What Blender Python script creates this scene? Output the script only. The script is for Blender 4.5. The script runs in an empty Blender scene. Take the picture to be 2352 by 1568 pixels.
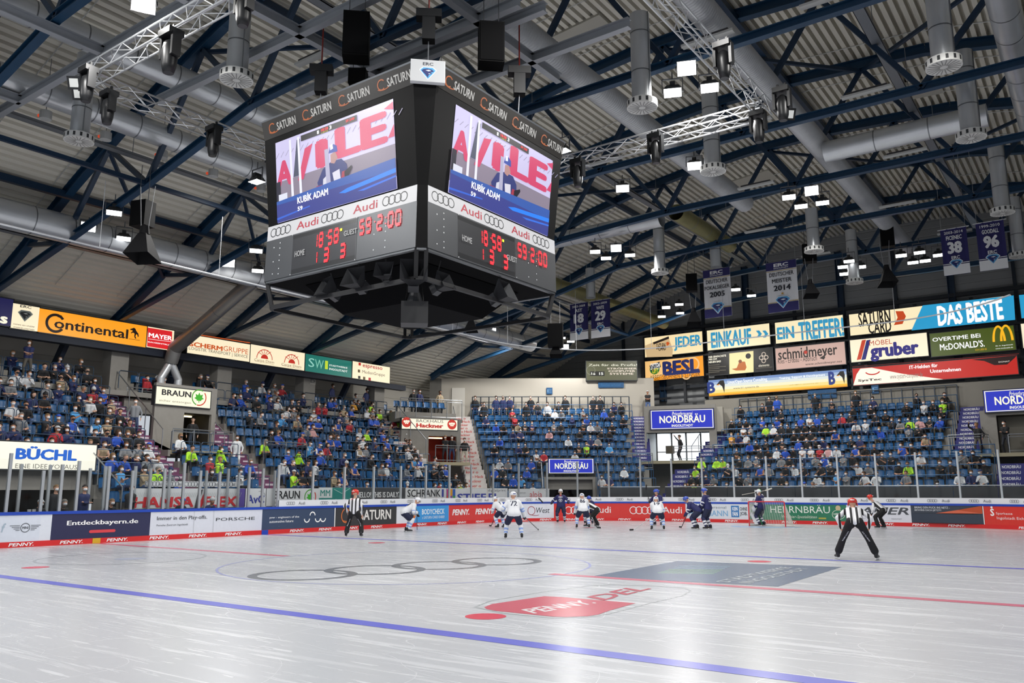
import bpy, math, random
import numpy as np
from mathutils import Vector as V, Matrix
SC=bpy.context.scene; COL=SC.collection
random.seed(7); PI=math.pi
# ---------------------------------------------------------------- camera, world, exposure
W,H=2352,1568
CF,YAW,PIT,ROL=1893.7445,.6251,.179,-.0019
CAM=V((14.3808,-15.5414,1.784))
FW=V((-math.sin(YAW)*math.cos(PIT),math.cos(YAW)*math.cos(PIT),math.sin(PIT)))
_R=V((math.cos(YAW),math.sin(YAW),0)); _U=_R.cross(FW)
RT=_R*math.cos(ROL)+_U*math.sin(ROL); UP=_U*math.cos(ROL)-_R*math.sin(ROL)
cd=bpy.data.cameras.new('camera'); co=bpy.data.objects.new('camera',cd); COL.objects.link(co)
cd.sensor_width=36; cd.sensor_fit='HORIZONTAL'; cd.lens=36*CF/W; cd.clip_start=.05; cd.clip_end=400
m3=Matrix((RT,UP,-FW)).transposed(); co.matrix_world=Matrix.Translation(CAM)@m3.to_4x4(); SC.camera=co
wd=bpy.data.worlds.new('hall_air'); SC.world=wd; wd.use_nodes=True
wd.node_tree.nodes['Background'].inputs[0].default_value=(.86,.92,1,1)
wd.node_tree.nodes['Background'].inputs[1].default_value=.62
SC.view_settings.view_transform='Standard'; SC.view_settings.look='None'
SC.view_settings.exposure=0.0; SC.view_settings.gamma=1; SC.view_settings.use_curve_mapping=False
FLOOD_W=515          # watts of one floodlight cluster
SC.cycles.max_bounces=6; SC.cycles.diffuse_bounces=3; SC.cycles.glossy_bounces=3
SC.cycles.transparent_max_bounces=12; SC.cycles.transmission_bounces=2
SC.cycles.sample_clamp_indirect=4; SC.cycles.sample_clamp_direct=0
SC.cycles.caustics_reflective=False; SC.cycles.caustics_refractive=False
# ---------------------------------------------------------------- helpers
def ray(px,py): return FW+RT*((px-W/2)/CF)-UP*((py-H/2)/CF)
def at(px,py,**k):
    d=ray(px,py); a,v=list(k.items())[0]
    if a=='d': return CAM+d*v
    i='xyz'.index(a); return CAM+d*((v-CAM[i])/d[i])
def atp(px,py,P,n):
    d=ray(px,py); return CAM+d*((P-CAM).dot(n)/d.dot(n))
def pj(p):
    d=V(p)-CAM; z=d.dot(FW); return (W/2+CF*d.dot(RT)/z, H/2-CF*d.dot(UP)/z, z)
def lin(c):
    c=[int(c[i:i+2],16)/255 for i in (0,2,4)] if isinstance(c,str) else c
    return [x/12.92 if x<=.04045 else ((x+.055)/1.055)**2.4 for x in c]
MC={}
def mat(c,r=.55,m=0,e=0,noise=0,ns=8,spec=.5,ec=None):
    k=(c,r,m,e,noise,ns,spec,ec)
    if k in MC: return MC[k]
    M=bpy.data.materials.new('surface_'+str(c)); M.use_nodes=True; nt=M.node_tree; b=nt.nodes['Principled BSDF']
    L=lin(c); b.inputs['Base Color'].default_value=(*L,1); b.inputs['Roughness'].default_value=r; b.inputs['Metallic'].default_value=m
    b.inputs['Specular IOR Level'].default_value=spec
    if e:
        b.inputs['Base Color'].default_value=(*[x*.2 for x in L],1)
        b.inputs['Emission Color'].default_value=(*lin(ec or c),1); b.inputs['Emission Strength'].default_value=e
        M.cycles.emission_sampling='NONE'
    if noise:
        t=nt.nodes.new('ShaderNodeTexNoise'); t.inputs['Scale'].default_value=ns; t.inputs['Detail'].default_value=4
        tc=nt.nodes.new('ShaderNodeTexCoord'); nt.links.new(tc.outputs['Object'],t.inputs['Vector'])
        rp=nt.nodes.new('ShaderNodeMix'); rp.data_type='RGBA'
        rp.inputs[6].default_value=(*[x*(1-noise) for x in L],1); rp.inputs[7].default_value=(*[min(1,x*(1+noise)) for x in L],1)
        nt.links.new(t.outputs['Fac'],rp.inputs[0]); nt.links.new(rp.outputs[2],b.inputs['Base Color'])
    MC[k]=M; return M
WL={}
def tag(o,label=None,cat=None,group=None,kind=None):
    for k,v in (('label',label),('category',cat),('group',group),('kind',kind)):
        if v: o[k]=v
    return o
def thing(name,label,cat,loc=(0,0,0),group=None,kind=None):
    o=bpy.data.objects.new(name,None); o.location=loc; o.empty_display_size=.1; COL.objects.link(o); WL[o.name]=V(loc)
    return tag(o,label,cat,group,kind)
class M:
    def __init__(s): s.v=[];s.f=[];s.mi=[];s.ms=[]
    def mi_(s,m):
        if m not in s.ms: s.ms.append(m)
        return s.ms.index(m)
    def add(s,vs,fs,m):
        o=len(s.v); s.v+=[tuple(v) for v in vs]; i=s.mi_(m)
        for f in fs: s.f.append([o+a for a in f]); s.mi.append(i)
    def quad(s,a,b,c,d,m): s.add([a,b,c,d],[(0,1,2,3)],m)
    def frm(s,O,X,Y,Z,m):       # parallelepiped from corner O with edges X,Y,Z
        O,X,Y,Z=V(O),V(X),V(Y),V(Z)
        vs=[O,O+X,O+X+Y,O+Y,O+Z,O+X+Z,O+X+Y+Z,O+Y+Z]
        s.add(vs,[(0,3,2,1),(4,5,6,7),(0,1,5,4),(1,2,6,5),(2,3,7,6),(3,0,4,7)] if X.cross(Y).dot(Z)>0 else [(0,1,2,3),(4,7,6,5),(0,4,5,1),(1,5,6,2),(2,6,7,3),(3,7,4,0)],m)
    def box(s,c,d,m,R=None):
        c=V(c); ax=[V((d[0],0,0)),V((0,d[1],0)),V((0,0,d[2]))]
        if R is not None: ax=[R@a for a in ax]
        s.frm(c-(ax[0]+ax[1]+ax[2])/2,*ax,m)
    def beam(s,a,b,w,h,m,up=(0,0,1)):
        a,b=V(a),V(b); d=b-a; u=V(up)
        x=d.cross(u)
        if x.length<1e-5: x=d.cross(V((1,0,0)))
        x.normalize(); y=x.cross(d).normalized()
        s.frm(a-x*w/2-y*h/2,d,x*w,y*h,m)
    def ibeam(s,a,b,w,h,m,t=.03):
        a,b=V(a),V(b); d=b-a; x=d.cross(V((0,0,1))).normalized(); y=x.cross(d).normalized()
        for q in (-h/2,h/2-t): s.frm(a-x*w/2+y*q,d,x*w,y*t,m)
        s.frm(a-x*t/2-y*(h/2-t),d,x*t,y*(h-2*t),m)
    def cyl(s,a,b,r0,m,r1=None,n=10,cap=True):
        a,b=V(a),V(b); r1=r0 if r1 is None else r1; d=(b-a).normalized()
        x=d.cross(V((0,0,1)) if abs(d.z)<.9 else V((1,0,0))).normalized(); y=d.cross(x)
        vs=[];
        for p,r in ((a,r0),(b,r1)):
            for i in range(n):
                t=2*PI*i/n; vs.append(p+x*math.cos(t)*r+y*math.sin(t)*r)
        fs=[(i,(i+1)%n,n+(i+1)%n,n+i) for i in range(n)]
        if cap: fs+=[tuple(range(n-1,-1,-1)),tuple(range(n,2*n))]
        s.add(vs,fs,m)
    def tube(s,pts,r,m,n=6):
        for a,b in zip(pts,pts[1:]): s.cyl(a,b,r,m,n=n)
    def lathe(s,c,prof,m,n=24,ax=None):   # prof: (radius,height) about z
        c=V(c); vs=[];fs=[]
        for r,z in prof:
            for i in range(n):
                t=2*PI*i/n; vs.append(c+V((r*math.cos(t),r*math.sin(t),z)))
        for k in range(len(prof)-1):
            for i in range(n): fs.append((k*n+i,k*n+(i+1)%n,(k+1)*n+(i+1)%n,(k+1)*n+i))
        s.add(vs,fs,m)
    def ball(s,c,r,m,n=10,k=6,ax=None):
        c=V(c); r=(r,r,r) if not hasattr(r,'__len__') else r; vs=[];fs=[]
        for j in range(k+1):
            p=PI*j/k
            for i in range(n):
                t=2*PI*i/n; q=V((r[0]*math.sin(p)*math.cos(t),r[1]*math.sin(p)*math.sin(t),r[2]*math.cos(p)))
                vs.append(c+(ax@q if ax is not None else q))
        for j in range(k):
            for i in range(n): fs.append((j*n+i,(j+1)*n+i,(j+1)*n+(i+1)%n,j*n+(i+1)%n))
        s.add(vs,fs,m)
    def mesh(s,name,off=V((0,0,0)),smooth=False):
        me=bpy.data.meshes.new(name); me.from_pydata([(v[0]-off[0],v[1]-off[1],v[2]-off[2]) for v in s.v],[],s.f)
        for m in s.ms: me.materials.append(m)
        me.polygons.foreach_set('material_index',s.mi)
        if smooth: me.polygons.foreach_set('use_smooth',[True]*len(s.f))
        me.update(); return me
    def build(s,name,parent=None,smooth=False,label=None,cat=None,group=None,kind=None,origin=None):
        if not s.v: return None
        if parent is not None: off=WL[parent.name]
        elif origin is not None: off=V(origin)
        else:
            a=np.array(s.v); off=V((*(a[:,:2].min(0)+a[:,:2].max(0))/2,a[:,2].min()))
        o=bpy.data.objects.new(name,s.mesh(name,off,smooth)); COL.objects.link(o)
        if parent is not None: o.parent=parent
        else: o.location=off
        WL[o.name]=off
        return tag(o,label,cat,group,kind)
def autosmooth(o,ang=40):
    me=o.data
    bm_=__import__('bmesh').new(); bm_.from_mesh(me)
    for f in bm_.faces: f.smooth=True
    for e in bm_.edges:
        if len(e.link_faces)==2 and e.calc_face_angle(0)>math.radians(ang): e.smooth=False
    bm_.to_mesh(me); bm_.free()
def dup(root,loc,rz=0,mats=None,**tags):
    r=root.copy(); COL.objects.link(r); r.location=loc; r.rotation_euler=(0,0,rz); WL[r.name]=V(loc)
    for ch in root.children:
        c=ch.copy(); COL.objects.link(c); c.parent=r
    tag(r,**tags); return r
ORD='zeroth first second third fourth fifth sixth seventh eighth ninth tenth eleventh twelfth thirteenth fourteenth fifteenth sixteenth seventeenth eighteenth nineteenth twentieth'.split()
TENS={20:'twenty',30:'thirty',40:'forty',50:'fifty'}
def nth(n):
    if n<=20: return ORD[n]
    if n%10==0: return {30:'thirtieth',40:'fortieth',50:'fiftieth'}.get(n,'%dth'%n)
    return (TENS[n//10*10]+'-'+ORD[n%10]) if n<60 else '%dth'%n
# ---------------------------------------------------------------- lettering
TX={}
def tmesh(s,bold=0,shear=0):
    k=(s,bold,shear)
    if k not in TX:
        c=bpy.data.curves.new('lettering','FONT'); c.body=s; c.resolution_u=2; c.shear=shear
        o=bpy.data.objects.new('lettering',c); me=o.to_mesh()
        vs=np.array([v.co[:2] for v in me.vertices]); fs=[tuple(p.vertices) for p in me.polygons]
        o.to_mesh_clear(); bpy.data.objects.remove(o); bpy.data.curves.remove(c)
        if bold>0:
            n0=len(vs); b=bold*.9; sh=((0,0),(b,0),(-b,0),(0,b*.7),(0,-b*.7),(b*.7,b*.5),(-b*.7,b*.5),(b*.7,-b*.5),(-b*.7,-b*.5)) if len(s)<16 else ((0,0),(b,0),(-b,0))
            f0=fs; fs=[tuple(i+n0*j for i in f) for j in range(len(sh)) for f in f0]; vs=np.concatenate([vs+np.array(q) for q in sh])
        ly=np.repeat(np.arange(len(sh) if bold>0 else 1),len(vs)//(len(sh) if bold>0 else 1))
        lo=vs.min(0); hi=vs.max(0); TX[k]=(np.column_stack([(vs-lo)/(hi-lo),ly*.00009]),fs,(hi-lo))
    return TX[k]
class Sg:
    """a drawing surface: P(x,y,d) maps metres right / up / out to the place; boxes are (x0,ytop,x1,ybottom) as fractions from the top left"""
    def __init__(s,P,w,h,d0=.004,inv=None): s.P=P;s.w=w;s.h=h;s.m=M();s.d=d0;s.inv=inv;s.cr=None
    def Q(s,x,y): return (x*s.w,(1-y)*s.h)
    def nx(s): s.d+=.0003; return s.d
    def fx(s,x,y):                      # point in crop pixels -> fractions
        ox,oy,k=s.cr; return s.inv(ox+x*k,oy+y*k)
    def bx(s,b):
        if s.cr is None: return b
        x0,y0=s.fx(b[0],b[1]); x1,y1=s.fx(b[2],b[3]); return (x0,y0,x1,y1)
    def poly(s,pts,m,raw=False):
        d=s.nx(); pts=[s.fx(*p) for p in pts] if (s.cr and not raw) else pts
        s.m.add([s.P(*s.Q(*p),d) for p in pts],[tuple(range(len(pts)-1,-1,-1))],m)
    def rect(s,b,m,n=1):
        x0,y0,x1,y1=s.bx(b); d=s.nx()
        for i in range(n):
            a=x0+(x1-x0)*i/n; c=x0+(x1-x0)*(i+1)/n
            s.m.add([s.P(*s.Q(*p),d) for p in ((a,y1),(c,y1),(c,y0),(a,y0))],[(0,1,2,3)],m)
    def text(s,t,b,m,bold=0,shear=0):
        x0,y0,x1,y1=s.bx(b); vs,fs,_=tmesh(t,bold,shear); d=s.nx(); X0,Y1=s.Q(x0,y1); X1,Y0=s.Q(x1,y0)
        s.m.add([s.P(X0+(X1-X0)*v[0],Y1+(Y0-Y1)*v[1],d+v[2]) for v in vs],fs,m); s.d+=.0008 if bold>0 else 0
    def ring(s,cx,cy,r,th,m,a0=0,a1=360,n=28,ry=None,raw=False):     # r, th in metres
        if s.cr and not raw: cx,cy=s.fx(cx,cy)
        X,Y=s.Q(cx,cy); d=s.nx(); ry=ry or r; vs=[];fs=[]
        for i in range(n+1):
            t=math.radians(a0+(a1-a0)*i/n)
            for k in (0,1): vs.append(s.P(X+(r-th*k)*math.cos(t),Y+(ry-th*k)*math.sin(t),d))
        for i in range(n): fs.append((2*i,2*i+2,2*i+3,2*i+1))
        s.m.add(vs,fs,m)
    def disc(s,cx,cy,r,m,n=24,ry=None,a0=0,a1=360,raw=False):
        if s.cr and not raw: cx,cy=s.fx(cx,cy)
        X,Y=s.Q(cx,cy); d=s.nx(); ry=ry or r
        s.m.add([s.P(X+r*math.cos(math.radians(a0+(a1-a0)*i/n)),Y+ry*math.sin(math.radians(a0+(a1-a0)*i/n)),d) for i in range(n+(a1-a0<360))],[tuple(range(n+(a1-a0<360)))],m)
    def line(s,pts,w,m):                # polyline with width w metres
        pts=[s.fx(*p) for p in pts] if s.cr else pts
        d=s.nx(); q=[V(s.Q(*p)) for p in pts]
        for a,b in zip(q,q[1:]):
            e=(b-a); n_=V((-e.y,e.x)).normalized()*w/2
            s.m.add([s.P(*(p),d) for p in ((a-n_),(b-n_),(b+n_),(a+n_))],[(0,1,2,3)],m)
    def rings4(s,cx,cy,hh,m,th=.1,sp=1.52):   # four interlocking rings of height hh (metres)
        if s.cr: cx,cy=s.fx(cx,cy)
        r=hh/2
        for i in range(4): s.ring(cx+(i-1.5)*r*sp/s.w,cy,r,r*th*2,m,n=24,raw=True)
    def panther(s,cx,cy,h,dark=False):   # diamond club crest, h metres high
        if s.cr: cx,cy=s.fx(cx,cy)
        kx=h/s.w*.62; ky=h/s.h*.5
        A=lambda pts,m:s.poly([(cx+x*kx,cy+y*ky) for x,y in pts],m,raw=True)
        c1,c2,c3=(mat('2A2F33'),mat('9AA69F'),mat('DDE3DD')) if dark else (mat('1E2A6B'),mat('4FA3D9'),mat('E8EEF5'))
        A([(-.62,-1),(.62,-1),(1.05,-.5),(0,1.05),(-1.05,-.5)],c3)
        A([(-.55,-.9),(.55,-.9),(.93,-.47),(0,.92),(-.93,-.47)],c2)
        A([(-.62,-.6),(-.1,-.75),(.5,-.6),(.72,-.3),(.3,-.12),(.52,.05),(.1,.25),(.0,.72),(-.3,.25),(-.75,-.35)],c1)
        A([(-.3,-.45),(.1,-.55),(.4,-.42),(.05,-.3)],c3); A([(.05,.02),(.35,.02),(.12,.14)],c3)
def plane_sign(name,label,TL,BR,axis=None,val=None,P=None,n=None,bg='FFF3D0',e=1,fr='3A3D40',depth=.25,cat='sign',group=None,bm_=None,trim=.05,lbl=None):
    """box sign whose face lies in a vertical plane; TL, BR are points of that plane"""
    hit=(lambda x,y:at(x,y,**{axis:val})) if axis else (lambda x,y:atp(x,y,P,n))
    a=hit(*TL); b=hit(*BR); U=V((b.x-a.x,b.y-a.y,0)); w=U.length; U.normalize(); h=a.z-b.z
    N=V((U.y,-U.x,0)); O=V((a.x,a.y,b.z))
    inv=lambda x,y:((lambda q:((q-O).dot(U)/w,1-(q.z-O.z)/h))(hit(x,y)))
    face=bm_ or mat(bg,.4,0,e)
    r=thing(name,label,cat,O+U*w/2,group)
    m=M(); f=mat(fr,.5,.3); m.frm(O-N*depth,U*w,V((0,0,h)),N*(depth-.002),f); m.build('housing',r)
    m=M(); t=trim; m.quad(O+U*t+V((0,0,t)),O+U*(w-t)+V((0,0,t)),O+U*(w-t)+V((0,0,h-t)),O+U*t+V((0,0,h-t)),face); fo=m.build('face',r,label=lbl)
    s=Sg(lambda x,y,d:O+U*x+V((0,0,y))+N*d,w,h,.004,inv); s.root=fo; s.O,s.U,s.N=O,U,N
    return s
def fin(s,name='lettering'): return s.m.build(name,s.root)
# ---------------------------------------------------------------- ice
HW,LEN,CR=14.84,30.2,8.5
S1=LEN-CR; S2=S1+CR*PI/2; S3=S2+2*(HW-CR)
def board(s):
    if s<=S1: return V((-HW,s,0)),V((1,0,0))
    if s<=S2:
        a=(s-S1)/CR; d=V((-math.cos(a),math.sin(a),0)); return V((-HW+CR,S1,0))+d*CR,-d
    if s<=S3: return V((-HW+CR+s-S2,LEN,0)),V((0,-1,0))
    a=(s-S3)/CR; d=V((math.sin(a),math.cos(a),0)); return V((HW-CR,S1,0))+d*CR,-d
def s_of(px,z=.6,off=0):
    a,b=-13.,S3+9
    for _ in range(40):
        m=(a+b)/2; p,n=board(m)
        if pj((p.x-n.x*off,p.y-n.y*off,z))[0]<px: a=m
        else: b=m
    return a
def ice_mat():
    M_=bpy.data.materials.new('surface_skated_ice'); M_.use_nodes=True; nt=M_.node_tree; L=nt.links; b=nt.nodes['Principled BSDF']
    tc=nt.nodes.new('ShaderNodeTexCoord')
    def N(t,**k):
        n=nt.nodes.new(t)
        for a,v in k.items():
            if a in n.inputs: n.inputs[a].default_value=v
            else: setattr(n,a,v)
        return n
    def streak(rot,sc,lo,hi,scale=1,dist=.4):
        mp=N('ShaderNodeMapping'); mp.inputs['Rotation'].default_value=(0,0,rot); mp.inputs['Scale'].default_value=sc
        L.new(tc.outputs['Object'],mp.inputs[0])
        t=N('ShaderNodeTexNoise',Scale=scale,Detail=3.0,Distortion=dist); L.new(mp.outputs[0],t.inputs['Vector'])
        r=N('ShaderNodeMapRange'); r.inputs[1].default_value=lo; r.inputs[2].default_value=hi; L.new(t.outputs['Fac'],r.inputs[0]); return r.outputs[0]
    acc=None
    for a in (streak(.5,(.25,3.2,1),.60,.72),streak(-.7,(.3,3.6,1),.62,.72),streak(1.4,(.2,2.6,1),.6,.72),streak(.1,(.5,9,1),.64,.7,1,.8),streak(2.2,(.5,9,1),.64,.7,1,.8),
              streak(.9,(1.2,22,1),.66,.7,1,.6)):
        if acc is None: acc=a
        else:
            mx=N('ShaderNodeMath',operation='MAXIMUM'); L.new(acc,mx.inputs[0]); L.new(a,mx.inputs[1]); acc=mx.outputs[0]
    big=streak(0,(.12,.12,1),.35,.7)
    # thin curved skate cuts: edges of a distorted cell pattern
    mp=N('ShaderNodeMapping'); mp.inputs['Scale'].default_value=(.16,.16,.16); L.new(tc.outputs['Object'],mp.inputs[0])
    nz=N('ShaderNodeTexNoise',Scale=2.0,Detail=1.0); L.new(mp.outputs[0],nz.inputs['Vector'])
    ad=N('ShaderNodeMixRGB'); ad.blend_type='ADD'; ad.inputs[0].default_value=.9; L.new(mp.outputs[0],ad.inputs[1]); L.new(nz.outputs['Color'],ad.inputs[2])
    vo=N('ShaderNodeTexVoronoi',feature='DISTANCE_TO_EDGE',Scale=2.6); L.new(ad.outputs[0],vo.inputs['Vector'])
    cut=N('ShaderNodeMapRange'); cut.inputs[1].default_value=.0022; cut.inputs[2].default_value=.0; L.new(vo.outputs['Distance'],cut.inputs[0])
    mx=N('ShaderNodeMath',operation='MAXIMUM'); L.new(acc,mx.inputs[0]); L.new(cut.outputs[0],mx.inputs[1])
    mu=N('ShaderNodeMath',operation='MULTIPLY'); L.new(mx.outputs[0],mu.inputs[0]); mu.inputs[1].default_value=.4
    cl=N('ShaderNodeMix',data_type='RGBA'); cl.inputs[6].default_value=(.535,.555,.59,1); cl.inputs[7].default_value=(.61,.625,.655,1); L.new(big,cl.inputs[0])
    c2=N('ShaderNodeMix',data_type='RGBA'); c2.inputs[7].default_value=(.84,.855,.88,1); L.new(cl.outputs[2],c2.inputs[6]); L.new(mu.outputs[0],c2.inputs[0])
    L.new(c2.outputs[2],b.inputs['Base Color'])
    ro=N('ShaderNodeMapRange'); ro.inputs[3].default_value=.25; ro.inputs[4].default_value=.5; L.new(mu.outputs[0],ro.inputs[0]); L.new(ro.outputs[0],b.inputs['Roughness'])
    b.inputs['Specular IOR Level'].default_value=.22
    return M_
m=M(); pts=[(HW+1.2,-34,0),(HW+1.2,S1,0)]+[tuple(board(S3+9-i)[0]) for i in range(0,9)]
pts=[(-HW,-34,0),(HW,-34,0)]+[(HW-CR+CR*math.cos(a),S1+CR*math.sin(a),0) for a in np.linspace(0,PI/2,16)]+[(-HW+CR-CR*math.sin(a),S1+CR*math.cos(a),0) for a in np.linspace(0,PI/2,16)]
m.add(pts,[tuple(range(len(pts)))],ice_mat()); m.build('floor_ice',kind='structure',origin=(0,0,0),label='white skated ice sheet with scratches',cat='ice')
m=M(); m.box((0,5,-.06),(90,110,.08),mat('4A4A4C',.8,noise=.15)); m.build('floor_concrete',kind='structure',origin=(0,0,0),label='grey concrete hall floor around the rink',cat='floor')
def mark(name,label,fn,cat='ice marking'):
    s=Sg(lambda x,y,d:V((x,y,d)),1,1,.002); s.Q=lambda x,y:(x,y); fn(s)
    return s.m.build(name,label=label,cat=cat,kind='structure',origin=(0,0,0))
def ipoly(s,px,m): s.poly([tuple(at(x,y,z=0)[:2]) for x,y in reversed(px)],m)
BLU,RED=mat('6E74D8',.25),mat('D9768A',.25)
mark('blue_line','broad blue line crossing the ice nearest the camera',lambda s:s.rect((-HW,-7.29,HW,-6.99),BLU))
mark('blue_line','thin far blue line behind the striped referee',lambda s:s.rect((-HW,6.99,HW,7.29),BLU))
mark('centre_line','red centre line across the ice',lambda s:(s.rect((-HW,-.15,-4.6,.15),RED),s.rect((4.2,-.15,HW,.15),RED)))
mark('goal_line','thin red goal line under the far goal',lambda s:s.rect((-13,26.17,13,26.23),RED))
mark('centre_circle','thin pale blue centre circle around the four rings',lambda s:s.ring(0,0,4.5,.06,mat('A9AFE0',.25),n=64))
for x,y,d in ((6.8,-5.7,'large red spot beside the red league logo'),(-6.8,-5.7,'small red spot far left near the boards'),(6.8,5.7,'red spot above the blue-grey ice advert'),(-6.8,5.7,'faint red spot left of the far blue line')):
    mark('faceoff_spot',d,lambda s:s.disc(x,y,.3,mat('E0455C',.25)))
mark('faceoff_circle','faint red faceoff circle under the crowd of players',lambda s:(s.ring(-6.8,20.2,4.5,.05,mat('E2B4BC',.25),n=64),s.disc(-6.8,20.2,.3,mat('D9768A',.25))))
def rings(s):
    a,b=at(577,1328,z=0),at(1220,1283,z=0); L_=(b-a); n=L_.length; r=n/6.6; u=L_/n
    for i in range(4):
        c=a+u*(r+i*r*1.53); s.ring(c.x,c.y,r,.2,mat('7C8085',.25),n=48)
mark('ice_logo','four dark grey interlocking rings painted on centre ice',rings)
def del_(s):
    o=[(1087,1394),(1125,1379),(1240,1360),(1345,1346),(1400,1342),(1500,1345),(1575,1350),(1588,1356),(1570,1368),(1500,1384),(1400,1410),(1350,1418),(1270,1420),(1150,1408)]
    q=[V(at(*p,z=0)[:2]) for p in o]; d=s.nx()
    c=sum(q,V((0,0)))/len(q)
    for i in range(len(q)):
        a,b=q[i],q[(i+1)%len(q)]
        s.m.add([(*p,d) for p in (a,b,b+(c-b)*.025,a+(c-a)*.025)],[(0,1,2,3)],mat('B4BABC',.25))
    ipoly(s,[(1112,1394),(1130,1387),(1250,1369),(1290,1371),(1460,1385),(1400,1402),(1375,1411),(1350,1415),(1300,1417),(1270,1416),(1140,1403),(1118,1399)],mat('D25A6B',.25))
    for t,A,B,T,c_ in (('PENNY.',(1228,1409),(1372,1385),(1196,1400),'F0ECEE'),('DEL',(1388,1379),(1497,1352),(1346,1371),'C85264')):
        A,B,T=(at(*p,z=0) for p in (A,B,T)); vs,fs,_=tmesh(t,.03); d=s.nx()
        s.m.add([A+(B-A)*v[0]+(T-A)*v[1]+V((0,0,d+v[2])) for v in vs],fs,mat(c_,.25))
mark('ice_logo','red and white league logo in a grey rounded outline on the ice',del_)
def sp(s):
    ipoly(s,[(1355,1324),(1557,1288),(1933,1302),(1787,1347)],mat('6C7C93',.25))
    for i in range(7): ipoly(s,[(1510+i*8,1316-i*2.6),(1640+i*6,1318-i*2.8),(1642+i*6,1316.6-i*2.8),(1512+i*8,1314.6-i*2.6)],mat('86A98F' if i<4 else '8FA8BC',.25))
    for t,A,B,T in (('STADTWERKE',(1672,1338),(1822,1303),(1640,1336)),('INGOLSTADT',(1724,1340),(1862,1306),(1694,1338))):
        A,B,T=(at(*p,z=0) for p in (A,B,T)); vs,fs,_=tmesh(t,.03); d=s.nx()
        s.m.add([A+(B-A)*v[0]+(T-A)*v[1]+V((0,0,d+v[2])) for v in vs],fs,mat('C3CBD3',.25))
mark('ice_logo','blue-grey rectangular advert painted on the ice at right',sp)
def smallring(s):
    c=at(283,1281,z=0); s.ring(c.x,c.y,2.15,.07,mat('AEB4B8',.25),n=48); c=at(300,1283,z=0); s.disc(c.x,c.y,.4,mat('C2C9DC',.25))
mark('ice_logo','thin grey ring with a faint blue mark near the left boards',smallring)
def crease(s): s.disc(0,26.2,1.8,mat('A9C4E6',.25),a0=180,a1=360)
mark('goal_crease','pale blue goal crease in front of the far goal',crease)
# ---------------------------------------------------------------- dasher boards
def bsec(px0,px1,bg,label,draw=None,kick=True,cr=None):
    s0,s1=s_of(px0),s_of(px1); w=s1-s0; n=max(1,int(w/.5))
    P=lambda x,y,d:(lambda q:q[0]+q[1]*(d+.02)+V((0,0,y)))(board(s0+x))
    r=thing('dasher_board',label,'rink board',P(w/2,0,0),'dasher boards around the ice')
    def strip(z0,z1,m,d,th=.1):
        o=M()
        for i in range(n):
            a,b=w*i/n,w*(i+1)/n
            p=[P(a,z0,d),P(b,z0,d),P(b,z1,d),P(a,z1,d),P(a,z0,d-th),P(b,z0,d-th),P(b,z1,d-th),P(a,z1,d-th)]
            fs=[(0,1,2,3),(5,4,7,6),(3,2,6,7),(4,5,1,0)]
            if i==0: fs.append((4,0,3,7))
            if i==n-1: fs.append((1,5,6,2))
            o.add(p,fs,m)
        return o
    strip(.18,1.03,mat(bg,.3,noise=.05),0).build('panel',r)
    strip(0,.18,mat('DB2B2B',.35),.012,.11).build('kick_strip',r,label='red kick strip')
    strip(1.03,1.13,mat('2148B4',.3),.025,.17).build('top_rail',r,label='blue top rail')
    g=Sg(lambda x,y,d:P(x,y,d),w,1.2,.009); g.Q=lambda x,y:(x,y)
    K=lambda px:s_of(px)-s0
    # texts are given as (px0,px1, z0,z1)
    T=lambda t,a,b,z0,z1,c,bold=0,shear=0:g.text(t,(K(a),z1,K(b),z0),mat(c,.4),bold,shear)
    if draw: draw(g,K,T)
    x=.35-(s0%1.62)
    while x<w-.8:
        if x>=0: g.d=.022; g.text('PENNY.',(x,.145,x+.78,.035),mat('FFFFFF',.4),.03,.2)
        x+=1.62
    o=g.m.build('lettering',r)
    return r
def Rng(g,K,px,zc,h,c): # four rings starting at px
    r=h/2; x=K(px)+r
    for i in range(4): g.ring(x+i*r*1.5,zc,r,r*.2,mat(c,.4))
    return x+r*5.5
def d_mini(g,K,T):
    m=mat('4A4E54',.4); x=K(57); g.ring(x,.62,.15,.02,m); T('MINI',50,64,.58,.66,'4A4E54',.02)
    for k in (-1,1):
        for i in range(4): g.rect((x+k*.17,.70-i*.05,x+k*(.48-.06*i),.685-i*.05),m) if k>0 else g.rect((x+k*(.48-.06*i),.70-i*.05,x+k*.17,.685-i*.05),m)
    T('f',2,12,.5,.78,'A9BCCB',.02,.3)
def d_ent(g,K,T):
    T('Entdeckbayern.de',152,316,.60,.80,'FFFFFF',.03); g.rect((K(208),.46,K(262),.36),mat('E2474E',.4)); g.disc(K(208),.41,.05,mat('E2474E',.4)); g.disc(K(262),.41,.05,mat('E2474E',.4))
    g.d=.022; g.rect((K(214),.178,K(232),.004),mat('D8B72C',.4))
def d_por(g,K,T):
    T('Immer in den Play-offs.',359,474,.68,.86,'43464C',.01); T('Porsche Zentrum Ingolstadt',359,431,.48,.57,'5A5D63'); T('PORSCHE',495,584,.62,.74,'3A3C40'); g.rect((K(444),1.03,K(445),.18),mat('C9CBD2')); g.rect((K(489),1.03,K(490),.18),mat('C9CBD2'))
def d_psw(g,K,T):
    T('psw - engineers of the',618,686,.62,.73,'F2F5F8',.01); T('automotive future',618,673,.46,.57,'F2F5F8',.01)
    m=mat('FFFFFF',.4)
    for px,zc,a0,a1 in ((704,.58,180,360),(716.5,.72,0,180),(729,.58,180,360),(741,.58,180,360)): g.ring(K(px),zc,(K(716.5)-K(704))/2*1.08,.05,m,a0,a1,ry=.17)
    g.rect((K(767),1.03,K(769),.18),mat('F4F4F4')); g.d=.022; g.rect((K(601),.178,K(616),.004),mat('2148B4',.4))
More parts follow.
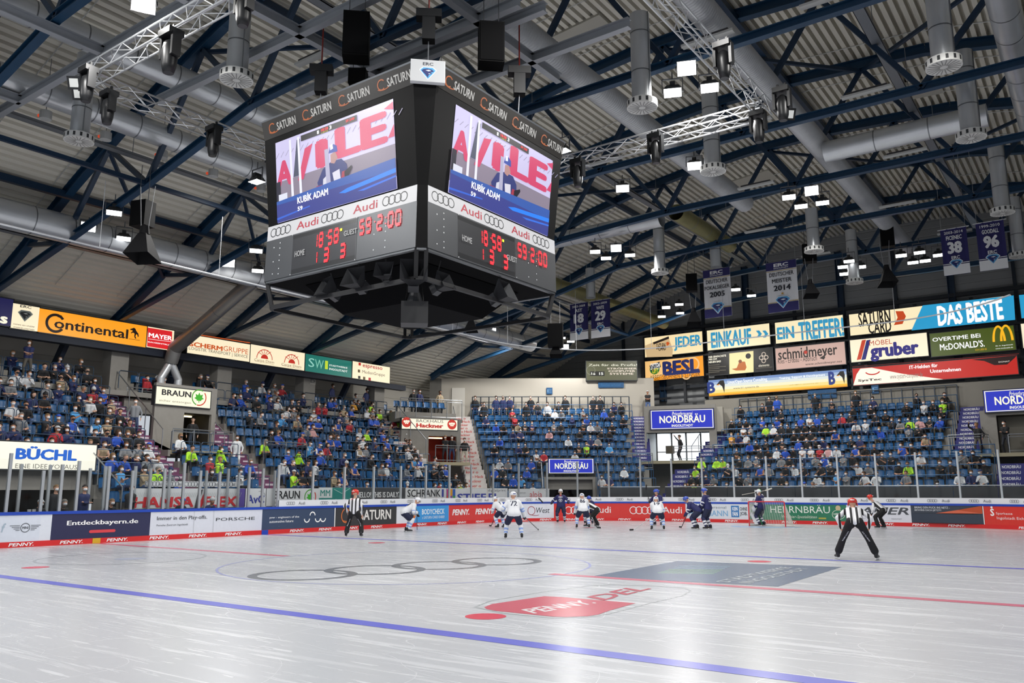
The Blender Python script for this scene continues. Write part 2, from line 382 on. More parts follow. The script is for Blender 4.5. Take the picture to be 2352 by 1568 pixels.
def d_sat(g,K,T):
    T('SATURN',826,897,.42,.90,'E9E6E2',.03); m=mat('D9743A',.4)
    g.ring(K(793),.66,.28,.05,m,40,300,ry=.34); g.ring(K(797),.5,.35,.035,m,200,330,ry=.12); T('PENNY',640,641,.3,.31,'E9E6E2')
def d_body(g,K,T):
    m=mat('3F9BE0',.35); g.rect((K(958),1.025,K(1029.5),.185),m); g.poly([(K(958),1.025),(K(958),.185),(K(950),.185),(K(956),.6),(K(950),1.025)],m)
    g.poly([(K(946),.82),(K(952),.82),(K(957),.62),(K(952),.42),(K(946),.42),(K(951),.62)],mat('E07A35',.4)); T('N',938,949,.45,.82,'2A2D3A',.03)
    T('BODYCHECK',968,1020,.58,.86,'E9F3FB',.03); T('» SATURN CARD DABEI!',969,1020,.36,.50,'E0ECF6',.01)
def d_pen(g,K,T): T('PENNY.',1038,1077,.48,.80,'F8F3F3',.05,.2); T('PENNY.',1091,1129,.48,.80,'F8F3F3',.05,.2)
def d_qw(g,K,T): g.ring(K(1220),.62,.26,.035,mat('9E2434',.4),ry=.26); g.ring(K(1229),.42,.3,.03,mat('9E2434',.4),200,330,ry=.1); T('West',1231,1262,.48,.8,'3E4247',-.005,.2)
def d_aud(g,K,T):
    for a,b in ((1297,1343),(1446,1504)):
        Rng(g,K,a,.62,.46,'F7EDED')
    T('Audi',1361,1403,.46,.84,'F7EDED',.01); T('Audi',1522,1567,.46,.84,'F7EDED',.01)
def d_hof(g,K,T):
    T('personal',1628,1669,.72,.9,'7A8894'); T('HOFFMANN',1582,1672,.34,.66,'7FB1DA',.01)
    g.rect((K(1680),.93,K(1698),.3),mat('2E76B8',.4)); T('KEIN',1683,1695,.66,.86,'FFFFFF',.03); T('FAN',1683,1695,.36,.6,'FFFFFF',.03); T('OHNE',1700,1717,.66,.86,'4A5058',.02); T('JOB.',1700,1717,.36,.6,'4A5058',.02)
def d_her(g,K,T):
    T('HERRNBRÄU',1770,1907,.58,1.02,'E9EFE6',.0); T('Weißbier-Spezialitäten',1795,1876,.26,.46,'D7E2CF',0,.3); T('HERRN',1915,1937,.5,.6,'E9EFE6',.02); g.ring(K(1926),.52,.33,.025,mat('DDE6CF',.4),ry=.25); g.disc(K(1926),.86,.13,mat('C9B78F',.4)); g.rect((K(1880),.36,K(1897),.28),mat('B9B04A'))
    g.ring(K(1741),.55,.34,.025,mat('DDE6CF',.4),ry=.28); T('HERRN',1730,1752,.5,.6,'E9EFE6',.02)
def d_bau(g,K,T):
    T('BAUER',1952,2088,.56,.92,'474B52',.02,.25); T('EISHOCKEY',1955,1988,.32,.38,'8A8E95'); T('INGOLSTADT',2047,2071,.32,.38,'8A8E95')
def d_fms(g,K,T):
    T('BRING DEN PUCK INS NETZ -',2102,2183,.88,.98,'D9DCE2',.015); T('BEWIRB DICH JETZT!',2102,2163,.74,.84,'D9DCE2',.015); T('FMS',2103,2129,.3,.48,'D5DAE2',-.005)
    g.rect((K(2094),.64,K(2259),.2),mat('37404F',.35))
    for a,b,c,z,h in ((2150,2200,2258,.66,.3,),(2165,2205,2240,.68,.2)): g.poly([(K(a),z),(K(b),z-.02),(K(c),z+.02),(K(c),z+h+.08),(K(b),z+h*.55)],mat('C4532E' if h>.25 else 'F0A04A',.4,.15))
    g.rect((K(2259),1.03,K(2261),.18),mat('F4F4F4'))
def d_spa(g,K,T):
    T('S',2276,2285,.58,.92,'FFFFFF',.04); g.disc(K(2280),.98,.05,mat('FFFFFF')); T('Sparkasse',2289,2327,.62,.76,'FBEDED'); T('Ingolstadt Eichstätt',2290,2372,.4,.56,'FBEDED')
for a in ((-2500,-60,'DDE3EE','plain white board running on beyond the left edge'),(-60,91,'DDE3EE','white board with a winged badge at the far left',d_mini),(91,117,'E3E7F0','narrow blank white board beside the navy advert'),(117,344,'2E2F52','navy board reading Entdeckbayern.de with a red pill',d_ent),
  (344,601,'DDE0EA','white board about the play-offs with thin wide lettering',d_por),(601,768,'3A4A66','slate blue board with a white wave mark',d_psw),(768,910,'3A3A3C','dark grey board behind the linesman with orange ring mark',d_sat),
  (910,1030,'E6E9F0','white and light blue board reading BODYCHECK',d_body),(1030,1139,'D8413F','red board with two white PENNY words',d_pen),(1139,1272,'E4E7F0','white board with a dark red Q',d_qw),
  (1272,1575,'D93B36','long red board with two sets of white rings',d_aud),(1575,1720,'DDE2EA','white board with light blue lettering left of the goal',d_hof),(1720,1945,'2F7A5B','green brewery board behind the goal',d_her),
  (1945,2093,'E2E3EC','white board with slanted dark lettering right of the referee',d_bau),(2093,2260,'3C4350','dark board with an orange flame streak',d_fms),(2260,2450,'DB3A30','red savings bank board at the right edge',d_spa)): bsec(*a)
# white base band and glass
GS0,GS1=s_of(638),S3+8
def gl_mat():
    M_=bpy.data.materials.new('surface_acrylic_glass'); M_.use_nodes=True; nt=M_.node_tree; nt.nodes.remove(nt.nodes['Principled BSDF'])
    tr=nt.nodes.new('ShaderNodeBsdfTransparent'); tr.inputs[0].default_value=(.93,.95,.95,1)
    gl=nt.nodes.new('ShaderNodeBsdfGlossy'); gl.inputs['Roughness'].default_value=.04; gl.inputs[0].default_value=(.9,.95,1,1)
    mx=nt.nodes.new('ShaderNodeMixShader'); fr=nt.nodes.new('ShaderNodeFresnel'); fr.inputs[0].default_value=1.3
    ml=nt.nodes.new('ShaderNodeMath'); ml.operation='MULTIPLY'; ml.inputs[1].default_value=.8
    nt.links.new(fr.outputs[0],ml.inputs[0]); nt.links.new(ml.outputs[0],mx.inputs[0]); nt.links.new(tr.outputs[0],mx.inputs[1]); nt.links.new(gl.outputs[0],mx.inputs[2]); nt.links.new(mx.outputs[0],nt.nodes['Material Output'].inputs[0])
    return M_
GL=gl_mat(); ALU=mat('C2C6CA',.4,.35)
m=M(); n=90
for i in range(n):
    a,b=GS0+(GS1-GS0)*i/n,GS0+(GS1-GS0)*(i+1)/n
    (pa,na),(pb,nb)=board(a),board(b); z0,z1=V((0,0,1.13)),V((0,0,1.40))
    A,B,a2,b2=pa+na*.03,pb+nb*.03,pa-na*.09,pb-nb*.09
    m.add([A+z0,B+z0,B+z1,A+z1,a2+z0,b2+z0,b2+z1,a2+z1],[(0,1,2,3),(5,4,7,6),(3,2,6,7)],mat('E8EAEE',.35))
gb=thing('glass_base_rail','white band with small ring logos along the glass base','rail',board((GS0+GS1)/2)[0])
m.build('band',gb)
g=Sg(lambda x,y,d:(lambda q:q[0]+q[1]*(d+.03)+V((0,0,y)))(board(GS0+x)),GS1-GS0,1,.007); g.Q=lambda x,y:(x,y)
x=.4
while x<GS1-GS0-2:
    for i in range(4): g.ring(x+.07+i*.105,1.265,.07,.014,mat('55585E'))
    g.text('Audi',(x+.66,1.33,x+1.02,1.2),mat('6A6D73')); x+=1.9
g.m.build('lettering',gb)
def gtop(s): return 2.9 if s<12 else 2.9+(min(s,32)-12)/20*.75
ss=[GS0+i*1.9 for i in range(int((GS1-GS0)/1.9)+1)]
for i,s in enumerate(ss):
    p,n_=board(s); p=p-n_*.03
    r=thing('rink_glass','clear rink glass pane, %s from the left in the long run'%nth(i+1),'rink glass',p,'rink glass panels along the boards')
    m=M(); m.frm(p-n_*.04+V((-.045,-.045,1.13)),V((.09,0,0)),V((0,.09,0)),V((0,0,gtop(s)-1.13)),ALU); m.build('post',r,label='grey aluminium post')
    if i+1<len(ss):
        q,n2=board(ss[i+1]); q=q-n2*.03; m=M()
        m.add([p+V((0,0,1.4)),q+V((0,0,1.4)),q+V((0,0,gtop(ss[i+1]))),p+V((0,0,gtop(s)))],[(0,1,2,3)],GL); m.build('pane',r)
# officials' and players' bench glass at the left: two rows of posts
k=0
for px,top,xx in ((12,1040,-14.9),(91,1080,-14.9),(134,1066,-14.9),(172,1058,-14.9),(243,1070,-14.9),(298,1080,-14.9),(372,1075,-14.9),(417,1062,-14.9),(455,1080,-14.9),(500,1083,-14.9),(568,1072,-14.9),(600,1075,-14.9),(40,1065,-16.9),(107,1067,-16.9),(200,1075,-16.9),(235,1070,-16.9),(305,1070,-16.9),(340,1075,-16.9),(385,1078,-16.9),(470,1080,-16.9),(520,1076,-16.9),(545,1085,-16.9),(628,1080,-16.9)):
    b=at(px,1178 if xx>-15 else 1165,x=xx); z=at(px,top,x=xx).z; k+=1; m=M(); zb=1.13 if xx>-15 else 0
    m.box((xx,b.y,(zb+z)/2),(.09,.09,z-zb),mat('B4B8BC',.35,.5)); m.build('glass_post',label='aluminium glass post, %s in the %s row at the benches'%(nth(k if k<13 else k-12),'front' if k<13 else 'rear'),cat='post',group='bench glass posts')
m=M(); m.quad((-14.9,-6,1.13),(-14.9,at(628,1178,x=-14.9).y,1.13),(-14.9,at(628,1178,x=-14.9).y,2.85),(-14.9,-6,2.85),GL); m.build('rink_glass',label='long clear glass in front of the benches',cat='rink glass')
# suspended net rail following the rink outline
m=M(); pts=[]
for i in range(70):
    p,n_=board(-14+i*(S3+22)/69); 
    pts.append(V((p.x*.875,p.y*.93,10.0)))
m.tube(pts,.035,mat('C9CCD0',.4,.3),6)
nr=thing('net_rail','thin white rail curving under the roof around the rink','rail',(0,0,10)); m.build('rail',nr)
m=M()
for i in range(2,66,5): m.cyl(pts[i],pts[i]+V((0,0,3.6 if abs(pts[i].x)<11 else 2.4)),.012,mat('B9BCC0',.4,.3),n=4)
m.build('hanger_rods',nr)
# ---------------------------------------------------------------- terraces
CONC=mat('8F8C86',.85,noise=.12,ns=3); CONCD=mat('6B6964',.85,noise=.12,ns=3); DARK=mat('1D1E21',.7); STEEL=mat('9DA1A5',.35,.7); BLRAIL=mat('2F5C86',.4,.3); HOOP=mat('44566B',.4,.4)
class Blk:
    def __init__(s,P0,t,o,tread,z0,rise): s.P0=V((*P0,0));s.t=V((*t,0)).normalized();s.o=V((*o,0)).normalized();s.tr=tread;s.z0=z0;s.ri=rise
    def P(s,k,u,do=0,dz=0): return s.P0+s.t*u+s.o*(s.tr*k+do)+V((0,0,s.z0+s.ri*k+dz))
BL=Blk((-17.2,0),(0,1),(-1,0),.85,.95,.55); BE=Blk((-16.22,26.88),(.811,.585),(-.585,.811),.8,.95,.55); BF=Blk((0,32.5),(1,0),(0,1),.85,.95,.55)
RL,RE,RF={},{},{}
for k in range(12):
    ye=24.9 if k<4 else 23.4+.55*(k-4)
    RL[k]=([(1.9,5.3)] if k<3 else [(-9.5,5.3)])+([(6.6,10)] if k<5 or k>9 else [])+[(11.3,ye)]
    u0=-1.1-.18*k; u1=9.1 if k<5 else 8.0+.08*k
    RE[k]=[(u0,2.0),(5.4,u1)] if k<3 else [(u0,u1)]
    if k<11: RF[k]=[(-7.6,9.3),(10.8,15)] if k<5 else [(-7,7.05)]
def terrace(b,R,name,label):
    m=M()
    for k,segs in R.items():
        for u0,u1 in segs: m.frm(b.P(k,u0,0,-.75),b.t*(u1-u0),b.o*(b.tr+.12),V((0,0,.75)),CONC)
    m.build(name,kind='structure',origin=b.P0,label=label,cat='terrace')
terrace(BL,RL,'floor_terrace_left','stepped concrete terrace along the left side'); terrace(BE,RE,'floor_terrace_corner','stepped concrete terrace in the far corner'); terrace(BF,RF,'floor_terrace_end','stepped concrete terrace behind the far goal')
# stadium seat: back shell, pan and bracket; local frame faces +y
def seat_mesh():
    bl=mat('1B5586',.27,noise=.08); m=M(); n=6
    for z0,z1,y0,y1,w0,w1 in ((.40,.62,-.20,-.235,.42,.45),(.62,.80,-.235,-.26,.45,.43),(.80,.85,-.26,-.255,.43,.34)):
        a=[];b=[]
        for i in range(n+1):
            t=i/n*2-1; c=.05*t*t
            a.append((t*w0/2,y0+c,z0)); b.append((t*w1/2,y1+c,z1))
        vs=a+b+[(x,y-.02,z) for x,y,z in a+b]; k=2*(n+1)
        m.add(vs,[(i+1,i,n+1+i,n+2+i) for i in range(n)]+[(k+i,k+i+1,k+n+2+i,k+n+1+i) for i in range(n)],bl)
    m.frm((-.21,-.22,.40),(.42,0,0),(0,.40,.03),(0,0,.035),bl); m.box((0,-.12,.2),(.06,.12,.40),mat('2B3036',.5,.4)); m.box((0,-.268,.72),(.07,.01,.05),mat('BFD4E6',.3))
    return m
seat_me=seat_mesh().mesh('stadium_seat')
SEATS=[]
pil=lambda nm,k,u:nm=='L' and k>9 and min(abs(u-6.25*j-.45) for j in range(-2,6))<.78
def rz_of(b): return math.atan2(-b.o.y,-b.o.x)-PI/2
BN={'L':'left stand','E':'corner block','F':'block behind the goal'}
for nm,b,R in (('L',BL,RL),('E',BE,RE),('F',BF,RF)):
    for k,segs in R.items():
        for si,(u0,u1) in enumerate(segs):
            n=int((u1-u0-.1)/.52)
            for i in range(n):
                if pil(nm,k,u0+.3+i*.52): continue
                p=b.P(k,u0+.3+i*.52,.52); q=pj(p+V((0,0,.6)))
                if -60<q[0]<W+60: SEATS.append((q[2],nm,k,si,i,p,rz_of(b),p-V((0,0,0))))
SEATS.sort(key=lambda a:a[0])
# rails in front of each row
def hoops(k,segs):
    m=M()
    for si,(u0,u1) in enumerate(segs):
        u=u0+.1; m=M()
        while u<u1-.9:
            a=BL.P(k,u,.86,.55); e=BL.t
            m.tube([a,a+V((0,0,.86)),a+e*.06+V((0,0,.92)),a+e*.92+V((0,0,.92)),a+e*.98+V((0,0,.86)),a+e*.98],.018,HOOP,5); u+=1.06
        m.build('seat_rail',label='dark metal hoop rails behind the %s row of the left stand, %s stretch'%(nth(k+1),nth(si+1)),cat='rail',group='hoop rails of the left stand')
for k in range(11): hoops(k,RL[k])
def brail(b,R,k,where):
    for si,(u0,u1) in enumerate(R[k]):
        m=M(); a=b.P(k,u0,.03,1.06); m.tube([a,b.P(k,u1,.03,1.06)],.022,BLRAIL,5)
        n=max(2,int((u1-u0)/1.05))
        for i in range(n+1): p=b.P(k,u0+(u1-u0)*i/n,.03); m.cyl(p,p+V((0,0,1.06)),.018,BLRAIL,n=4)
        m.build('seat_rail',label='blue rail in front of the %s row of the %s, %s stretch'%(nth(k+1),where,nth(si+1)),cat='rail',group='blue rails of the far stands')
for k in range(12): brail(BE,RE,k,'corner block')
for k in range(11): brail(BF,RF,k,'block behind the goal')
def frame_rail(b,k,u0,u1,label):
    m=M(); g=mat('3C434C',.5,.3)
    n=int((u1-u0)/.62)
    for z in (.1,1.75): m.beam(b.P(k,u0,.83,z),b.P(k,u1,.83,z),.06,.06,g)
    for i in range(n+1): p=b.P(k,u0+(u1-u0)*i/n,.83); m.beam(p,p+V((0,0,1.75)),.06,.06,g,(1,0,0))
    m.build('back_rail',label=label,cat='rail')
frame_rail(BE,11,-3.0,8.8,'dark frame rail behind the top row of the corner block'); frame_rail(BF,10,-6.9,7.0,'dark frame rail behind the top row of the end block')
# ---------------------------------------------------------------- stairs, portals
def stair(A,B,w,n,c,label,txt=None,tc='FFFFFF',px=1):
    """solid flight from A (bottom) to B (top); w = full width vector; lettering on the risers"""
    A,B,w=V(A),V(B),V(w); d=B-A; dh=V((d.x,d.y,0)); r=thing('stair_flight',label,'stairs',A)
    m=M(); mt=mat(c,.6,noise=.06); no=-dh.normalized(); U=w.normalized()
    g=Sg(None,1,1,.004); g.Q=lambda x,y:(x,y)
    for i in range(n):
        a=A+dh*(i/n); z=A.z+d.z*(i+1)/n; rh=d.z/n
        m.frm(V((a.x,a.y,z-rh*1.6))-w/2,w,dh/n*1.15,V((0,0,rh*1.6)),mt)
        if txt=='bars':
            O=V((a.x,a.y,z-rh)); g.P=lambda x,y,dd,O=O:O+U*x+V((0,0,y))+no*dd; g.d=.004; W_=w.length; q=(-.46,-.3,.02,.40) if i%2 else (-.40,-.1,.1,.46)
            for x0,x1 in (q[:2],q[2:]): g.rect((W_*x0,rh*.68,W_*x1,rh*.36),mat('DDD2DA',.5))
        elif txt:
            O=V((a.x,a.y,z-rh)); g.P=lambda x,y,dd:O+U*x+V((0,0,y))+no*dd; W_=w.length
            g.d=.004; t=txt[i%len(txt)]; off=(-.36,-.2,-.42)[i%3] if len(txt)>1 else -.36
            g.text(t,(W_*off,rh*.82,W_*(off+.62),rh*.2),mat(tc,.5),.02)
    m.build('steps',r); g.m.build('lettering',r); return r
def guard(pts,h,label,step=1.0,mid=True,r=.028,lm=STEEL,glass=False):
    m=M(); o=[V(p)+V((0,0,h)) for p in pts]; m.tube(o,r,lm,6)
    if mid: m.tube([V(p)+V((0,0,.12)) for p in pts],r*.7,lm,5); m.tube([V(p)+V((0,0,h-.14)) for p in pts],r*.7,lm,5)
    for a,b in zip(pts,pts[1:]):
        a,b=V(a),V(b); n=max(1,round((b-a).length/step))
        for i in range(n+1): p=a+(b-a)*i/n; m.cyl(p,p+V((0,0,h)),r*.85,lm,n=5)
    return m.build('guard_rail',label=label,cat='railing')
PUR='bars'
stair(BL.P(4,5.95,.9,.0),BL.P(11,5.95,.85),(0,1.25,0),15,'7A4468','purple stairs with white words left of the portal under the leaf sign',PUR)
stair(BL.P(0,5.95,-.1,-.5),BL.P(4,5.95,.8),(0,1.25,0),9,'7A4468','lower purple stairs below the left flight',PUR)
stair(BL.P(4,10.65,.9,.0),BL.P(11,10.65,.85),(0,1.25,0),15,'7A4468','purple stairs with white words right of the portal under the leaf sign',PUR)
stair(BL.P(0,10.65,-.1,-.5),BL.P(4,10.65,.8),(0,1.25,0),9,'7A4468','lower purple stairs beside the white-kitted child',PUR)
def portal(b,k0,u0,u1,o0,dep,zf,zt,ztop,label,inner='2A2A2C',open_=None,light=None,wallc=None,land=1.6):
    """vomitory: landing slab, front wall with opening, recess"""
    wl=wallc or CONC; r=thing('portal',label,'entrance',b.P0+b.t*(u0+u1)/2+b.o*o0+V((0,0,zf)),kind=None)
    Q=lambda u,o,z:b.P0+b.t*u+b.o*o+V((0,0,z))
    a,c=open_ or (u0+.3,u1-.3)
    m=M(); m.frm(Q(u0,o0-land,zf-.2),b.t*(u1-u0),b.o*(land+dep),V((0,0,.2)),mat('A39A80',.8)); m.build('landing',r)
    m=M()
    m.frm(Q(u0,o0,zf),b.t*(a-u0),b.o*.2,V((0,0,ztop-zf)),wl); m.frm(Q(c,o0,zf),b.t*(u1-c),b.o*.2,V((0,0,ztop-zf)),wl); m.frm(Q(a,o0,zt),b.t*(c-a),b.o*.2,V((0,0,ztop-zt)),wl)
    m.frm(Q(u0-.12,o0-land,zf-.3),b.t*.12,b.o*(land+dep),V((0,0,.3)),wl)
    m.build('front_wall',r)
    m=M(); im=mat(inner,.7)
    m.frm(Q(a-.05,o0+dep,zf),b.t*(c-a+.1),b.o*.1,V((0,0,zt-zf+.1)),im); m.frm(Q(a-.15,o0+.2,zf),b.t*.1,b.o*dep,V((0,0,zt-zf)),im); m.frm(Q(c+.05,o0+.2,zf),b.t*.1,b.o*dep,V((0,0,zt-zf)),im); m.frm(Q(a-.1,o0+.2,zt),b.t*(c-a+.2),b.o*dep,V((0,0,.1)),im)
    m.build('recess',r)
    if light:
        m=M(); m.frm(Q((a+c)/2-.5,o0+dep*.5,zt-.08),b.t*1.0,b.o*.15,V((0,0,.06)),mat(light,.4,0,5)); m.build('ceiling_lamp',r)
    return r
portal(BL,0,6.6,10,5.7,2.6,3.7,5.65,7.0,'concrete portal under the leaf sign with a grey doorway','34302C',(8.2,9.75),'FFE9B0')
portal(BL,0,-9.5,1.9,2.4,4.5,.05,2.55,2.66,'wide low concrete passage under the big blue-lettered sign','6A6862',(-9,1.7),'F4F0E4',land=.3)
guard([BL.P(5,6.7,-.1),BL.P(5,10.0,-.1)],1.0,'steel guard rail on the landing under the leaf sign',1.1)
guard([BL.P(11,6.6,.3),BL.P(5,6.6,.6)],1.0,'sloping steel handrail left of the leaf sign portal',1.7,False)
guard([BL.P(11,10.0,.3),BL.P(5,10.0,.6)],1.0,'sloping steel handrail right of the leaf sign portal',1.7,False)
guard([BL.P(10,6.7,0),BL.P(10,9.95,0)],.55,'short steel rail above the leaf sign',.8)
guard([BL.P(3,-9,.0),BL.P(3,1.9,0)],1.0,'steel rail above the blue-lettered sign',2.2,False)
guard([BL.P(3,1.95,0),BL.P(0,1.95,-.3)],1.0,'sloping steel handrail beside the blue-lettered sign',1.2,False)
guard([BL.P(0,11.3,0),BL.P(0,24.9,0)],.9,'low steel rail along the front row of the left stand',2.0,False)
guard([BL.P(4,11.4,.1),BL.P(4,14.2,.1)],1.15,'short steel guard rail right of the white-kitted child',1.2)
# side walls of the stair flights
m=M()
for y in (6.6,9.9): m.add([BL.P(5,y,-.1),BL.P(5,y,1.4),BL.P(11,y,.9),BL.P(11,y,.9,-1.5),BL.P(5,y,.4,-.0)]+[q+V((0,.12,0)) for q in (BL.P(5,y,-.1),BL.P(5,y,1.4),BL.P(11,y,.9),BL.P(11,y,.9,-1.5),BL.P(5,y,.4,-.0))],[(0,1,2,3,4),(9,8,7,6,5),(0,5,6,1),(1,6,7,2)],CONC)
m.build('wall_stair_left',kind='structure',label='sloping concrete walls beside the leaf sign portal',cat='wall')
# second left portal, turned towards the corner
BH=Blk((-21.9,25.5),(.454,.891),(-.891,.454),.85,0,.55)
portal(BH,0,-2.0,2.2,0,2.6,3.6,5.35,6.5,'portal with red inside wall under the bakery sign','8E2A22',(-.1,1.9),'FFE0A0')
guard([BH.P(0,-.2,-1.5,3.6),BH.P(0,2.2,-1.5,3.6)],1.05,'steel guard rail on the landing under the bakery sign',.9)
guard([BH.P(0,-2.0,.3,6.5),BH.P(0,2.4,.3,6.5)],1.3,'steel balcony rail above the bakery sign',1.0,True,.03)
HK=['Hackner','o Hack','kner o']
stair(BH.P(0,-1.6,-2.0,3.5),BH.P(0,-2.6,3.6,6.9),BH.t*1.2,12,'D9D3CF','white stairs with red words left of the bakery sign portal',HK,'C23A34')
stair(BL.P(0,24.6,-.2,-.5),BL.P(4,24.3,.9,.1),(0,1.2,0),9,'D9D3CF','lower white stairs with red words below the bakery portal',HK,'C23A34')
guard([BH.P(0,-2.0,1.2,6.5),BH.P(0,-.9,-1.6,4.0)],1.0,'sloping steel handrail crossing the bakery sign',1.6,False)
stair(BE.P(4,-2.7,.3,0),BE.P(11,-3.8,.5,.2),BE.t*1.3,15,'D9D3CF','white stairs with red words right of the bakery sign portal',HK,'C23A34')
stair(BE.P(0,-1.9,-.2,-.5),BE.P(4,-2.6,.2),BE.t*1.3,9,'D9D3CF','lowest white stairs with red words at the corner block',HK,'C23A34')
guard([BE.P(4,-3.3,.2),BE.P(11,-4.4,.2)],1.0,'sloping steel handrail right of the bakery sign',1.6,False)
m=M(); m.frm(BH.P(0,-2,.2,6.3),BH.t*4.4,BH.o*4.5,V((0,0,.2)),CONC); m.frm(BH.P(0,-2,1.3,6.5),BH.t*4.4,BH.o*3.2,V((0,0,.5)),CONC)
m.build('floor_balcony',kind='structure',label='concrete balcony floor above the bakery sign',cat='floor')
# lower corner portal (dark) and the upper lit one, right one
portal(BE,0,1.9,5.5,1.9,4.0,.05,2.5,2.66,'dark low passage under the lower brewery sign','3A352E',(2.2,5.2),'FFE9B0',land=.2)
BN2=Blk((-9.6,37.6),(.95,.31),(-.31,.95),.85,0,.55)
r=portal(BN2,0,-2.5,2.4,0,1.2,3.75,5.75,7.6,'bright glazed doorway under the upper brewery sign','E8EEF0',(-2.4,1.9))
m=M()
for i,u in enumerate((-1.75,-.72,.3,1.3)):
    m.frm(BN2.P(0,u,.9,3.8),BN2.t*.86,BN2.o*.03,V((0,0,1.9)),mat('F4FAFF',.4,0,1.6))
m.build('daylit_window',r)
m=M()
for u in (-1.85,-.8,.2,1.2,2.0): m.frm(BN2.P(0,u,.8,3.8),BN2.t*.09,BN2.o*.1,V((0,0,1.95)),mat('2C2E30',.5))
m.frm(BN2.P(0,-1.8,.8,4.4),BN2.t*3.8,BN2.o*.08,V((0,0,.06)),mat('2C2E30',.5)); m.build('door_frame',r)
m=M(); m.frm(BN2.P(0,-1.15,.5,4.3),BN2.t*.6,BN2.o*.04,V((0,0,.55)),mat('4A4438')); m.build('notice_board',r)
guard([BN2.P(0,-.4,-1.5,3.75),BN2.P(0,2.3,-1.5,3.75),BN2.P(0,2.9,-1.3,3.75)],.95,'steel guard rail in front of the lit doorway',1.0)
guard([BE.P(4,6.0,.3),BE.P(4,9.4,.3)],1.1,'steel guard rail on the corner block landing',.9)
guard([BE.P(3,5.5,0),BE.P(0,5.5,-.1)],1.0,'steel handrail right of the lower brewery sign',1.0,False)
guard([BE.P(3,1.9,0),BE.P(0,1.9,-.1)],1.0,'steel handrail left of the lower brewery sign',1.0,False)
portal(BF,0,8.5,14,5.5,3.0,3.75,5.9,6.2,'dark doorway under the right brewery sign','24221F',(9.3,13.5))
guard([BF.P(0,9.9,4.2,2.8),BF.P(0,14,4.2,2.8)],1.0,'steel guard rail under the right brewery sign',1.0)
guard([BF.P(0,7.0,4.0,2.8),BF.P(0,8.6,4.0,2.8),BF.P(0,8.9,4.8,2.8)],1.05,'steel guard rail at the foot of the right blue stairs',1.0)
NB=['NORDBRÄU']
stair(BE.P(5,8.8,.2,-.1),BE.P(11,9.5,.7,.2),BE.t*1.25,14,'34347C','blue stairs beside the corner block, left of the lit doorway',NB)
stair(BF.P(5,-7.75,.1,-.2),BF.P(10,-7.75,.3,0),(1.3,0,0),11,'34347C','blue stairs right of the lit doorway',NB)
stair(BF.P(5,7.8,.1,-.2),BF.P(10,7.8,.8,.3),(1.35,0,0),12,'34347C','blue stairs at the right end of the goal-end block',NB)
stair(BF.P(0,-8.4,-.3,-.6),BF.P(4,-8.6,.2),(1.4,0,0),9,'34347C','short blue stairs below the lit doorway',NB)
stair(BF.P(0,10.05,-.3,-.6),BF.P(4,10.05,.2),(1.4,0,0),9,'34347C','short blue stairs at the far right under the brewery sign',NB)
guard([BF.P(9,-8.5,.2),BF.P(5,-8.5,0)],1.0,'sloping steel handrail crossing the upper brewery sign',1.3,False)
guard([BF.P(10,8.55,.8),BF.P(5,8.55,.2)],1.0,'sloping steel handrail beside the right brewery sign',1.3,False)
# ---------------------------------------------------------------- walls
def panelled(name,label,A,U,w,z0,z1,c,nrow,rough=.6,groove=.04):
    A,U=V(A),V(U).normalized(); N=V((U.y,-U.x,0)); m=M(); mt=mat(c,rough,noise=.06,ns=1)
    h=(z1-z0)/nrow
    for i in range(nrow):
        z=z0+i*h; g=min(groove,h*.3)
        p=lambda x,zz,d:A+U*x+V((0,0,zz-A.z))+N*d
        m.add([p(0,z,0),p(w,z,0),p(w,z+h-g,0),p(0,z+h-g,0),p(w,z+h-g*.5,-.03),p(0,z+h-g*.5,-.03),p(w,z+h,0),p(0,z+h,0)],[(0,1,2,3),(3,2,4,5),(5,4,6,7)],mt)
    m.build(name,kind='structure',label=label,cat='wall')
panelled('wall_left','white panelled wall behind the top of the left stand',(-29.0,-20,6),(0,1,0),66,6.0,10.6,'B9B5AC',7,.7,.06)
m=M()
for k in range(-2,5):
    y=6.25*k+.45; m.box((-27.0,y,8.1),(.8,.95,4.4),CONC)
    m.beam((-26.6,y-2.6,9.6),(-28.0,y-2.9,6.9),.25,.35,mat('101C2E',.6))
    m.build('pillar',label='square concrete pillar, %s from the left under the lit sign band'%nth(k+3),cat='pillar',group='concrete pillars of the left stand'); m=M()
m.beam((-26.3,-16,9.0),(-26.3,27.5,9.0),.5,.35,mat('131E30',.6)); m.build('eaves_beam',label='dark navy beam under the lit sign band',cat='beam')
m=M(); m.frm((-28.8,-16,6.5),(3.4,0,0),(0,46,0),(0,0,.25),CONC); m.build('floor_gallery_left',kind='structure',label='concrete walkway behind the top left row',cat='floor')
# corner wall
cw='B2ACA0'
panelled('wall_corner','cream curved wall behind the corner block',BE.P0+BE.t*(-5.4)+BE.o*10.2,BE.t,16.2,0,10.25,cw,2,.6,.02)
m=M(); a=BE.P0+BE.t*(-4.6)+BE.o*10.16+V((0,0,6.6)); m.frm(a,BE.t*1.0,-BE.o*.05,V((0,0,2.9)),mat('D2CEC4',.5)); m.build('door_1',kind='structure',label='cream door in the corner wall',cat='door')
m=M(); q=BE.P0+BE.t*(-5.4)+BE.o*10.2
m.frm(q+V((0,0,6)),-BE.t*.9+BE.o*0,BE.o*.6,V((0,0,4.2)),CONCD); m.frm(q+BE.t*(-6)+BE.o*2,BE.t*6,BE.o*.3,V((0,0,9)),CONCD); m.build('wall_corner_return',kind='structure',label='grey return wall at the left of the corner wall',cat='wall')
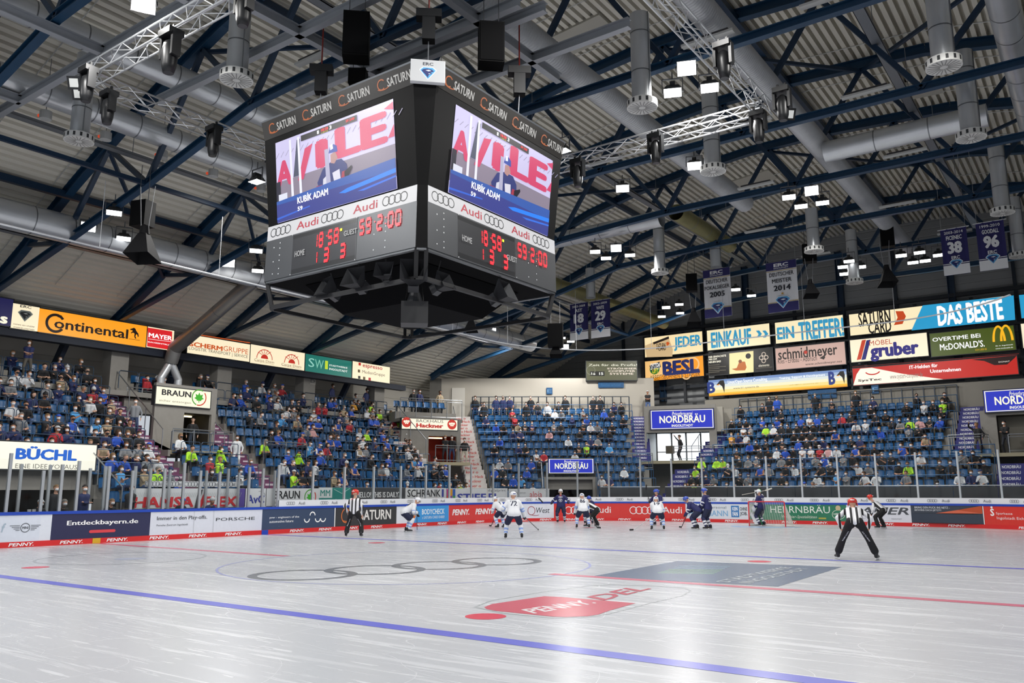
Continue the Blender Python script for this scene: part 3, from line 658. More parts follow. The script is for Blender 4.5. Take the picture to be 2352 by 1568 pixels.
# end wall
EY=43.6
panelled('wall_end','grey ribbed metal wall at the far end',(-31,EY,0),(1,0,0),62,0,21,'8B8D8E',42,.55,.1)
m=M()
for i,(px,w) in enumerate(((1515,.42),(1611,.2),(1711,.42),(1820,.2),(1929,.45),(2055,.2),(2184,.45),(2331,.2),(1428,.2))):
    p=at(px,650,y=EY-.25); m=M(); m.ibeam((p.x,p.y,8.6),(p.x+.001,p.y,18.3),w,.4,mat('14304A',.5)) if w>.3 else m.box((p.x,p.y,13.4),(w,.2,9.6),mat('14202E',.5))
    m.build('wall_column',label='%s steel column on the end wall, %s from the left'%('broad blue' if w>.3 else 'narrow dark',nth((9,2,3,4,5,6,7,8,1).index(i+1)+1 if 0 else sorted((1515,1611,1711,1820,1929,2055,2184,2331,1428)).index(px)+1)),cat='column')
m=M()
for z in (14.15,9.6): m.beam((-16,EY-.35,z),(17,EY-.35,z),.2,.25,mat('1A2028',.5))
m.build('wall_rail',label='dark horizontal steel rails on the end wall',cat='beam')
panelled('wall_concrete_end','concrete wall behind the goal-end block',(-9.6,42.0,0),(1,0,0),22,0,8.35,'8F8B82',4,.85,.03)
panelled('wall_right_end','concrete wall around the right doorway',(8.4,39.4,0),(1,0,0),8,0,6.3,'8F8B82',2,.85,.03)
m=M(); q=BN2.P(0,-2.7,1.6); m.frm(q,BN2.t*6.1,BN2.o*.2,V((0,0,7.4)),mat('9A968C',.85,noise=.1)); m.frm(BN2.P(0,-2.55,.25,5.75),BN2.t*5.4,BN2.o*1.2,V((0,0,1.7)),mat('A8A499',.8)); m.build('wall_doorway',kind='structure',label='concrete wall around the lit doorway',cat='wall')
# dark tarpaulin front walls
def front(P,U,w,z0,z1,c,name,label,rail=True):
    m=M(); n=max(1,int(w/1.9)); mt=mat(c,.45,noise=.2,ns=1.5)
    U=V(U).normalized(); N=V((U.y,-U.x,0))
    for i in range(n): m.frm(V(P)+U*(w*i/n+.01)+V((0,0,z0)),U*(w/n-.02),-N*.06,V((0,0,z1-z0)),mt)
    if rail: m.tube([V(P)+V((0,0,z1+.05)),V(P)+U*w+V((0,0,z1+.05))],.03,mat('C4C8CC',.4,.4),5)
    m.build(name,label=label,cat='barrier')
front(BE.P0+BE.t*5.5-BE.o*.1,BE.t,3.7,0,1.95,'3B3D40','front_barrier','dark grey sheeting in front of the corner block, right of the passage')
front((-8.4,32.3,0),(1,0,0),24,0,1.95,'3D3F42','front_barrier','long dark grey sheeting in front of the goal-end block')
front((-17.05,1.9,0),(0,1,0),23.6,0,1.12,'77726A','front_barrier','low grey wall under the banners of the left stand',False)
front(BE.P0+BE.t*(-1.2)-BE.o*.1,BE.t,3.2,0,1.0,'77726A','front_barrier','low grey wall under the banners at the corner',False)
# ---------------------------------------------------------------- printed banners above the bench
bn=lambda label,TL,BR,bg,**k:plane_sign('advert_banner',label,TL,BR,'x',-17.02,bg=bg,e=0,fr='B9BCBF',depth=.05,cat='banner',trim=.01,**k)
s=bn('white hatched banner with red HANSA FLEX behind the benches',(300,1121),(546,1164),'DADDDF'); s.cr=(320,840,.2168)
for i in range(60): s.line([(-60+i*19,1390),(-40+i*19,1340)],.012,mat('B6BABD'))
s.cr=None
s.text('HANSA',(.03,.42,.56,.95),mat('D32F36'),.04,.05); s.text('FLEX',(.66,.42,.98,.95),mat('D32F36'),.04,.05); s.poly([(.57,.98),(.60,.1),(.64,.05),(.60,.98)],mat('3A3A3E')); s.poly([(.60,.95),(.65,.3),(.68,.25),(.64,.95)],mat('D32F36')); fin(s)
s=bn('narrow purple banner beside the HANSA FLEX banner',(546,1121),(563,1164),'5B4A9A'); fin(s)
s=bn('white banner with a blue AvC mark',(563,1121),(611,1164),'E4E6EA'); s.text('AvC',(.1,.35,.9,.8),mat('3C46A0'),.04); s.ring(.7,.5,.3,.02,mat('8C8F95'),20,110); fin(s)
def leaf(s,cx,cy,r):
    s.ring(cx,cy,r,r*.14,mat('4FA636'),60,250); s.ring(cx,cy,r,r*.14,mat('D8432F'),255,400)
    pts=[(0,-.62),(.18,-.28),(.5,-.42),(.42,-.05),(.66,.1),(.3,.28),(.3,.42),(.06,.36),(.04,.62),(-.04,.62),(-.06,.36),(-.3,.42),(-.3,.28),(-.66,.1),(-.42,-.05),(-.5,-.42),(-.18,-.28)]
    s.poly([(cx+x*r/s.w,cy+y*r/s.h) for x,y in pts],mat('46B92E'))
s=bn('white banner with BRAUN and a green leaf above the boards',(611,1121),(733,1160),'DFE1E3'); s.text('BRAUN',(.14,.14,.62,.6),mat('2B2D30'),.03); s.text('sicher entsorgen',(.14,.72,.62,.92),mat('4A4C50')); leaf(s,.82,.5,.36); fin(s)
s=bn('green and white banner with MM lettering',(733,1119),(806,1158),'2F8C84'); s.rect((0,0,.4,.6),mat('DDE3E3')); s.text('MM',(.04,.14,.34,.5),mat('2F8C84'),.02); s.text('www.mm-bauen.de',(.04,.66,.9,.78),mat('DDE8E6')); s.text('HOCHBAU GMBH · NEUBAU',(.04,.84,.95,.95),mat('DDE8E6')); s.line([(.45,.1),(.7,.35),(.95,.05)],.03,mat('A9D6D0')); fin(s)
s=bn('dark grey banner reading HELLO! THIS IS DAILY7',(806,1119),(931,1156),'4A4C4F'); s.text('HELLO! THIS IS DAILY7',(.1,.27,.9,.6),mat('F0F1F2'),.03); s.text('WASCHEN · HAUPT 16',(.42,.78,.7,.86),mat('B9BBBE')); fin(s)
s=bn('white banner with SCHRANK and red direkt',(931,1120),(1025,1155),'DEE0E1'); s.text('SCHRANK',(.05,.1,.85,.58),mat('33363A'),.02); s.text('www.schrank-direkt.de',(.05,.66,.7,.8),mat('4A4C50')); s.text('direkt',(.7,.64,.97,.95),mat('C7363C'),.01); s.rect((.88,.08,.93,.6),mat('3E46A0')); fin(s)
be=lambda label,TL,BR,bg:plane_sign('advert_banner',label,TL,BR,P=BE.P0-BE.o*.14,n=BE.o,bg=bg,e=0,fr='B9BCBF',depth=.05,cat='banner',trim=.01)
s=bn('white banner with STIEFEL in blue and colour blocks',(1026,1121),(1118,1154),'DFE1E4'); 
for i,c in enumerate(('C23A8A','E8A12E','3C6BC0','D8432F','8E4AA0','3AA05A')): s.rect((.0+i%3*.07,.05+i//3*.45,.065+i%3*.07,.5+i//3*.45),mat(c))
s.text('STIEF',(.25,.36,.98,.9),mat('3E49A8'),.03); fin(s)
s=be('white banner ending in EL beside the computing centre advert',(1120,1121),(1166,1154),'DFE1E4'); s.text('EL',(.05,.36,.6,.9),mat('3E49A8'),.03); s.text('digitalprint',(.02,.05,.9,.28),mat('5B5E66')); fin(s)
s=be('pale banner with red alpia lettering',(1168,1122),(1262,1152),'D9DBDD'); s.text('Ihr Rechenzentrum',(.03,.2,.42,.4),mat('8F9398')); s.text('im Herzen Bayerns',(.03,.55,.42,.75),mat('8F9398')); s.text('alpia',(.52,.2,.82,.82),mat('C7363C'),-.002); s.ring(.82,.4,.3,.015,mat('A9ACB0'),-60,120); fin(s)
s=bn('white strip with small ring logos above the HANSA FLEX banner',(335,1104),(546,1118),'DCDEE0')
for i in range(5): s.rings4(.07+.2*i,.5,.19,mat('6A6D73')); s.text('Audi',(.125+.2*i,.2,.165+.2*i,.8),mat('6A6D73'))
fin(s)

m=M(); fm=mat('23262B',.6)
for x in np.linspace(-14.9,14.6,10): m.frm((x,42.85,8.4),(.2,0,0),(0,.15,0),(0,0,5.4),fm)
for z in (8.7,10.3,11.8,13.4): m.frm((-14.9,42.9,z),(31.5,0,0),(0,.12,0),(0,0,.16),fm)
m.build('sign_frame',label='dark steel frame carrying the lit signs on the end wall',cat='frame')
m=M(); m.frm((-17,-8,0),(1.85,0,0),(0,18,0),(0,0,.25),mat('55565A',.8)); m.build('floor_bench',kind='structure',label='low raised floor behind the left boards',cat='floor')
# ---------------------------------------------------------------- lit signs
L5=(0,640,.39552); C6=(500,740,.33167); C2=(1280,440,.29342); C3=(1850,440,.2934); C8=(1640,680,.4208); C7=(1060,700,.35714); CB=(320,840,.2168); CH=(860,860,.2041); CN=(1240,900,.21043)
CRM='FFF0CC'
def lsign(label,TL,BR,bg,e=.95,**k): return plane_sign('lit_sign',label,TL,BR,'x',-26,bg=bg,e=e,depth=.3,**k)
k_=lambda c,e=.75:mat(c,.5,0,e)
s=lsign('navy lit sign ending in the letter S at the left edge',(-60,670),(27,752),'2B2A66',.5); s.cr=L5; s.text('s',(2,215,42,264),k_('FFF6DC',1),.05); fin(s)
s=lsign('cream lit sign with a grey club crest left of the orange sign',(28,693),(88,764),CRM); s.cr=L5; s.text('ERC',(118,150,182,176),k_('3A3C3E'),.03); s.panther(146,216,.52,True); s.text('DANKE AN UNSERE',(78,258,200,284),k_('4A4A46'),.01); s.text('STARKEN PARTNER',(78,276,200,302),k_('4A4A46'),.01); fin(s)
s=lsign('orange lit Continental sign with a rearing horse mark',(89,705),(336,800),'FFA31E'); s.cr=L5; bk=k_('2A1608',0)
s.ring(322,258,.47,.13,bk,35,325); s.poly([(322,208),(360,213),(352,228),(335,222)],bk); s.text('ontinental',(318,226,742,350),bk,.025)
s.poly([(755,292),(768,288),(778,284),(786,290),(790,300),(796,310),(803,318),(806,335),(800,338),(797,325),(790,322),(786,335),(792,346),(784,348),(779,334),(781,318),(772,312),(762,318),(760,312),(770,305),(768,298),(758,298)],bk); s.line([(748,349),(812,357)],.02,bk); fin(s)
s=lsign('red and cream lit sign MAYER BAUZENTRUM',(338,747),(399,808),CRM); s.cr=L5; s.poly([(858,283),(1000,306),(997,414),(854,392)],k_('E0242A',.9)); s.text('MAYER',(864,312,998,360),k_('FFFFFF',1),.04); s.text('BAUZENTRUM',(860,362,996,390),k_('FFFFFF',1),.03); s.line([(862,349),(996,366)],.02,k_('FFFFFF',1)); fin(s)
s=lsign('cream lit sign SCHERM GRUPPE with orange lettering',(431,765),(574,833),CRM); s.cr=L5; s.text('SCHERM',(1100,362,1292,420),k_('E2622A'),.05); s.text('GRUPPE',(1298,388,1440,440),k_('E2622A'),-.005); s.text('LOGISTIK TRANSPORT | SERVICE',(1098,392,1438,467),k_('5A5850'),-.003); s.line([(1100,317),(1452,372)],.05,k_('E2622A')); fin(s)
s=lsign('cream lit sign with two red half-sun marks',(575,788),(700,853),CRM); s.cr=C6; rd=k_('D8382A')
for cx,cy in ((324,240),(512,272)):
    s.ring(cx,cy+14,.58,.05,rd,0,180); s.disc(cx,cy+12,.26,rd,a0=0,a1=180)
    for a in (-50,-25,0,25,50): s.line([(cx+20*math.sin(math.radians(a)),cy-4-18*math.cos(math.radians(a))),(cx+58*math.sin(math.radians(a)),cy-4-48*math.cos(math.radians(a)))],.035,rd)
    s.text('Carpe Diem',(cx-70,cy+8,cx+66,cy+52),k_('8A6A50')); s.line([(cx-70,cy+26),(cx+66,cy+54)],.012,k_('8A6A50'))
fin(s)
s=lsign('dark green lit sign SWI STADTWERKE INGOLSTADT',(701,810),(808,869),'1F7F72',.75); s.cr=C6; s.text('S',(630,245,668,312),k_('9FE0D0',.8),-.01); s.text('W',(675,255,732,325),k_('8FD8C0',.8),-.005); s.text('I',(744,265,762,326),k_('C9E03A',.9),.02); s.text('STADTWERKE',(772,290,898,322),k_('F2F7F2',.9),.03); s.text('INGOLSTADT',(772,314,898,348),k_('F2F7F2',.9),.03); fin(s)
s=lsign('cream lit sign espresso MedienGruppe with small squares',(809,827),(896,882),CRM); s.cr=C6; s.text('espresso',(1004,290,1140,340),k_('C8303A'),.02); s.text('MedienGruppe',(1002,330,1157,382),k_('4A4640'),-.003)
for a,b,c in ((975,278,'D8302A'),(970,326,'6B5A3A'),(972,370,'2A2A28'),(1006,376,'6B5A3A'),(1044,382,'C8303A')): s.poly([(a,b),(a+16,b+2),(a+16,b+22),(a,b+20)],k_(c))
fin(s)
def esign(label,TL,BR,bg,e=.95,**k): return plane_sign('lit_sign',label,TL,BR,'y',42.5,bg=bg,e=e,depth=.3,**k)
BU='3FA9D6'
s=esign('lit sign JEDER with a tilted customer card',(1479,775),(1616,808),'FFE7B4'); s.cr=C2; s.poly([(685,1205),(868,1133),(905,1235),(900,1290),(700,1296)],k_('E9C795')); s.poly([(748,1180),(872,1132),(876,1150),(755,1196)],k_('2E2622')); s.text('SATURN',(775,1190,850,1228),k_('2E2622'),.03); s.text('CARD',(790,1210,852,1240),k_('2E2622'),.03); s.poly([(852,1180),(868,1174),(880,1188),(868,1202),(858,1206)],k_('E2622A')); s.text('JEDER',(912,1140,1130,1226),k_(BU),.05); fin(s)
s=esign('lit sign EINKAUF with two blue chevrons',(1622,758),(1771,791),'FFEFC4'); s.cr=C2; s.text('EINKAUF',(1200,1103,1522,1194),k_(BU),.05)
for x in (1560,1610): s.poly([(x-5,1088),(x+20,1085),(x+42,1112),(x+24,1140),(x,1143),(x+16,1115)],k_(BU))
fin(s)
s=esign('lit sign EIN TREFFER!',(1778,740),(1941,774),'FFEFC4'); s.cr=C8; s.text('EIN',(342,172,440,228),k_(BU),.05); s.text('TREFFER!',(458,142,712,218),k_(BU),.05); fin(s)
s=esign('wide lit sign SATURN CARD and DAS BESTE in blue',(1948,721),(2331,733),'FFEFC4'); s.cr=C3; s.poly([(918,890),(1630,812),(1642,1003),(830,1086)],k_('2FA5D8',.85)); s.text('SATURN',(410,945,670,1032),k_('1E1A18'),.03); s.text('CARD',(488,1022,676,1096),k_('1E1A18'),.03); s.poly([(705,935),(765,935),(787,975),(760,1035),(692,1045),(722,985)],k_('F05A2A',.6)); s.text('DAS BESTE',(1025,895,1556,1000),k_('FFFFFF',1),.05); fin(s)
s=esign('lit orange sign BESL with a dark blue name',(1480,829),(1617,864),'F2C07A'); s.cr=C2; s.poly([(930,1320),(1140,1282),(1148,1440),(760,1478),(700,1480),(820,1440)],k_('F59A1E',.9)); s.ring(1060,1350,.55,.12,k_('F8C98A',.8)); s.ring(1010,1430,.4,.1,k_('F8C98A',.8)); s.disc(762,1388,.42,k_('2F7A32')); s.poly([(722,1362),(800,1330),(812,1372),(735,1408)],k_('1E2A3A')); s.text('SYSTEM',(730,1345,804,1390),k_('FFFFFF',.8),.02); s.text('LIFT',(745,1385,790,1418),k_('E8D23A',.8),.03); s.text('BESL',(822,1330,1115,1408),k_('1F2A66'),.06); s.text('ARBEITSBÜHNEN & STAPLER',(725,1432,1118,1442),k_('4A3A2A')); s.rect((840,1422,1118,1416),k_('1F2A66')); fin(s)
s=esign('dark lit sign with a seated orange figure between black panels',(1626,812),(1778,851),'17110E',.25); s.cr=C2
for i,(t,x1) in enumerate((('DER EINFACHSTE',1322),('WEG ZUM',1250),('NEUEN BAD',1282))): s.text(t,(1185,1288+i*20,x1,1298+i*21-(x1-1182)*.06),k_('F6F0DC',1),.03)
for i in range(5): s.line([(1185,1360+i*14),(1270+i%2*50,1353+i*14)],.03,k_('A9A08C',.4))
s.poly([(1347,1266),(1535,1246),(1537,1412),(1348,1428)],k_('F4E6A8',.9)); s.poly([(1405,1380),(1425,1330),(1470,1330),(1482,1375),(1470,1398),(1400,1400),(1365,1388)],k_('D9762A',.6)); s.disc(1432,1328,.13,k_('8A4A22')); s.disc(1495,1286,.2,k_('1A1614')); s.text('elements',(1575,1352,1660,1364),k_('E8E0CC',1))
for a,b in ((1616,1272),(1596,1300),(1636,1296),(1616,1324)): s.ring(a,b,.16,.05,k_('D9C8B8',.8))
s.line([(1558,1382),(1684,1372)],.02,k_('A9A08C',.4)); fin(s)
s=esign('pinkish lit sign schmidmeyer with a digger bucket mark',(1779,799),(1945,837),'D9B3A6',.75); s.cr=C8; s.text('schmidmeyer',(348,290,676,338),k_('2E2420'),.02); s.text('Kies - Erdbau - Abbruch',(348,342,562,350),k_('3E3430'),.0); s.text('www.schmidmeyer.net',(498,366,700,364),k_('2E2420'),.01); s.disc(500,306,.12,k_('C83A2A')); s.poly([(576,338),(600,322),(608,336),(594,344)],k_('2E2420')); s.line([(596,338),(615,312)],.05,k_('2E2420')); fin(s)
s=esign('wide lit sign with large letter B at both ends, blue fading to yellow',(1626,873),(1948,888),'E8C46A'); s.cr=None
for i,(c,y0,y1) in enumerate((('6F8CC0',0,.14),('9FB4D2',.14,.3),('DCE2DC',.3,.46),('F6ECC4',.46,.62),('F8DC8A',.62,.8),('F5BE3A',.8,.9),('E8981E',.9,1))): s.rect((.004,y0+.015,.996,y1-.015 if y1==1 else y1+.015),k_(c,.9))
s.cr=C8; s.text('Linux/Open Source Consulting,',(75,460,293,466),k_('FFFFFF',1),.015); s.text('www.b1-systems.de',(105,498,246,500),k_('4A4238')); s.text('Training, Support & Development',(355,442,607,438),k_('FFFFFF',1),.015); s.text('info@b1-systems.de',(412,484,570,476),k_('4A4238')); s.text('B',(622,412,664,482),k_('1F3A8A'),.06); s.text('B',(-38,470,8,528),k_('1F3A8A'),.06)
for x,y in ((690,440),(35,490)): s.poly([(x-22,y-5),(x-2,y-30),(x+18,y-32),(x+24,y-10),(x+22,y+38),(x+10,y+2),(x-6,y-10)],k_('14100C')); s.poly([(x-24,y-4),(x-4,y-12),(x-8,y-4)],k_('F0901E'))
fin(s)
s=esign('lit cream sign gruber with red and blue slashes',(1950,780),(2135,818),'FFF1D2'); s.cr=C3
for a,c in ((400,'D8482A'),(436,'2A2A7A')): s.poly([(a+42,1163),(a+74,1158),(a+36,1312),(a+2,1318)],k_(c))
s.text('MÖBEL',(498,1160,680,1190),k_('C84A3A'),-.004); s.text('gruber',(500,1195,895,1300),k_('2F2C86'),.06); s.text('Siemensstr. 7 - Gaimersheim',(580,1312,902,1294),k_('3A3838')); fin(s)
s=esign('green lit fast food sign OVERTIME BEI with golden arches',(2133,765),(2336,804),'5A6B1E',.55); s.cr=C3; s.text('OVERTiME BEi',(992,1145,1372,1140),k_('FFFFFF',1),.02); s.text('McDONALD\'S.',(1050,1192,1405,1212),k_('FFFFFF',1),.02); s.text('ICH LIEB ES',(1330,1232,1420,1238),k_('E8B41E',.9)); s.text('8x in Ingolstadt',(1488,1204,1625,1202),k_('FFFFFF',1),.01); s.text('www.mcdonalds.de',(1488,1224,1625,1222),k_('FFFFFF',1)); gd=k_('F6B51E',1)
a0=s.fx(1548,1190)
for q in (1518,1578):
    c=s.fx(q,1172-(q-1518)*.1); s.ring(c[0],c[1],.36,.13,gd,0,180,ry=1.0,raw=True)
fin(s)
s=esign('red lit sign SysTec with a white swoosh',(1956,845),(2342,860),'D0281E',.75); s.cr=C3; s.poly([(1300,1315),(1655,1280),(1640,1300),(1580,1352),(1480,1358),(1400,1325)],k_('4A2A26',.2)); s.poly([(375,1515),(400,1430),(430,1385),(520,1378),(760,1425),(1080,1468)],k_('FFF4E2',.95)); s.ring(525,1400,.5,.08,k_('D0281E'),200,340,ry=.3); s.text('SysTec',(410,1470,597,1480),k_('2A2422'),.04); s.text('www.system-computer.de',(660,1428,920,1462),k_('8A827A')); s.text('IT-Helden für',(812,1362,1036,1372),k_('FFFFFF',1),.03); s.text('Unternehmen',(975,1392,1218,1402),k_('FFFFFF',1),.03); s.text('DONAT',(1512,1328,1600,1332),k_('E8DCD2',.9),.01)
s.line([(365,1372),(1672,1268)],.04,k_('6A1612')); fin(s)
s=esign('blue lit sign cut off at the right edge, top row',(2338,676),(2420,725),'2FA5D8',.85); fin(s)
s=esign('cream lit sign cut off at the right edge, second row',(2342,742),(2420,795),'FFF1D2'); fin(s)
# corner clock sign
s=plane_sign('lit_sign','olive glowing scoreboard with the small digits 16 and 15',(1345,828),(1465,874),P=BE.P0+BE.o*9.9,n=BE.o,bg='77785A',e=.4); s.cr=C2
s.text('Zeit für die Profis!',(245,1348,625,1364),k_('F2F0DA',.9),.01)
for i,t in enumerate(('STRÖHMER','COMPUTER','SYSTEME')): s.text(t,(390+i*10,1376+i*21,624-i*14,1390+i*21),k_('F2E2D2',.9),.02)
s.rect((256,1406,370,1442),k_('14140F')); s.text('16',(266,1414,298,1434),k_('F6F6EE',1),.02); s.text('15',(328,1414,360,1434),k_('F6F6EE',1),.02); s.ring(262,1398,.35,.04,k_('9FA088',.4)); fin(s)
def small(label,TL,BR,P,n,t,c='1F4F7A',tc='6F9CC4',name='wall_sign'):
    s=plane_sign(name,label,TL,BR,P=P,n=n,bg=c,e=0,depth=.04,fr=c); s.text(t,(.12,.25,.88,.75),k_(tc),.01); return fin(s)
small('small blue square sign with letter E on the corner wall',(1255,890),(1269,905),BE.P0+BE.o*10.1,BE.o,'E')
small('dark blue smoking notice under the olive scoreboard',(1374,877),(1433,890),BE.P0+BE.o*10.1,BE.o,'Rauchen verboten!',tc='2F6E9E')
small('blue square sign with letter F under the red sign',(2001,885),(2019,903),V((0,41.9,0)),V((0,1,0)),'F')
small('dark blue smoking notice under the yellow sign',(1855,897),(1922,913),V((0,41.9,0)),V((0,1,0)),'Rauchen verboten!',tc='2F6E9E')
small('dark letter D on a concrete pillar',(712,866),(725,884),V((-26.58,0,0)),V((1,0,0)),'D',c='8F8C86',tc='26282A')
# portal signs
def psign(label,TL,BR,P,n,bg,e=.9): return plane_sign('portal_sign',label,TL,BR,P=P,n=n,bg=bg,e=e,depth=.3)
s=psign('big cream lit sign BÜCHL in blue letters',(-150,1003),(220,1083),V((-19.28,0,0)),V((1,0,0)),'FFFBEA'); s.cr=L5; s.text('BÜCHL',(95,968,445,1058),k_('1F6AD8'),.06); s.text('EINE IDEE VORAUS',(90,1072,446,1106),k_('77736A'),-.004); fin(s)
s=psign('cream lit sign BRAUN with green leaf over the portal',(358,884),(484,940),V((-22.8,0,0)),V((1,0,0)),'FFF8DC'); s.cr=CB; s.text('BRAUN',(240,244,548,338),k_('2B2D30'),.04); s.text('sicher entsorgen',(212,350,545,410),k_('6A6A66'),-.003)
a=s.fx(633,336); s.cr=None; leaf(s,a[0],a[1],.42); fin(s)
s=psign('cream lit bakery sign with two red round marks',(922,958),(1052,990),BH.P0-BH.o*.05,BH.o,'FFF8E0'); s.cr=CH; s.text('BACKHAUS',(472,500,775,546),k_('4A4A46'),-.004); s.text('Hackner',(470,545,775,604),k_('C82A24'),.06)
for x,y in ((362,535),(872,562)):
    s.disc(x,y,.33,k_('DC3A2A',.7)); 
    for d in (-28,0,28): s.disc(x+d*.8,y-12+abs(d)*.1,.075,k_('FFF2DC',.9))
    s.line([(x-24,y-8),(x-10,y+18),(x,y),(x+10,y+19),(x+24,y-8)],.06,k_('FFF2DC',.9))
fin(s)
def nord(label,TL,BR,P,n):
    s=psign(label,TL,BR,P,n,'1C2FC8',.75)
    w=k_('F4F1D8',1)
    t=.07/s.w*1.2
    for b in ((t,.05,1-t,.08),(t,.92,1-t,.95),(t,.05,t*1.6,.95),(1-t*1.6,.05,1-t,.95)): s.rect(b,w)
    s.text('Privatbrauerei',(.35,.13,.67,.33),w,0,.25); s.text('NORDBRÄU',(.15,.24,.86,.68),w,.03); s.text('INGOLSTADT',(.34,.75,.67,.87),w,.03); return fin(s)
nord('blue lit brewery sign over the dark low passage',(1258,1052),(1366,1088),BE.P0+BE.o*2.0,BE.o)
nord('large blue lit brewery sign over the bright doorway',(1492,941),(1642,984),BN2.P0-BN2.o*.1,BN2.o)
nord('blue lit brewery sign at the right edge',(2256,896),(2440,940),V((0,37.8,0)),V((0,1,0)))
# hanging fabric banners
def ban(label,TL,BR,draw,bg):
    a,b=at(*TL,y=29.6),at(*BR,y=29.6); O=V((a.x,29.6,b.z)); w=b.x-a.x; h=a.z-b.z
    r=thing('hanging_banner',label,'banner',O+V((w/2,0,0)),'club banners under the roof')
    m=M(); n=8; fm=mat(bg,.8)
    for i in range(n):
        y=[.03*math.sin(q*2.1) for q in (i,i+1)]
        p=[O+V((w*(i+j)/n,y[j],z)) for z in (0,h) for j in (0,1)]; m.quad(p[0],p[1],p[3],p[2],fm)
        m.quad(p[1]+V((0,.012,0)),p[0]+V((0,.012,0)),p[2]+V((0,.012,0)),p[3]+V((0,.012,0)),fm)
    m.build('cloth',r); m=M(); m.cyl(O+V((-.12,0,h)),O+V((w+.12,0,h)),.025,mat('C9CBCE',.4,.5)); 
    for x in (.05,w-.05): m.cyl(O+V((x,0,h)),O+V((x,0,14.9)),.008,mat('C9CBCE',.4,.5),n=4)
    m.build('rod',r)
    s=Sg(lambda x,y,d:O+V((x,-.045-d,y)),w,h,.003); s.root=r; draw(s); fin(s)
W_,NV=mat('EEEFF2',.8),mat('2C2A63',.8)
def dn(yr,nm,no):
    def f(s):
        s.rect((0,.79,1,1),W_,1); s.rect((0,.755,1,.77),W_); s.text(yr,(.14,.06,.86,.12),W_,.02); s.text(nm,(.2 if len(nm)>5 else .3,.16,.8 if len(nm)>5 else .7,.25),W_,.04); s.text(no,(.22,.29,.78,.55),W_,.07); s.text('ERC',(.34,.6,.66,.67),W_,.04); s.panther(.5,.78,s.h*.2)
    return f
def dw(l1,l2,yr,star):
    def f(s):
        s.rect((0,0,1,.16),NV); s.rect((0,.82,1,1),NV); s.rect((0,.175,1,.185),mat('C2A85A',.8)); s.rect((0,.80,1,.81),mat('C2A85A',.8)); s.text('ERC',(.26,.03,.74,.1),W_,.05); s.text('INGOLSTADT',(.26,.115,.74,.14),W_,.03)
        d=mat('2E3038',.8); s.text(l1,(.1,.21,.9,.29),d,.02); s.text(l2,(.04 if len(l2)>8 else .18,.34,.96 if len(l2)>8 else .82,.42),d,.02); s.text(yr,(.22,.47,.78,.58),d,.04); s.panther(.5,.81,s.h*.24)
        if star: s.poly([(.5+.06*(1 if i%2==0 else .4)*math.sin(i*PI/5),.64-.03*(1 if i%2==0 else .4)*math.cos(i*PI/5)) for i in range(10)],mat('C9993A',.8))
    return f
ban('purple banner AST 18 near the scoreboard',(1309,699),(1352,778),dn('2003-2009','AST','18'),'2C2A63')
ban('purple banner WAITE 29 beside the number 18 banner',(1357,692),(1403,772),dn('2003-2009','WAITE','29'),'2C2A63')
ban('white banner DEUTSCHER POKALSIEGER 2005',(1615,623),(1682,724),dw('DEUTSCHER','POKALSIEGER','2005',0),'E9EAEE')
ban('white banner DEUTSCHER MEISTER 2014 with a gold star',(1759,606),(1836,711),dw('DEUTSCHER','MEISTER','2014',1),'E9EAEE')
ban('purple banner FICENEC 38',(2159,529),(2230,626),dn('2003-2014','FICENEC','38'),'2C2A63')
ban('purple banner GOODALL 96 at the far right',(2240,514),(2317,615),dn('1999-2010','GOODALL','96'),'2C2A63')
# ---------------------------------------------------------------- scoreboard cube
sc=thing('scoreboard_cube','four-sided video scoreboard cube hanging over centre ice','scoreboard',(0,0,7))
BLK=mat('0A0A0B',.6,spec=.12); GRY=mat('8C8E90',.28,.75,noise=.15,ns=2)
LV=[(7.0,2.58,2.76),(8.06,2.57,2.74),(8.44,2.56,2.73),(10.72,2.6,2.96),(11.2,2.62,3.08)]
def octo(a,w,z): return [V(p+(z,)) for p in ((-a,-w),(a,-w),(w,-a),(w,a),(a,w),(-a,w),(-w,a),(-w,-a))]
m=M()
for (z0,a0,w0),(z1,a1,w1) in zip(LV,LV[1:]):
    A,B=octo(a0,w0,z0),octo(a1,w1,z1)
    for i in range(8): m.quad(A[i],A[(i+1)%8],B[(i+1)%8],B[i],BLK)
A=octo(2.62,3.08,11.2); m.add(A,[tuple(range(8))],BLK)
for p,q in zip(octo(2.62,3.08,11.2),octo(2.62,3.08,11.2)[1:]): m.cyl(p,q,.025,STEEL,n=4)
m.build('casing',sc)
m=M()      # open lower frame
A=octo(2.55,2.7,7.0); B=octo(2.45,2.6,6.35); fm=mat('17171A',.6)
for i in range(8): m.beam(A[i],B[i],.09,.09,fm); m.beam(B[i],B[(i+1)%8],.09,.09,fm); m.beam(A[i],A[(i+1)%8],.1,.1,mat('6E7174',.4,.6)); m.beam(B[i],B[(i+1)%8],.06,.06,fm)
D_=mat('08080A',.95,spec=.1)
A,B=octo(1.9,2.0,6.96),octo(1.25,1.3,6.25)
for i in range(8): m.quad(A[i],A[(i+1)%8],B[(i+1)%8],B[i],D_)
m.add(octo(1.25,1.3,6.25),[tuple(range(7,-1,-1))],D_)
m.add(octo(2.5,2.7,6.98),[tuple(range(7,-1,-1))],D_)
m.build('lower_frame',sc)
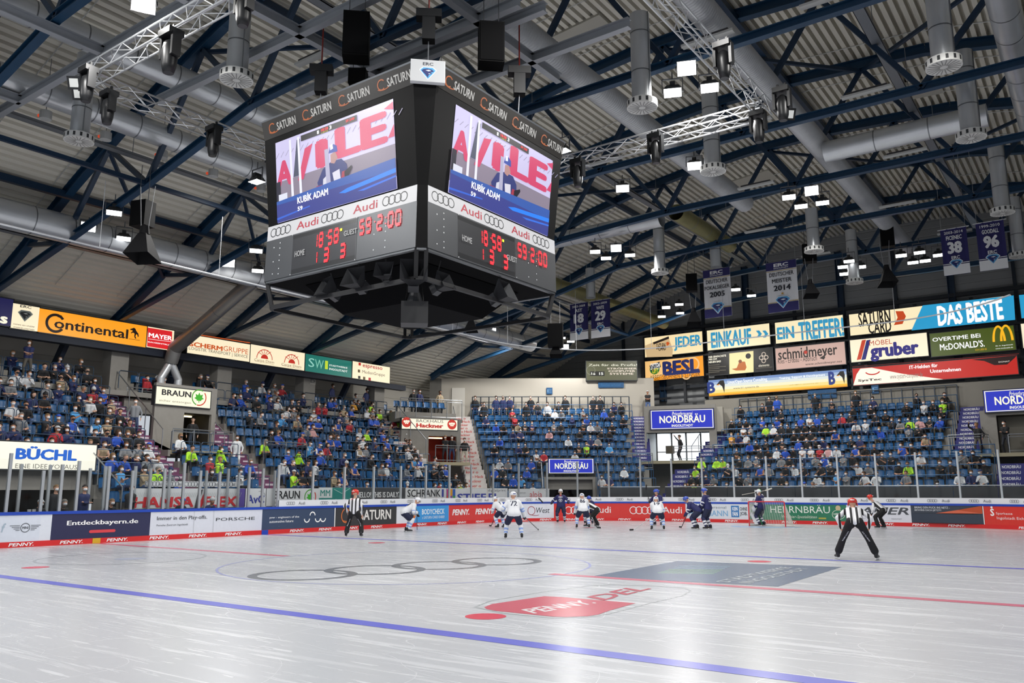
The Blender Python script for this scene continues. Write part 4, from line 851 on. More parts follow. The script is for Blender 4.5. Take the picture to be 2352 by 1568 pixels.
def face(kind):
    """kind 0: face towards -y, 1: face towards +x; upper part leans out"""
    D=V((1,0,0)) if kind==0 else V((0,1,0)); N0=V((0,-1,0)) if kind==0 else V((1,0,0))
    def mk(i):
        (z0,a0,w0),(z1,a1,w1)=LV[i],LV[i+1]
        up=(N0*(w1-w0)+V((0,0,z1-z0))); L_=up.length; up/=L_; N=D.cross(up).normalized()
        O=N0*w0-D*a0+V((0,0,z0)); s=Sg(lambda x,y,d:O+D*x+up*y+N*d,2*a0,L_,.006); s.root=sc; return s
    g=mk(3)     # top strip
    g.rect((0,0,1,1),mat('3C3A38',.25,.3)); 
    for i in range(4):
        x=.03+i*.25; g.text('SATURN',(x+.075,.3,x+.215,.72),mat('E9E7E4',.4,0,.35),.03); g.ring(x+.04,.5,.13,.03,mat('D9743A',.4,0,.4),40,310); g.ring(x+.05,.62,.2,.025,mat('D9743A',.4,0,.4),200,330,ry=.08)
    g.m.build('brand_strip',sc)
    g=mk(2)     # screen
    S=(.075,.07,.885,.985) if kind==0 else (.13,.07,.93,.985)
    def X(x): return S[0]+(S[2]-S[0])*x
    def Y(y): return S[1]+(S[3]-S[1])*y
    def R(a,b,c,d,m): g.rect((X(a),Y(b),X(c),Y(d)),m)
    def Pp(pts,m): g.poly([(X(a),Y(b)) for a,b in pts],m)
    def Tt(t,a,b,c,d,m,bo=0,sh=0): g.text(t,(X(a),Y(b),X(c),Y(d)),m,bo,sh)
    E_=lambda c,e=.85:mat(c,.3,0,e)
    R(0,0,1,1,E_('C9C3E6',.9)); R(0,.5,1,.86,E_('93889A',.75)); 
    for i in range(24): Pp([(i*.045,.2),(i*.045+.03,.14),(i*.045+.034,.145),(i*.045+.004,.205)],E_('A9A2C4',.7))
    rd=E_('D2456E',.85)
    Tt('A',.0,.25,.15,.57,rd,.06); Tt('I',.36,.16,.47,.5,rd,.12); Tt('LE',.53,.1,.95,.46,rd,.06); Pp([(.20,.56),(.27,.2),(.34,.17),(.25,.56)],rd); Pp([(.93,.08),(1,.03),(1,.12)],rd); Pp([(.95,.42),(1,.28),(1,.42)],rd); Pp([(.16,.5),(.2,.06),(.23,.06),(.21,.5)],E_('4E5368'))
    for a in (.13,.205): Pp([(a,0.03),(a+.018,.03),(a+.03,.8),(a+.008,.8)],E_('E6E6F4',.9))
    # player on the screen
    Pp([(.37,.66),(.42,.52),(.5,.46),(.58,.47),(.62,.55),(.63,.7),(.57,.86),(.40,.86)],E_('343C78')); Pp([(.42,.64),(.46,.6),(.46,.84),(.41,.86)],E_('D5D4E2')); Pp([(.5,.6),(.56,.58),(.57,.74),(.52,.78)],E_('D8D6E4')); Pp([(.36,.7),(.41,.7),(.41,.82),(.37,.84)],E_('A83A4E')); Pp([(.58,.62),(.62,.62),(.61,.76),(.56,.8)],E_('A83A4E'))
    Pp([(.49,.38),(.53,.36),(.55,.44),(.52,.5),(.49,.48)],E_('B58A86')); Pp([(.475,.36),(.49,.28),(.52,.27),(.545,.3),(.55,.37)],E_('3A4FA6')); Pp([(.49,.27),(.51,.26),(.515,.32),(.49,.33)],E_('F2F2FA'))
    Pp([(.44,.3),(.47,.3),(.49,.86),(.45,.86)],E_('B4B2CE',.8)); Pp([(.6,.63),(.66,.58),(.665,.61),(.6,.78)],E_('2A2838',.5))
    R(0,.5,.04,.8,E_('3A3848',.5)); R(.02,.66,.1,.84,E_('E2E4F2',.8))
    # score bar and lower thirds
    R(.24,.03,.72,.1,E_('2E2C34',.5)); Tt('1',.385,.045,.4,.085,E_('FFFFFF',1),.03); Tt('18:58',.42,.04,.48,.075,E_('FF3030',1),.03); Tt('3',.49,.04,.51,.085,E_('FFFFFF',1),.03); Tt('3. DRITTEL',.42,.083,.48,.097,E_('E8D23A',1)); Tt('59 2:00',.63,.045,.7,.075,E_('FF3030',1),.03)
    R(0,.78,1,1,E_('3F4690',.85)); Pp([(0,.78),(0,.74),(1,.66),(1,.79)],E_('3B5FAE',.85)); Pp([(.55,.86),(.62,.83),(1,.77),(1,.82),(.6,.88)],E_('2E7EF0',1)); Pp([(.7,.9),(1,.85),(1,.87),(.75,.915)],E_('3A6ED8',1)); Pp([(0,.94),(.3,.9),(.3,.915),(0,.965)],E_('3A62C8',1))
    Tt('KUBÍK ADAM',.19,.74,.46,.84,E_('FFFFFF',1.1),.03); Tt('59',.19,.875,.235,.925,E_('FFFFFF',1.1),.03)
    g.m.build('video_screen',sc,label='lit video screen showing a crouching blue player')
    g=mk(1)     # ring strip
    g.rect((0,0,1,1),mat('F1F1F4',.35,0,.55)); bk=mat('26282C',.4)
    for x in (.1,.47,.87): g.rings4(x,.5,.24,bk,.1)
    for x in (.22,.61): g.text('Audi',(x,.22,x+.155,.76),mat('B03040',.4),.01)
    g.m.build('ring_strip',sc,label='white advert strip with black rings and red lettering')
    g=mk(0)     # score panel
    pan=mat('5E6063',.36,.55) ; g.rect((0,0,1,1),pan); g.rect((.2,.03,.635,.97),mat('47484B',.34,.5)); g.rect((.2,.03,.635,.12),mat('2A2B2D',.3)); g.rect((.2,.86,.635,.97),mat('2A2B2D',.3)); g.rect((.638,.02,.642,.98),mat('37383B'))
    dots=[(.06,.2),(.06,.55),(.06,.85),(.105,.12),(.105,.25),(.105,.42),(.105,.55),(.105,.75),(.105,.88)]+[(.75,.5),(.75,.85),(.82,.38),(.82,.5),(.82,.7),(.82,.85)]
    for x,y in dots: g.disc(x,y,.016,mat('E6E8EA',.4),10)
    LEDm=mat('FF4048',.3,0,2.2,ec='FF2A34')
    def seg(t,x,y,w,h):
        SEG={'0':'abcdef','1':'bc','2':'abged','3':'abgcd','5':'afgcd','8':'abcdefg','9':'abcdfg'}
        for ch in t:
            if ch in ':.':
                g.disc(x+.006,y-h*.75,.02,LEDm,8); 
                if ch==':': g.disc(x+.006,y-h*.3,.02,LEDm,8)
                x+=.022; continue
            if ch==' ': x+=.03; continue
            th=w*.2; 
            for q in SEG[ch]:
                b={'a':(0,1,1,1),'d':(0,0,1,0),'g':(0,.5,1,.5),'f':(0,.5,0,1),'b':(1,.5,1,1),'e':(0,0,0,.5),'c':(1,0,1,.5)}[q]
                x0,x1=x+b[0]*w,x+b[2]*w; y0,y1=y-b[1]*h,y-b[3]*h; hv=.035
                if b[0]==b[2]: g.rect((x0-th/2,y-max(b[1],b[3])*h+.01,x0+th/2,y-min(b[1],b[3])*h-.01),LEDm)
                else: g.rect((x0+th*.4,y0-hv,x1-th*.4,y0+hv),LEDm)
            x+=w*1.62
    seg('18',.352,.46,.024,.3); seg('.',.436,.48,.02,.3); seg('58',.452,.46,.026,.3); g.rect((.53,.17,.545,.23),mat('E8E23A',.4,0,1.4)); seg('1',.36,.84,.022,.26); seg('3',.43,.84,.03,.28); seg('3',.54,.84,.03,.28); seg('59',.66,.42,.026,.3); seg('.',.748,.3,.02,.1); seg('2:00',.77,.42,.028,.3)
    wt=mat('F2F2F2',.4,0,.3); g.text('HOME',(.225,.44,.295,.58),wt,.02); g.text('GUEST',(.56,.26,.645,.38) if kind==0 else (.56,.5,.645,.63),wt,.02)
    for x in (.2,.64): 
        for y in (.02,.98): g.disc(x,y,.014,mat('D0D2D4'),8)
    g.m.build('score_panel',sc,label='grey score panel with red digits')
face(0); face(1)
# corner crest panel
a,b=V((2.62,-3.08,11.2)),V((3.08,-2.62,11.2)); U=(b-a).normalized(); O=V((2.6,-2.98,10.74)); N=V((1,-1,0)).normalized()
g=Sg(lambda x,y,d:O+U*x+V((0,0,y))+N*(d+.13),(b-a).length,.5,.004); g.rect((-.08,-.02,1.08,1.02),mat('F2F4F6',.4,0,.5)); g.text('ERC',(.32,.1,.68,.25),mat('3A3E48'),.04); g.panther(.5,.62,.3); g.m.build('crest_panel',sc,label='white corner panel with the club crest')
m=M(); m.frm(O-U*.06+N*.0+V((0,0,-.01)),U*((b-a).length+.12),V((0,0,.52)),N*.128,mat('F2F4F6',.4)); m.build('crest_box',sc)
# loudspeakers under the cube
def horn(px,py,d,yaw,sz,label):
    p=at(px,py,d=d); r=thing('horn_loudspeaker',label,'loudspeaker',p); m=M(); c=mat('2E2F33',.45); c2=mat('54565B',.4)
    R=Matrix.Rotation(yaw,3,'Z')@Matrix.Rotation(math.radians(-28),3,'X')
    q=lambda x,y,z:p+R@V((x*sz,y*sz,z*sz))
    o=[q(*a) for a in ((-.5,-.45,-.5),(.5,-.45,-.5),(.5,-.45,.5),(-.5,-.45,.5))]; i=[q(*a) for a in ((-.14,.25,-.2),(.14,.25,-.2),(.14,.25,.2),(-.14,.25,.2))]
    for k in range(4): m.quad(o[k],o[(k+1)%4],i[(k+1)%4],i[k],c2 if k%2 else c); m.quad(o[(k+1)%4],o[k],i[k],i[(k+1)%4],c)
    m.add(i,[(0,1,2,3)],mat('0E0E10')); m.build('horn',r)
    m=M(); m.frm(q(-.2,.2,-.25),q(.4,0,0)-q(0,0,0),q(0,.35,0)-q(0,0,0),q(0,0,.5)-q(0,0,0),c); m.cyl(q(0,.4,.2),V((p.x,p.y,6.95)),.02,mat('1C1C1E'),n=4); m.build('driver',r); return r
horn(950,637,18.1,.75,.6,'square horn loudspeaker facing out under the near corner of the cube'); horn(822,648,19.0,.1,.52,'tilted horn loudspeaker under the left face of the cube'); horn(758,668,19.8,-.3,.5,'dark horn loudspeaker left under the cube'); horn(1012,655,18.7,1.6,.45,'horn loudspeaker just right of the near corner under the cube'); horn(1150,678,20.2,1.7,.55,'horn loudspeaker under the right face of the cube'); horn(885,630,18.6,.5,.42,'small shell loudspeaker between the left horns under the cube')
p=at(952,722,d=18.6); r=thing('subwoofer','flat black loudspeaker hanging lowest under the cube','loudspeaker',p); m=M(); R=Matrix.Rotation(.75,3,'Z'); m.box(p,(.6,.55,.5),mat('1E1E20',.5),R); m.build('cabinet',r); m=M(); m.lathe(p+V((0,0,.25)),[(.2,0),(.16,.12),(.1,.3),(0,.3)],mat('3A3B3E',.5),12)
for dx in (-.2,.2): m.cyl(p+R@V((dx,0,.25)),V((p.x*.8+dx,p.y*.8,6.9)),.012,mat('1C1C1E'),n=4)
m.build('hanger',r)
# ---------------------------------------------------------------- roof
RP=[(-31,8.2),(-26,10.5),(-23,11.9),(-19.2,13.85),(-15.6,15.45),(-12,16.75),(-9.2,17.7),(-6,18.4),(-2.8,18.85),(0.5,19.15),(4.5,19.2),(10,18.9),(14,18.1),(18,16.6),(24,13.6),(31,9.6)]
def RZ(x,T=RP):
    for (a,za),(b,zb) in zip(T,T[1:]):
        if x<=b: return za+(zb-za)*(x-a)/(b-a)
    return T[-1][1]
BP=[(-26,10.5),(-19.4,11.75),(-13.4,12.95),(-7.4,14.35),(-1.4,14.65),(16.6,14.65),(22.6,12.6),(26,11)]
BZ=lambda x:RZ(x,BP)
DECK=mat('E6E1D3',.55,0,noise=.06,ns=1); NAVY=mat('123A58',.45,noise=.1,ns=2); NAVYD=mat('0F2C46',.45)
m=M(); pts=[]; x=-31.0
while x<31:
    for dx,dz in ((0,.3),(.11,.3),(.13,0),(.30,0),(.32,.3)): pts.append((x+dx,RZ(x+dx)+.42+dz))
    x+=.32
n=len(pts); m.add([(a,-17,b) for a,b in pts]+[(a,44,b) for a,b in pts],[(i,i+1,n+i+1,n+i) for i in range(n-1)],DECK)
m.build('ceiling',kind='structure',origin=(0,0,10),label='corrugated beige metal roof deck',cat='roof')
m=M()
for y0 in (-9,3.5,9.5,22,28.5):
    for x in (7.6,-2): 
        z=RZ(x)+.36; m.frm((x,y0,z-.02),(2.4,0,RZ(x+2.4)-RZ(x)),(0,1.6,0),(0,0,.16),mat('BDB9AD',.5)); 
m.build('ceiling_skylight_frames',kind='structure',origin=(0,0,18),label='pale square hatch frames in the roof',cat='roof')
BOT=[4.6+6*i for i in range(-4,4)]; TOP=[7.6+6*i for i in range(-5,3)]
for k in range(-2,7):
    y=6.25*k; r=thing('roof_truss','navy roof truss, %s from the camera end'%nth(k+3),'truss',(0,y,12),'navy roof trusses')
    m=M(); xs=[a for a,_ in RP if -27<a<27]+[26.5]; xs=[-27]+xs
    for a,b in zip(xs,xs[1:]): m.ibeam((a,y,RZ(a)+.2),(b,y,RZ(b)+.2),.32,.42,NAVY)
    m.build('top_chord',r)
    m=M()
    for (a,za),(b,zb) in zip(BP,BP[1:]): m.ibeam((a,y,za),(b,y,zb),.24,.26,NAVY)
    m.build('bottom_chord',r)
    for b in BOT:
        for t in (b-3,b+3):
            if t<-22.5 or t>20: continue
            m=M(); m.beam((b,y,BZ(b)),(t,y,RZ(t)),.17,.17,NAVYD,(0,1,0)); m.build('web_member',r)
for x in (-19.4,-13.4,-7.4,4.6,16.6):
    m=M(); m.beam((x,-14,BZ(x)-.02),(x,39,BZ(x)-.02),.14,.16,NAVYD) if x in(-13.4,16.6) else m.beam((x,-14,RZ(x)+.05),(x,42,RZ(x)+.05),.22,.28,NAVYD)
    m.build('roof_tie',label='long navy tie beam running the length of the roof at x %d'%x if 0 else 'long navy tie beam along the roof, %s from the left'%nth([-19.4,-13.4,-7.4,4.6,16.6].index(x)+1),cat='beam')
# bracing diagonals in the roof plane
i=0
for (x0,y0,x1,y1) in ((-22.4,6.25,-16.4,0),(-22.4,12.5,-16.4,6.25),(-10.4,0,-4.4,6.25),(1.6,12.5,7.6,18.75),(7.6,18.75,13.6,12.5),(1.6,25,7.6,31.25),(7.6,31.25,13.6,25),(-10.4,18.75,-4.4,25),(1.6,0,7.6,6.25)):
    i+=1; m=M(); m.beam((x0,y0,RZ(x0)-.1),(x1,y1,RZ(x1)-.1),.13,.13,NAVYD); m.build('roof_brace',label='slanting navy roof brace between two trusses, %s of nine counted from the left stand'%nth(i),cat='beam',group='roof braces')
# cable trays, conduits, thin rods
m=M(); t=mat('7F8388',.45,.4)
for x,z in ((-20.5,12.0),(-14.6,14.3),(9.4,16.6),(-4.4,16.9)):
    m.frm((x-.18,-15,z),(.36,0,0),(0,52,0),(0,0,.03),t); m.frm((x-.18,-15,z),(.02,0,0),(0,52,0),(0,0,.1),t); m.frm((x+.16,-15,z),(.02,0,0),(0,52,0),(0,0,.1),t)
    for y in range(-12,36,6): m.cyl((x,y,z),(x,y,RZ(x)+.3),.014,t,n=4)
m.build('cable_tray',label='grey cable trays running along the roof',cat='cable tray')
m=M(); t=mat('C5C6C4',.5,.2)
for y in range(-10,40,3):
    m=M(); xs=np.linspace(-25,22,24); m.tube([V((x,y+.4,RZ(x)+.38)) for x in xs],.018,t,4)
    m.build('roof_rod',label='thin pale rod lying across under the roof deck, %s from the camera end'%nth((y+13)//3),cat='rod',group='thin roof rods')
# ---------------------------------------------------------------- ducts
DU=mat('CCCFD2',.3,.5,noise=.12,ns=1.2); DUS=mat('7C7F83',.4,.7); YEL=mat('8F8A5E',.45,.5,noise=.2,ns=3)
def duct(pts,r,label,m_=None,flex=0,name='air_duct'):
    m=M(); pts=[V(p) for p in pts]; mm=m_ or DU; o=thing(name,label,'air duct',pts[0]); sm=M()
    for a,b in zip(pts,pts[1:]):
        d=(b-a); n=max(1,int(d.length/(.12 if flex else 1.5)))
        if flex:
            for i in range(n): p=a+d*i/n; q=a+d*(i+1)/n; c=(p+q)/2; m.cyl(p,c,r,mm,r*1.05,16,False); m.cyl(c,q,r*1.05,mm,r,16,False)
        else:
            m.cyl(a,b,r,mm,n=24,cap=False)
            for i in range(1,n): p=a+d*i/n; sm.cyl(p-d.normalized()*.02,p+d.normalized()*.02,r*1.012,DUS,n=24,cap=False)
    for p in pts[1:-1]: m.ball(p,r*1.005,mm,20,10)
    x=m.build('pipe',o,smooth=True); sm.build('seam_band',o,smooth=True); return o
duct([(-19,-15,12.25),(-19,33,12.25)],.58,'big galvanised duct along the left roof, lowest of the left ducts')
duct([(-12.6,-15,14.6),(-12.6,16,14.6)],.43,'galvanised duct along the left roof with small round lamps below')
duct([(-10.0,-15,15.6),(-10.0,14,15.6)],.42,'upper galvanised duct left of the scoreboard')
duct([(.9,-9,15.8),(.9,23,15.8)],.42,'ribbed flexible duct passing right behind the scoreboard',mat('B6B8BB',.45,.25,noise=.1),1)
duct([(5.9,-9,15.8),(5.9,36,15.8)],.42,'ribbed duct along the middle of the right roof',mat('B6B8BB',.45,.25,noise=.1),1)
duct([(13.2,-6,15.6),(13.2,32,15.6)],.42,'galvanised duct along the far right roof')
a,b=at(1240,560,z=15.2),at(1512,497,z=15.2); duct([(a.x-3,a.y,15.2),(b.x,a.y,15.2)],.42,'cross duct just right of the scoreboard bottom')
a,b=at(1895,350,z=15.2),at(2205,275,z=15.2); duct([(a.x,a.y,15.2),(12.0,a.y,15.2)],.42,'bright cross duct at the upper right')
a,b=at(1285,645,z=14.2),at(1500,733,z=14.2); duct([(a.x-.6,a.y-4,14.2),(a.x-.6,b.y+2,14.2)],.40,'yellowish insulated duct above the number 18 banner',YEL)
a=at(1553,487,z=15.2); duct([(a.x,a.y,15.2),(a.x,a.y+7,15.2)],.40,'yellowish insulated duct behind the second right truss',YEL)
a=at(555,668,x=-20.0); b=at(402,800,x=-25.4); duct([(-19,a.y,12.0),a,b,(b.x-.3,b.y,b.z-.7)],.36,'slanting grey duct coming down between two lit signs',mat('8D8C8A',.35,.6))
c=V((b.x-.3,b.y,b.z-.7)); duct([c,c+V((0,.5,-.9)),c+V((0,.5,-1.9))],.2,'right leg of the forked duct over the leaf sign'); duct([c,c+V((0,-.5,-.9)),c+V((0,-.5,-1.9))],.2,'left leg of the forked duct over the leaf sign')
def droppipe(px,py,w,label,ztop=15.9,diff=True,z=12.9):
    p=at(px,py,z=z); r=thing('drop_pipe',label,'air outlet',p,'vertical air outlets'); m=M(); m.cyl(p+V((0,0,.16)),(p.x,p.y,ztop),.29,DU,n=28,cap=False)
    m.build('pipe',r,smooth=True); m=M()
    for q in np.arange(z+1.1,ztop,1.25): m.cyl((p.x,p.y,q),(p.x,p.y,q+.035),.296,DUS,n=28,cap=False)
    m.cyl(p+V((.3,-.05,.3)),(p.x+.3,p.y-.05,ztop),.012,DUS,n=4); m.build('seam_band',r)
    if diff:
        m=M(); wh=mat('D6D6D2',.45); dk=mat('2E3032'); n=28
        m.lathe(p,[(.45,0),(.45,.2),(.30,.24)],wh,n)
        for i in range(n):
            if i%2==0:
                a0,a1=2*PI*(i+.15)/n,2*PI*(i+.85)/n; R_=.453
                m.quad(*[p+V((R_*math.cos(a),R_*math.sin(a),z_)) for a,z_ in ((a0,.04),(a1,.04),(a1,.17),(a0,.17))],dk)
        m.add([p+V((.45*math.cos(2*PI*i/n),.45*math.sin(2*PI*i/n),0)) for i in range(n)],[tuple(range(n-1,-1,-1))],wh)
        for i in range(20):
            a=2*PI*i/20; d=V((math.cos(a),math.sin(a),0)); e=V((-d.y,d.x,0))*.012; b=p+V((0,0,-.004))
            m.quad(b+d*.1-e,b+d*.1+e,b+d*.41+e*1.3,b+d*.41-e*1.3,mat('8E8E8C'))
        m.build('outlet_drum',r,label='white round outlet drum with slots')
droppipe(543,185,76,'vertical duct with white outlet left of the scoreboard top'); droppipe(181,325,66,'vertical duct with white outlet at the far left under the stage truss'); droppipe(1475,248,68,'vertical duct with white outlet, first right of the scoreboard')
droppipe(1638,395,56,'vertical duct with white outlet behind the bright floodlight cluster'); droppipe(1870,578,42,'shiny vertical duct with white outlet left of the MEISTER banner',15); droppipe(1516,628,36,'vertical duct with white outlet above the POKALSIEGER banner')
droppipe(2168,155,80,'largest vertical duct with white outlet at the top right'); droppipe(2231,318,66,'second vertical duct with white outlet in the right row'); droppipe(2303,490,54,'third vertical duct with white outlet in the right row')
droppipe(1963,650,37,'vertical duct with white outlet above the far card sign'); droppipe(2342,590,48,'vertical duct with white outlet cut by the right edge'); droppipe(1357,690,0,'thin vertical pipe behind the 18 and 29 banners',15.2,False,13.2); droppipe(1645,620,0,'short vertical pipe behind the POKALSIEGER banner',15.2,False,13.4)
# small round lamps on the left duct
for i,(px,py) in enumerate(((105,265),(243,313),(373,355),(490,398),(600,432))):
    p=at(px,py,x=-13.4); r=thing('round_lamp','small white round lamp under the left duct, %s from the left'%nth(i+1),'lamp',p,'round lamps under the left duct')
    m=M(); m.cyl(p+V((0,0,-.14)),p+V((0,0,.14)),.19,mat('B9BAB8',.4),n=14); m.build('drum',r); m=M(); m.ball(p+V((-.26,-.1,.03)),.06,mat('E0502E',.4,0,.6),8,5); m.build('red_lens',r); m=M(); m.cyl(p+V((0,0,.14)),(p.x,p.y,RZ(p.x)),.012,DUS,n=4); m.build('hanger',r)
# ---------------------------------------------------------------- floodlights
LENS=mat('FFFFFF',.3,0,9); FB=mat('3A3B3D',.45,.4)
def flood_proto():
    r=thing('floodlight','floodlight','floodlight'); m=M()
    m.add([(-.28,-.22,0),(.28,-.22,0),(.28,.22,0),(-.28,.22,0),(-.17,-.13,.2),(.17,-.13,.2),(.17,.13,.2),(-.17,.13,.2)],[(4,5,6,7),(0,1,5,4),(1,2,6,5),(2,3,7,6),(3,0,4,7)],FB); m.box((0,0,.26),(.16,.3,.14),FB)
    m.build('housing',r); m=M(); m.quad((-.26,.2,-.005),(.26,.2,-.005),(.26,-.2,-.005),(-.26,-.2,-.005),LENS); m.build('lens',r,label='glowing white lens')
    m=M(); g=mat('6B6D70',.45,.4)
    for x in (-.31,.31): m.box((x,0,.26),(.025,.05,.55),g)
    m.box((0,0,.53),(.64,.05,.025),g); m.cyl((0,0,.53),(0,0,.8),.02,g,n=5); m.build('bracket',r); return r
FP=flood_proto(); used=[0]; NL=[0]
def floods(name,pts,z,light=True,x=None):
    ps=[]
    for i,(px,py,tilt) in enumerate(pts):
        p=at(px,py,x=x) if x else at(px,py,z=z); ps.append(p)
        lab='floodlight %s, %s from the left'%(name,nth(sorted(range(len(pts)),key=lambda j:pts[j][0]).index(i)+1)) if len(pts)>1 else 'single floodlight '+name
        if not used[0]: o=FP; used[0]=1; o.location=p; o['label']=lab; o['group']='floodlights under the roof'
        else: o=dup(FP,p,label=lab,group='floodlights under the roof')
        a=math.atan2(CAM.y-p.y,CAM.x-p.x)-PI/2 if tilt>1 else random.choice((0,PI/2))
        # facing: tilt (degrees) towards the rink, big tilt for the glaring ones that look at the camera
        o.rotation_euler=(math.radians(0),0,0); o.rotation_euler=(math.radians(tilt),0,a)
        if not name.startswith('out'): pass
    if light:
        c=sum(ps,V((0,0,0)))/len(ps); lamp('floodlight_beam',c-V((0,0,.12)),FLOOD_W*(.6+.1*len(pts)))
def lamp(n,p,w):
    l=bpy.data.lights.new(n,'SPOT'); l.energy=w*3.2; l.spot_size=math.radians(168); l.spot_blend=.35; l.shadow_soft_size=.35; l.color=(1,.98,.95)
    o=bpy.data.objects.new(n,l); o.location=p; COL.objects.link(o); NL[0]+=1
floods('left of the hanging left loudspeaker',((203,521,45),(222,558,10),(262,489,10),(284,548,10)),12.2,False)
floods('beside the left edge of the scoreboard',((525,604,45),(588,576,10),(592,622,10)),12.2)
floods('glaring at the top left corner',((330,8,50),),13.6)
floods('in the bright cluster right of the first drop pipe',((1577,157,55),(1545,213,14),(1630,202,14)),13.8)
floods('under the second right truss',((1430,433,25),(1595,381,25)),14.1)
floods('in the cluster left of the card sign pipe',((1864,438,50),(1812,453,12),(1889,466,8),(1840,474,8)),14.0)
floods('above the WAITE banner',((1415,570,45),(1367,578,10),(1447,586,8),(1392,593,8)),14.0)
floods('left of the FICENEC banner',((2070,587,10),(2112,580,8),(2097,603,8),(2125,599,8),(2156,586,8)),14.0,False)
floods('at the column right of the MEISTER banner',((1936,613,10),(1940,629,10),(1977,613,10),(1950,600,8)),14.0)
floods('left of the POKALSIEGER banner',((1530,706,14),(1520,727,10),(1560,699,8),(1562,719,8)),14.0)
floods('right of the POKALSIEGER banner',((1690,665,10),(1726,679,8)),14.0)
floods('below the scoreboard in front of the far roof',((1130,759,45),(1092,773,10),(1118,779,10),(1160,769,8)),12.4)
floods('beside the dark loudspeaker group',((1298,796,45),(1311,784,8),(1290,776,8)),12.4)
# the same lamps continue above and behind the photographer
for x,y,z in ((9,-6,14),(0,-12,14.4),(-9,-13,14),(10,-14,14),(13,4,14),(-1,9,14.2),(-11,3,13.4),(7,-1.5,14.4),(-4,-9,14.3)): 
    o=dup(FP,(x,y,z),label='floodlight hanging out of view near x %d'%x,group='floodlights out of view'); o.rotation_euler=(0,0,0); o['label']='floodlight hanging above the near ice, %s of nine'%nth(NL[0]-12 if NL[0]>12 else 1); lamp('floodlight_beam',(x,y,z-.12),FLOOD_W)
# ---------------------------------------------------------------- stage trusses
WT=mat('D0D2D4',.3,.7)
def lattice(A,B,label):
    A,B=V(A),V(B); d=B-A; n=max(2,int(d.length/.55)); x=d.cross(V((0,0,1))).normalized()*.2; z=V((0,0,.2))
    r=thing('lighting_truss',label,'truss',(A+B)/2); m=M(); c=[x+z,-x+z,-x-z,x-z]
    for q in c: m.cyl(A+q,B+q,.027,WT,n=6)
    m.build('chords',r); m=M()
    for i in range(n):
        p,q=A+d*i/n,A+d*(i+1)/n
        for k in range(4): a,b=c[k],c[(k+1)%4]; m.cyl(p+(a if i%2 else b),q+(b if i%2 else a),.014,WT,n=4,cap=False)
    m.build('lacing',r)
TZ=12.8; a_,b0,b1=7.15,-5.5,7.2
lattice((-a_,b0,TZ),(4,b0,TZ),'silver lattice truss rising to the upper left of the picture'); lattice((-a_,b0,TZ),(-a_,b1,TZ),'silver lattice truss running behind the left of the scoreboard')
lattice((-a_,b1,TZ),(a_,b1,TZ),'silver lattice truss behind the right of the scoreboard'); lattice((a_,b1,TZ),(a_,b0+4,TZ),'silver lattice truss running up at the right')
def mhead(px,py,sc_,label,z=TZ-.35):
    p=at(px,py,z=z-.45); r=thing('moving_head','black moving head stage lamp '+label,'stage lamp',p,'moving head stage lamps'); k=mat('17181A',.4); g=mat('3A3B3E',.3)
    m=M(); m.box(p+V((0,0,.40*sc_)),(.42*sc_,.34*sc_,.14*sc_),k); 
    for x in (-.1,.1): m.box(p+V((x,0,.52*sc_)),(.05,.05,.16),k)
    m.build('base',r); m=M()
    for x in (-.2,.2): m.box(p+V((x*sc_,0,.12*sc_)),(.07*sc_,.2*sc_,.5*sc_),k)
    m.build('yoke',r); m=M(); m.lathe(p,[(0,-.46*sc_),(.11*sc_,-.46*sc_),(.15*sc_,-.3*sc_),(.17*sc_,0),(.13*sc_,.2*sc_),(.05*sc_,.27*sc_)],k,14); m.lathe(p,[(0,-.462*sc_),(.1*sc_,-.462*sc_)],g,14); m.build('lamp_head',r,smooth=True)
for a in ((390,120,1.15,'high on the upper left truss'),(248,248,1,'left of the second lattice truss'),(490,325,1,'nearest the left edge of the scoreboard'),(560,15,1,'cut by the top edge of the picture'),(1327,398,1,'just right of the scoreboard'),(1506,342,1,'in the middle of the right lattice truss'),(1742,292,1,'left of the right truss corner'),(1797,240,1,'at the right truss corner'),(1662,140,1,'beside the upper right lattice truss'),(200,195,1,'at the left truss corner')): mhead(*a)
for px,py,lb in ((172,190,'left'),(182,215,'left'),(1812,262,'right')):
    p=at(px,py,z=12.4); r=thing('blinder_lamp','small square blinder lamp at the %s truss corner%s'%(lb,', lower one' if py==215 else ''),'stage lamp',p); m=M(); R=Matrix.Rotation(.7,3,'Z')@Matrix.Rotation(.5,3,'X'); m.box(p,(.34,.12,.34),mat('17181A',.4),R); m.build('housing',r); m=M(); m.box(p+R@V((0,-.065,0)),(.22,.01,.22),mat('E6E8E6',.3,0,.6),R); m.build('lens',r)
# grey steel grid above the cube
GI=mat('A4A8AE',.45,.25,noise=.1,ns=2); gz=14.0; 
for i,(A,B) in enumerate((((-24,-4.9),(3.2,-4.9)),((-7.5,-15),(-7.5,-4.9)),((-12.5,-15),(-12.5,-4.9)),((-3.3,-12),(-3.3,-4.9)),((-2.3,-4.9),(-2.1,3)),((-9,-2.3),(4,-2.3)),((-5.2,.05),(3.4,.05)),((-3.2,.62),(3.8,.62)),((2.05,-4.9),(2.05,4)),((-.6,2.55),(5.2,2.55)),((-17,-15),(-17,-4.9)),((-16,-9.5),(-7.5,-9.5)))):
    m=M(); m.ibeam((*A,gz),(*B,gz),.2,.28,GI,.025); m.build('steel_beam',label='grey steel beam of the grid above the scoreboard, %s laid'%nth(i+1) if 0 else 'grey steel grid beam above the scoreboard running %s, %s of its kind from the left'%('across' if A[1]==B[1] else 'lengthwise',nth(1+[0,1,1,3,4,2,3,4,5,5,0,1][i])),cat='beam',group='steel grid beams')
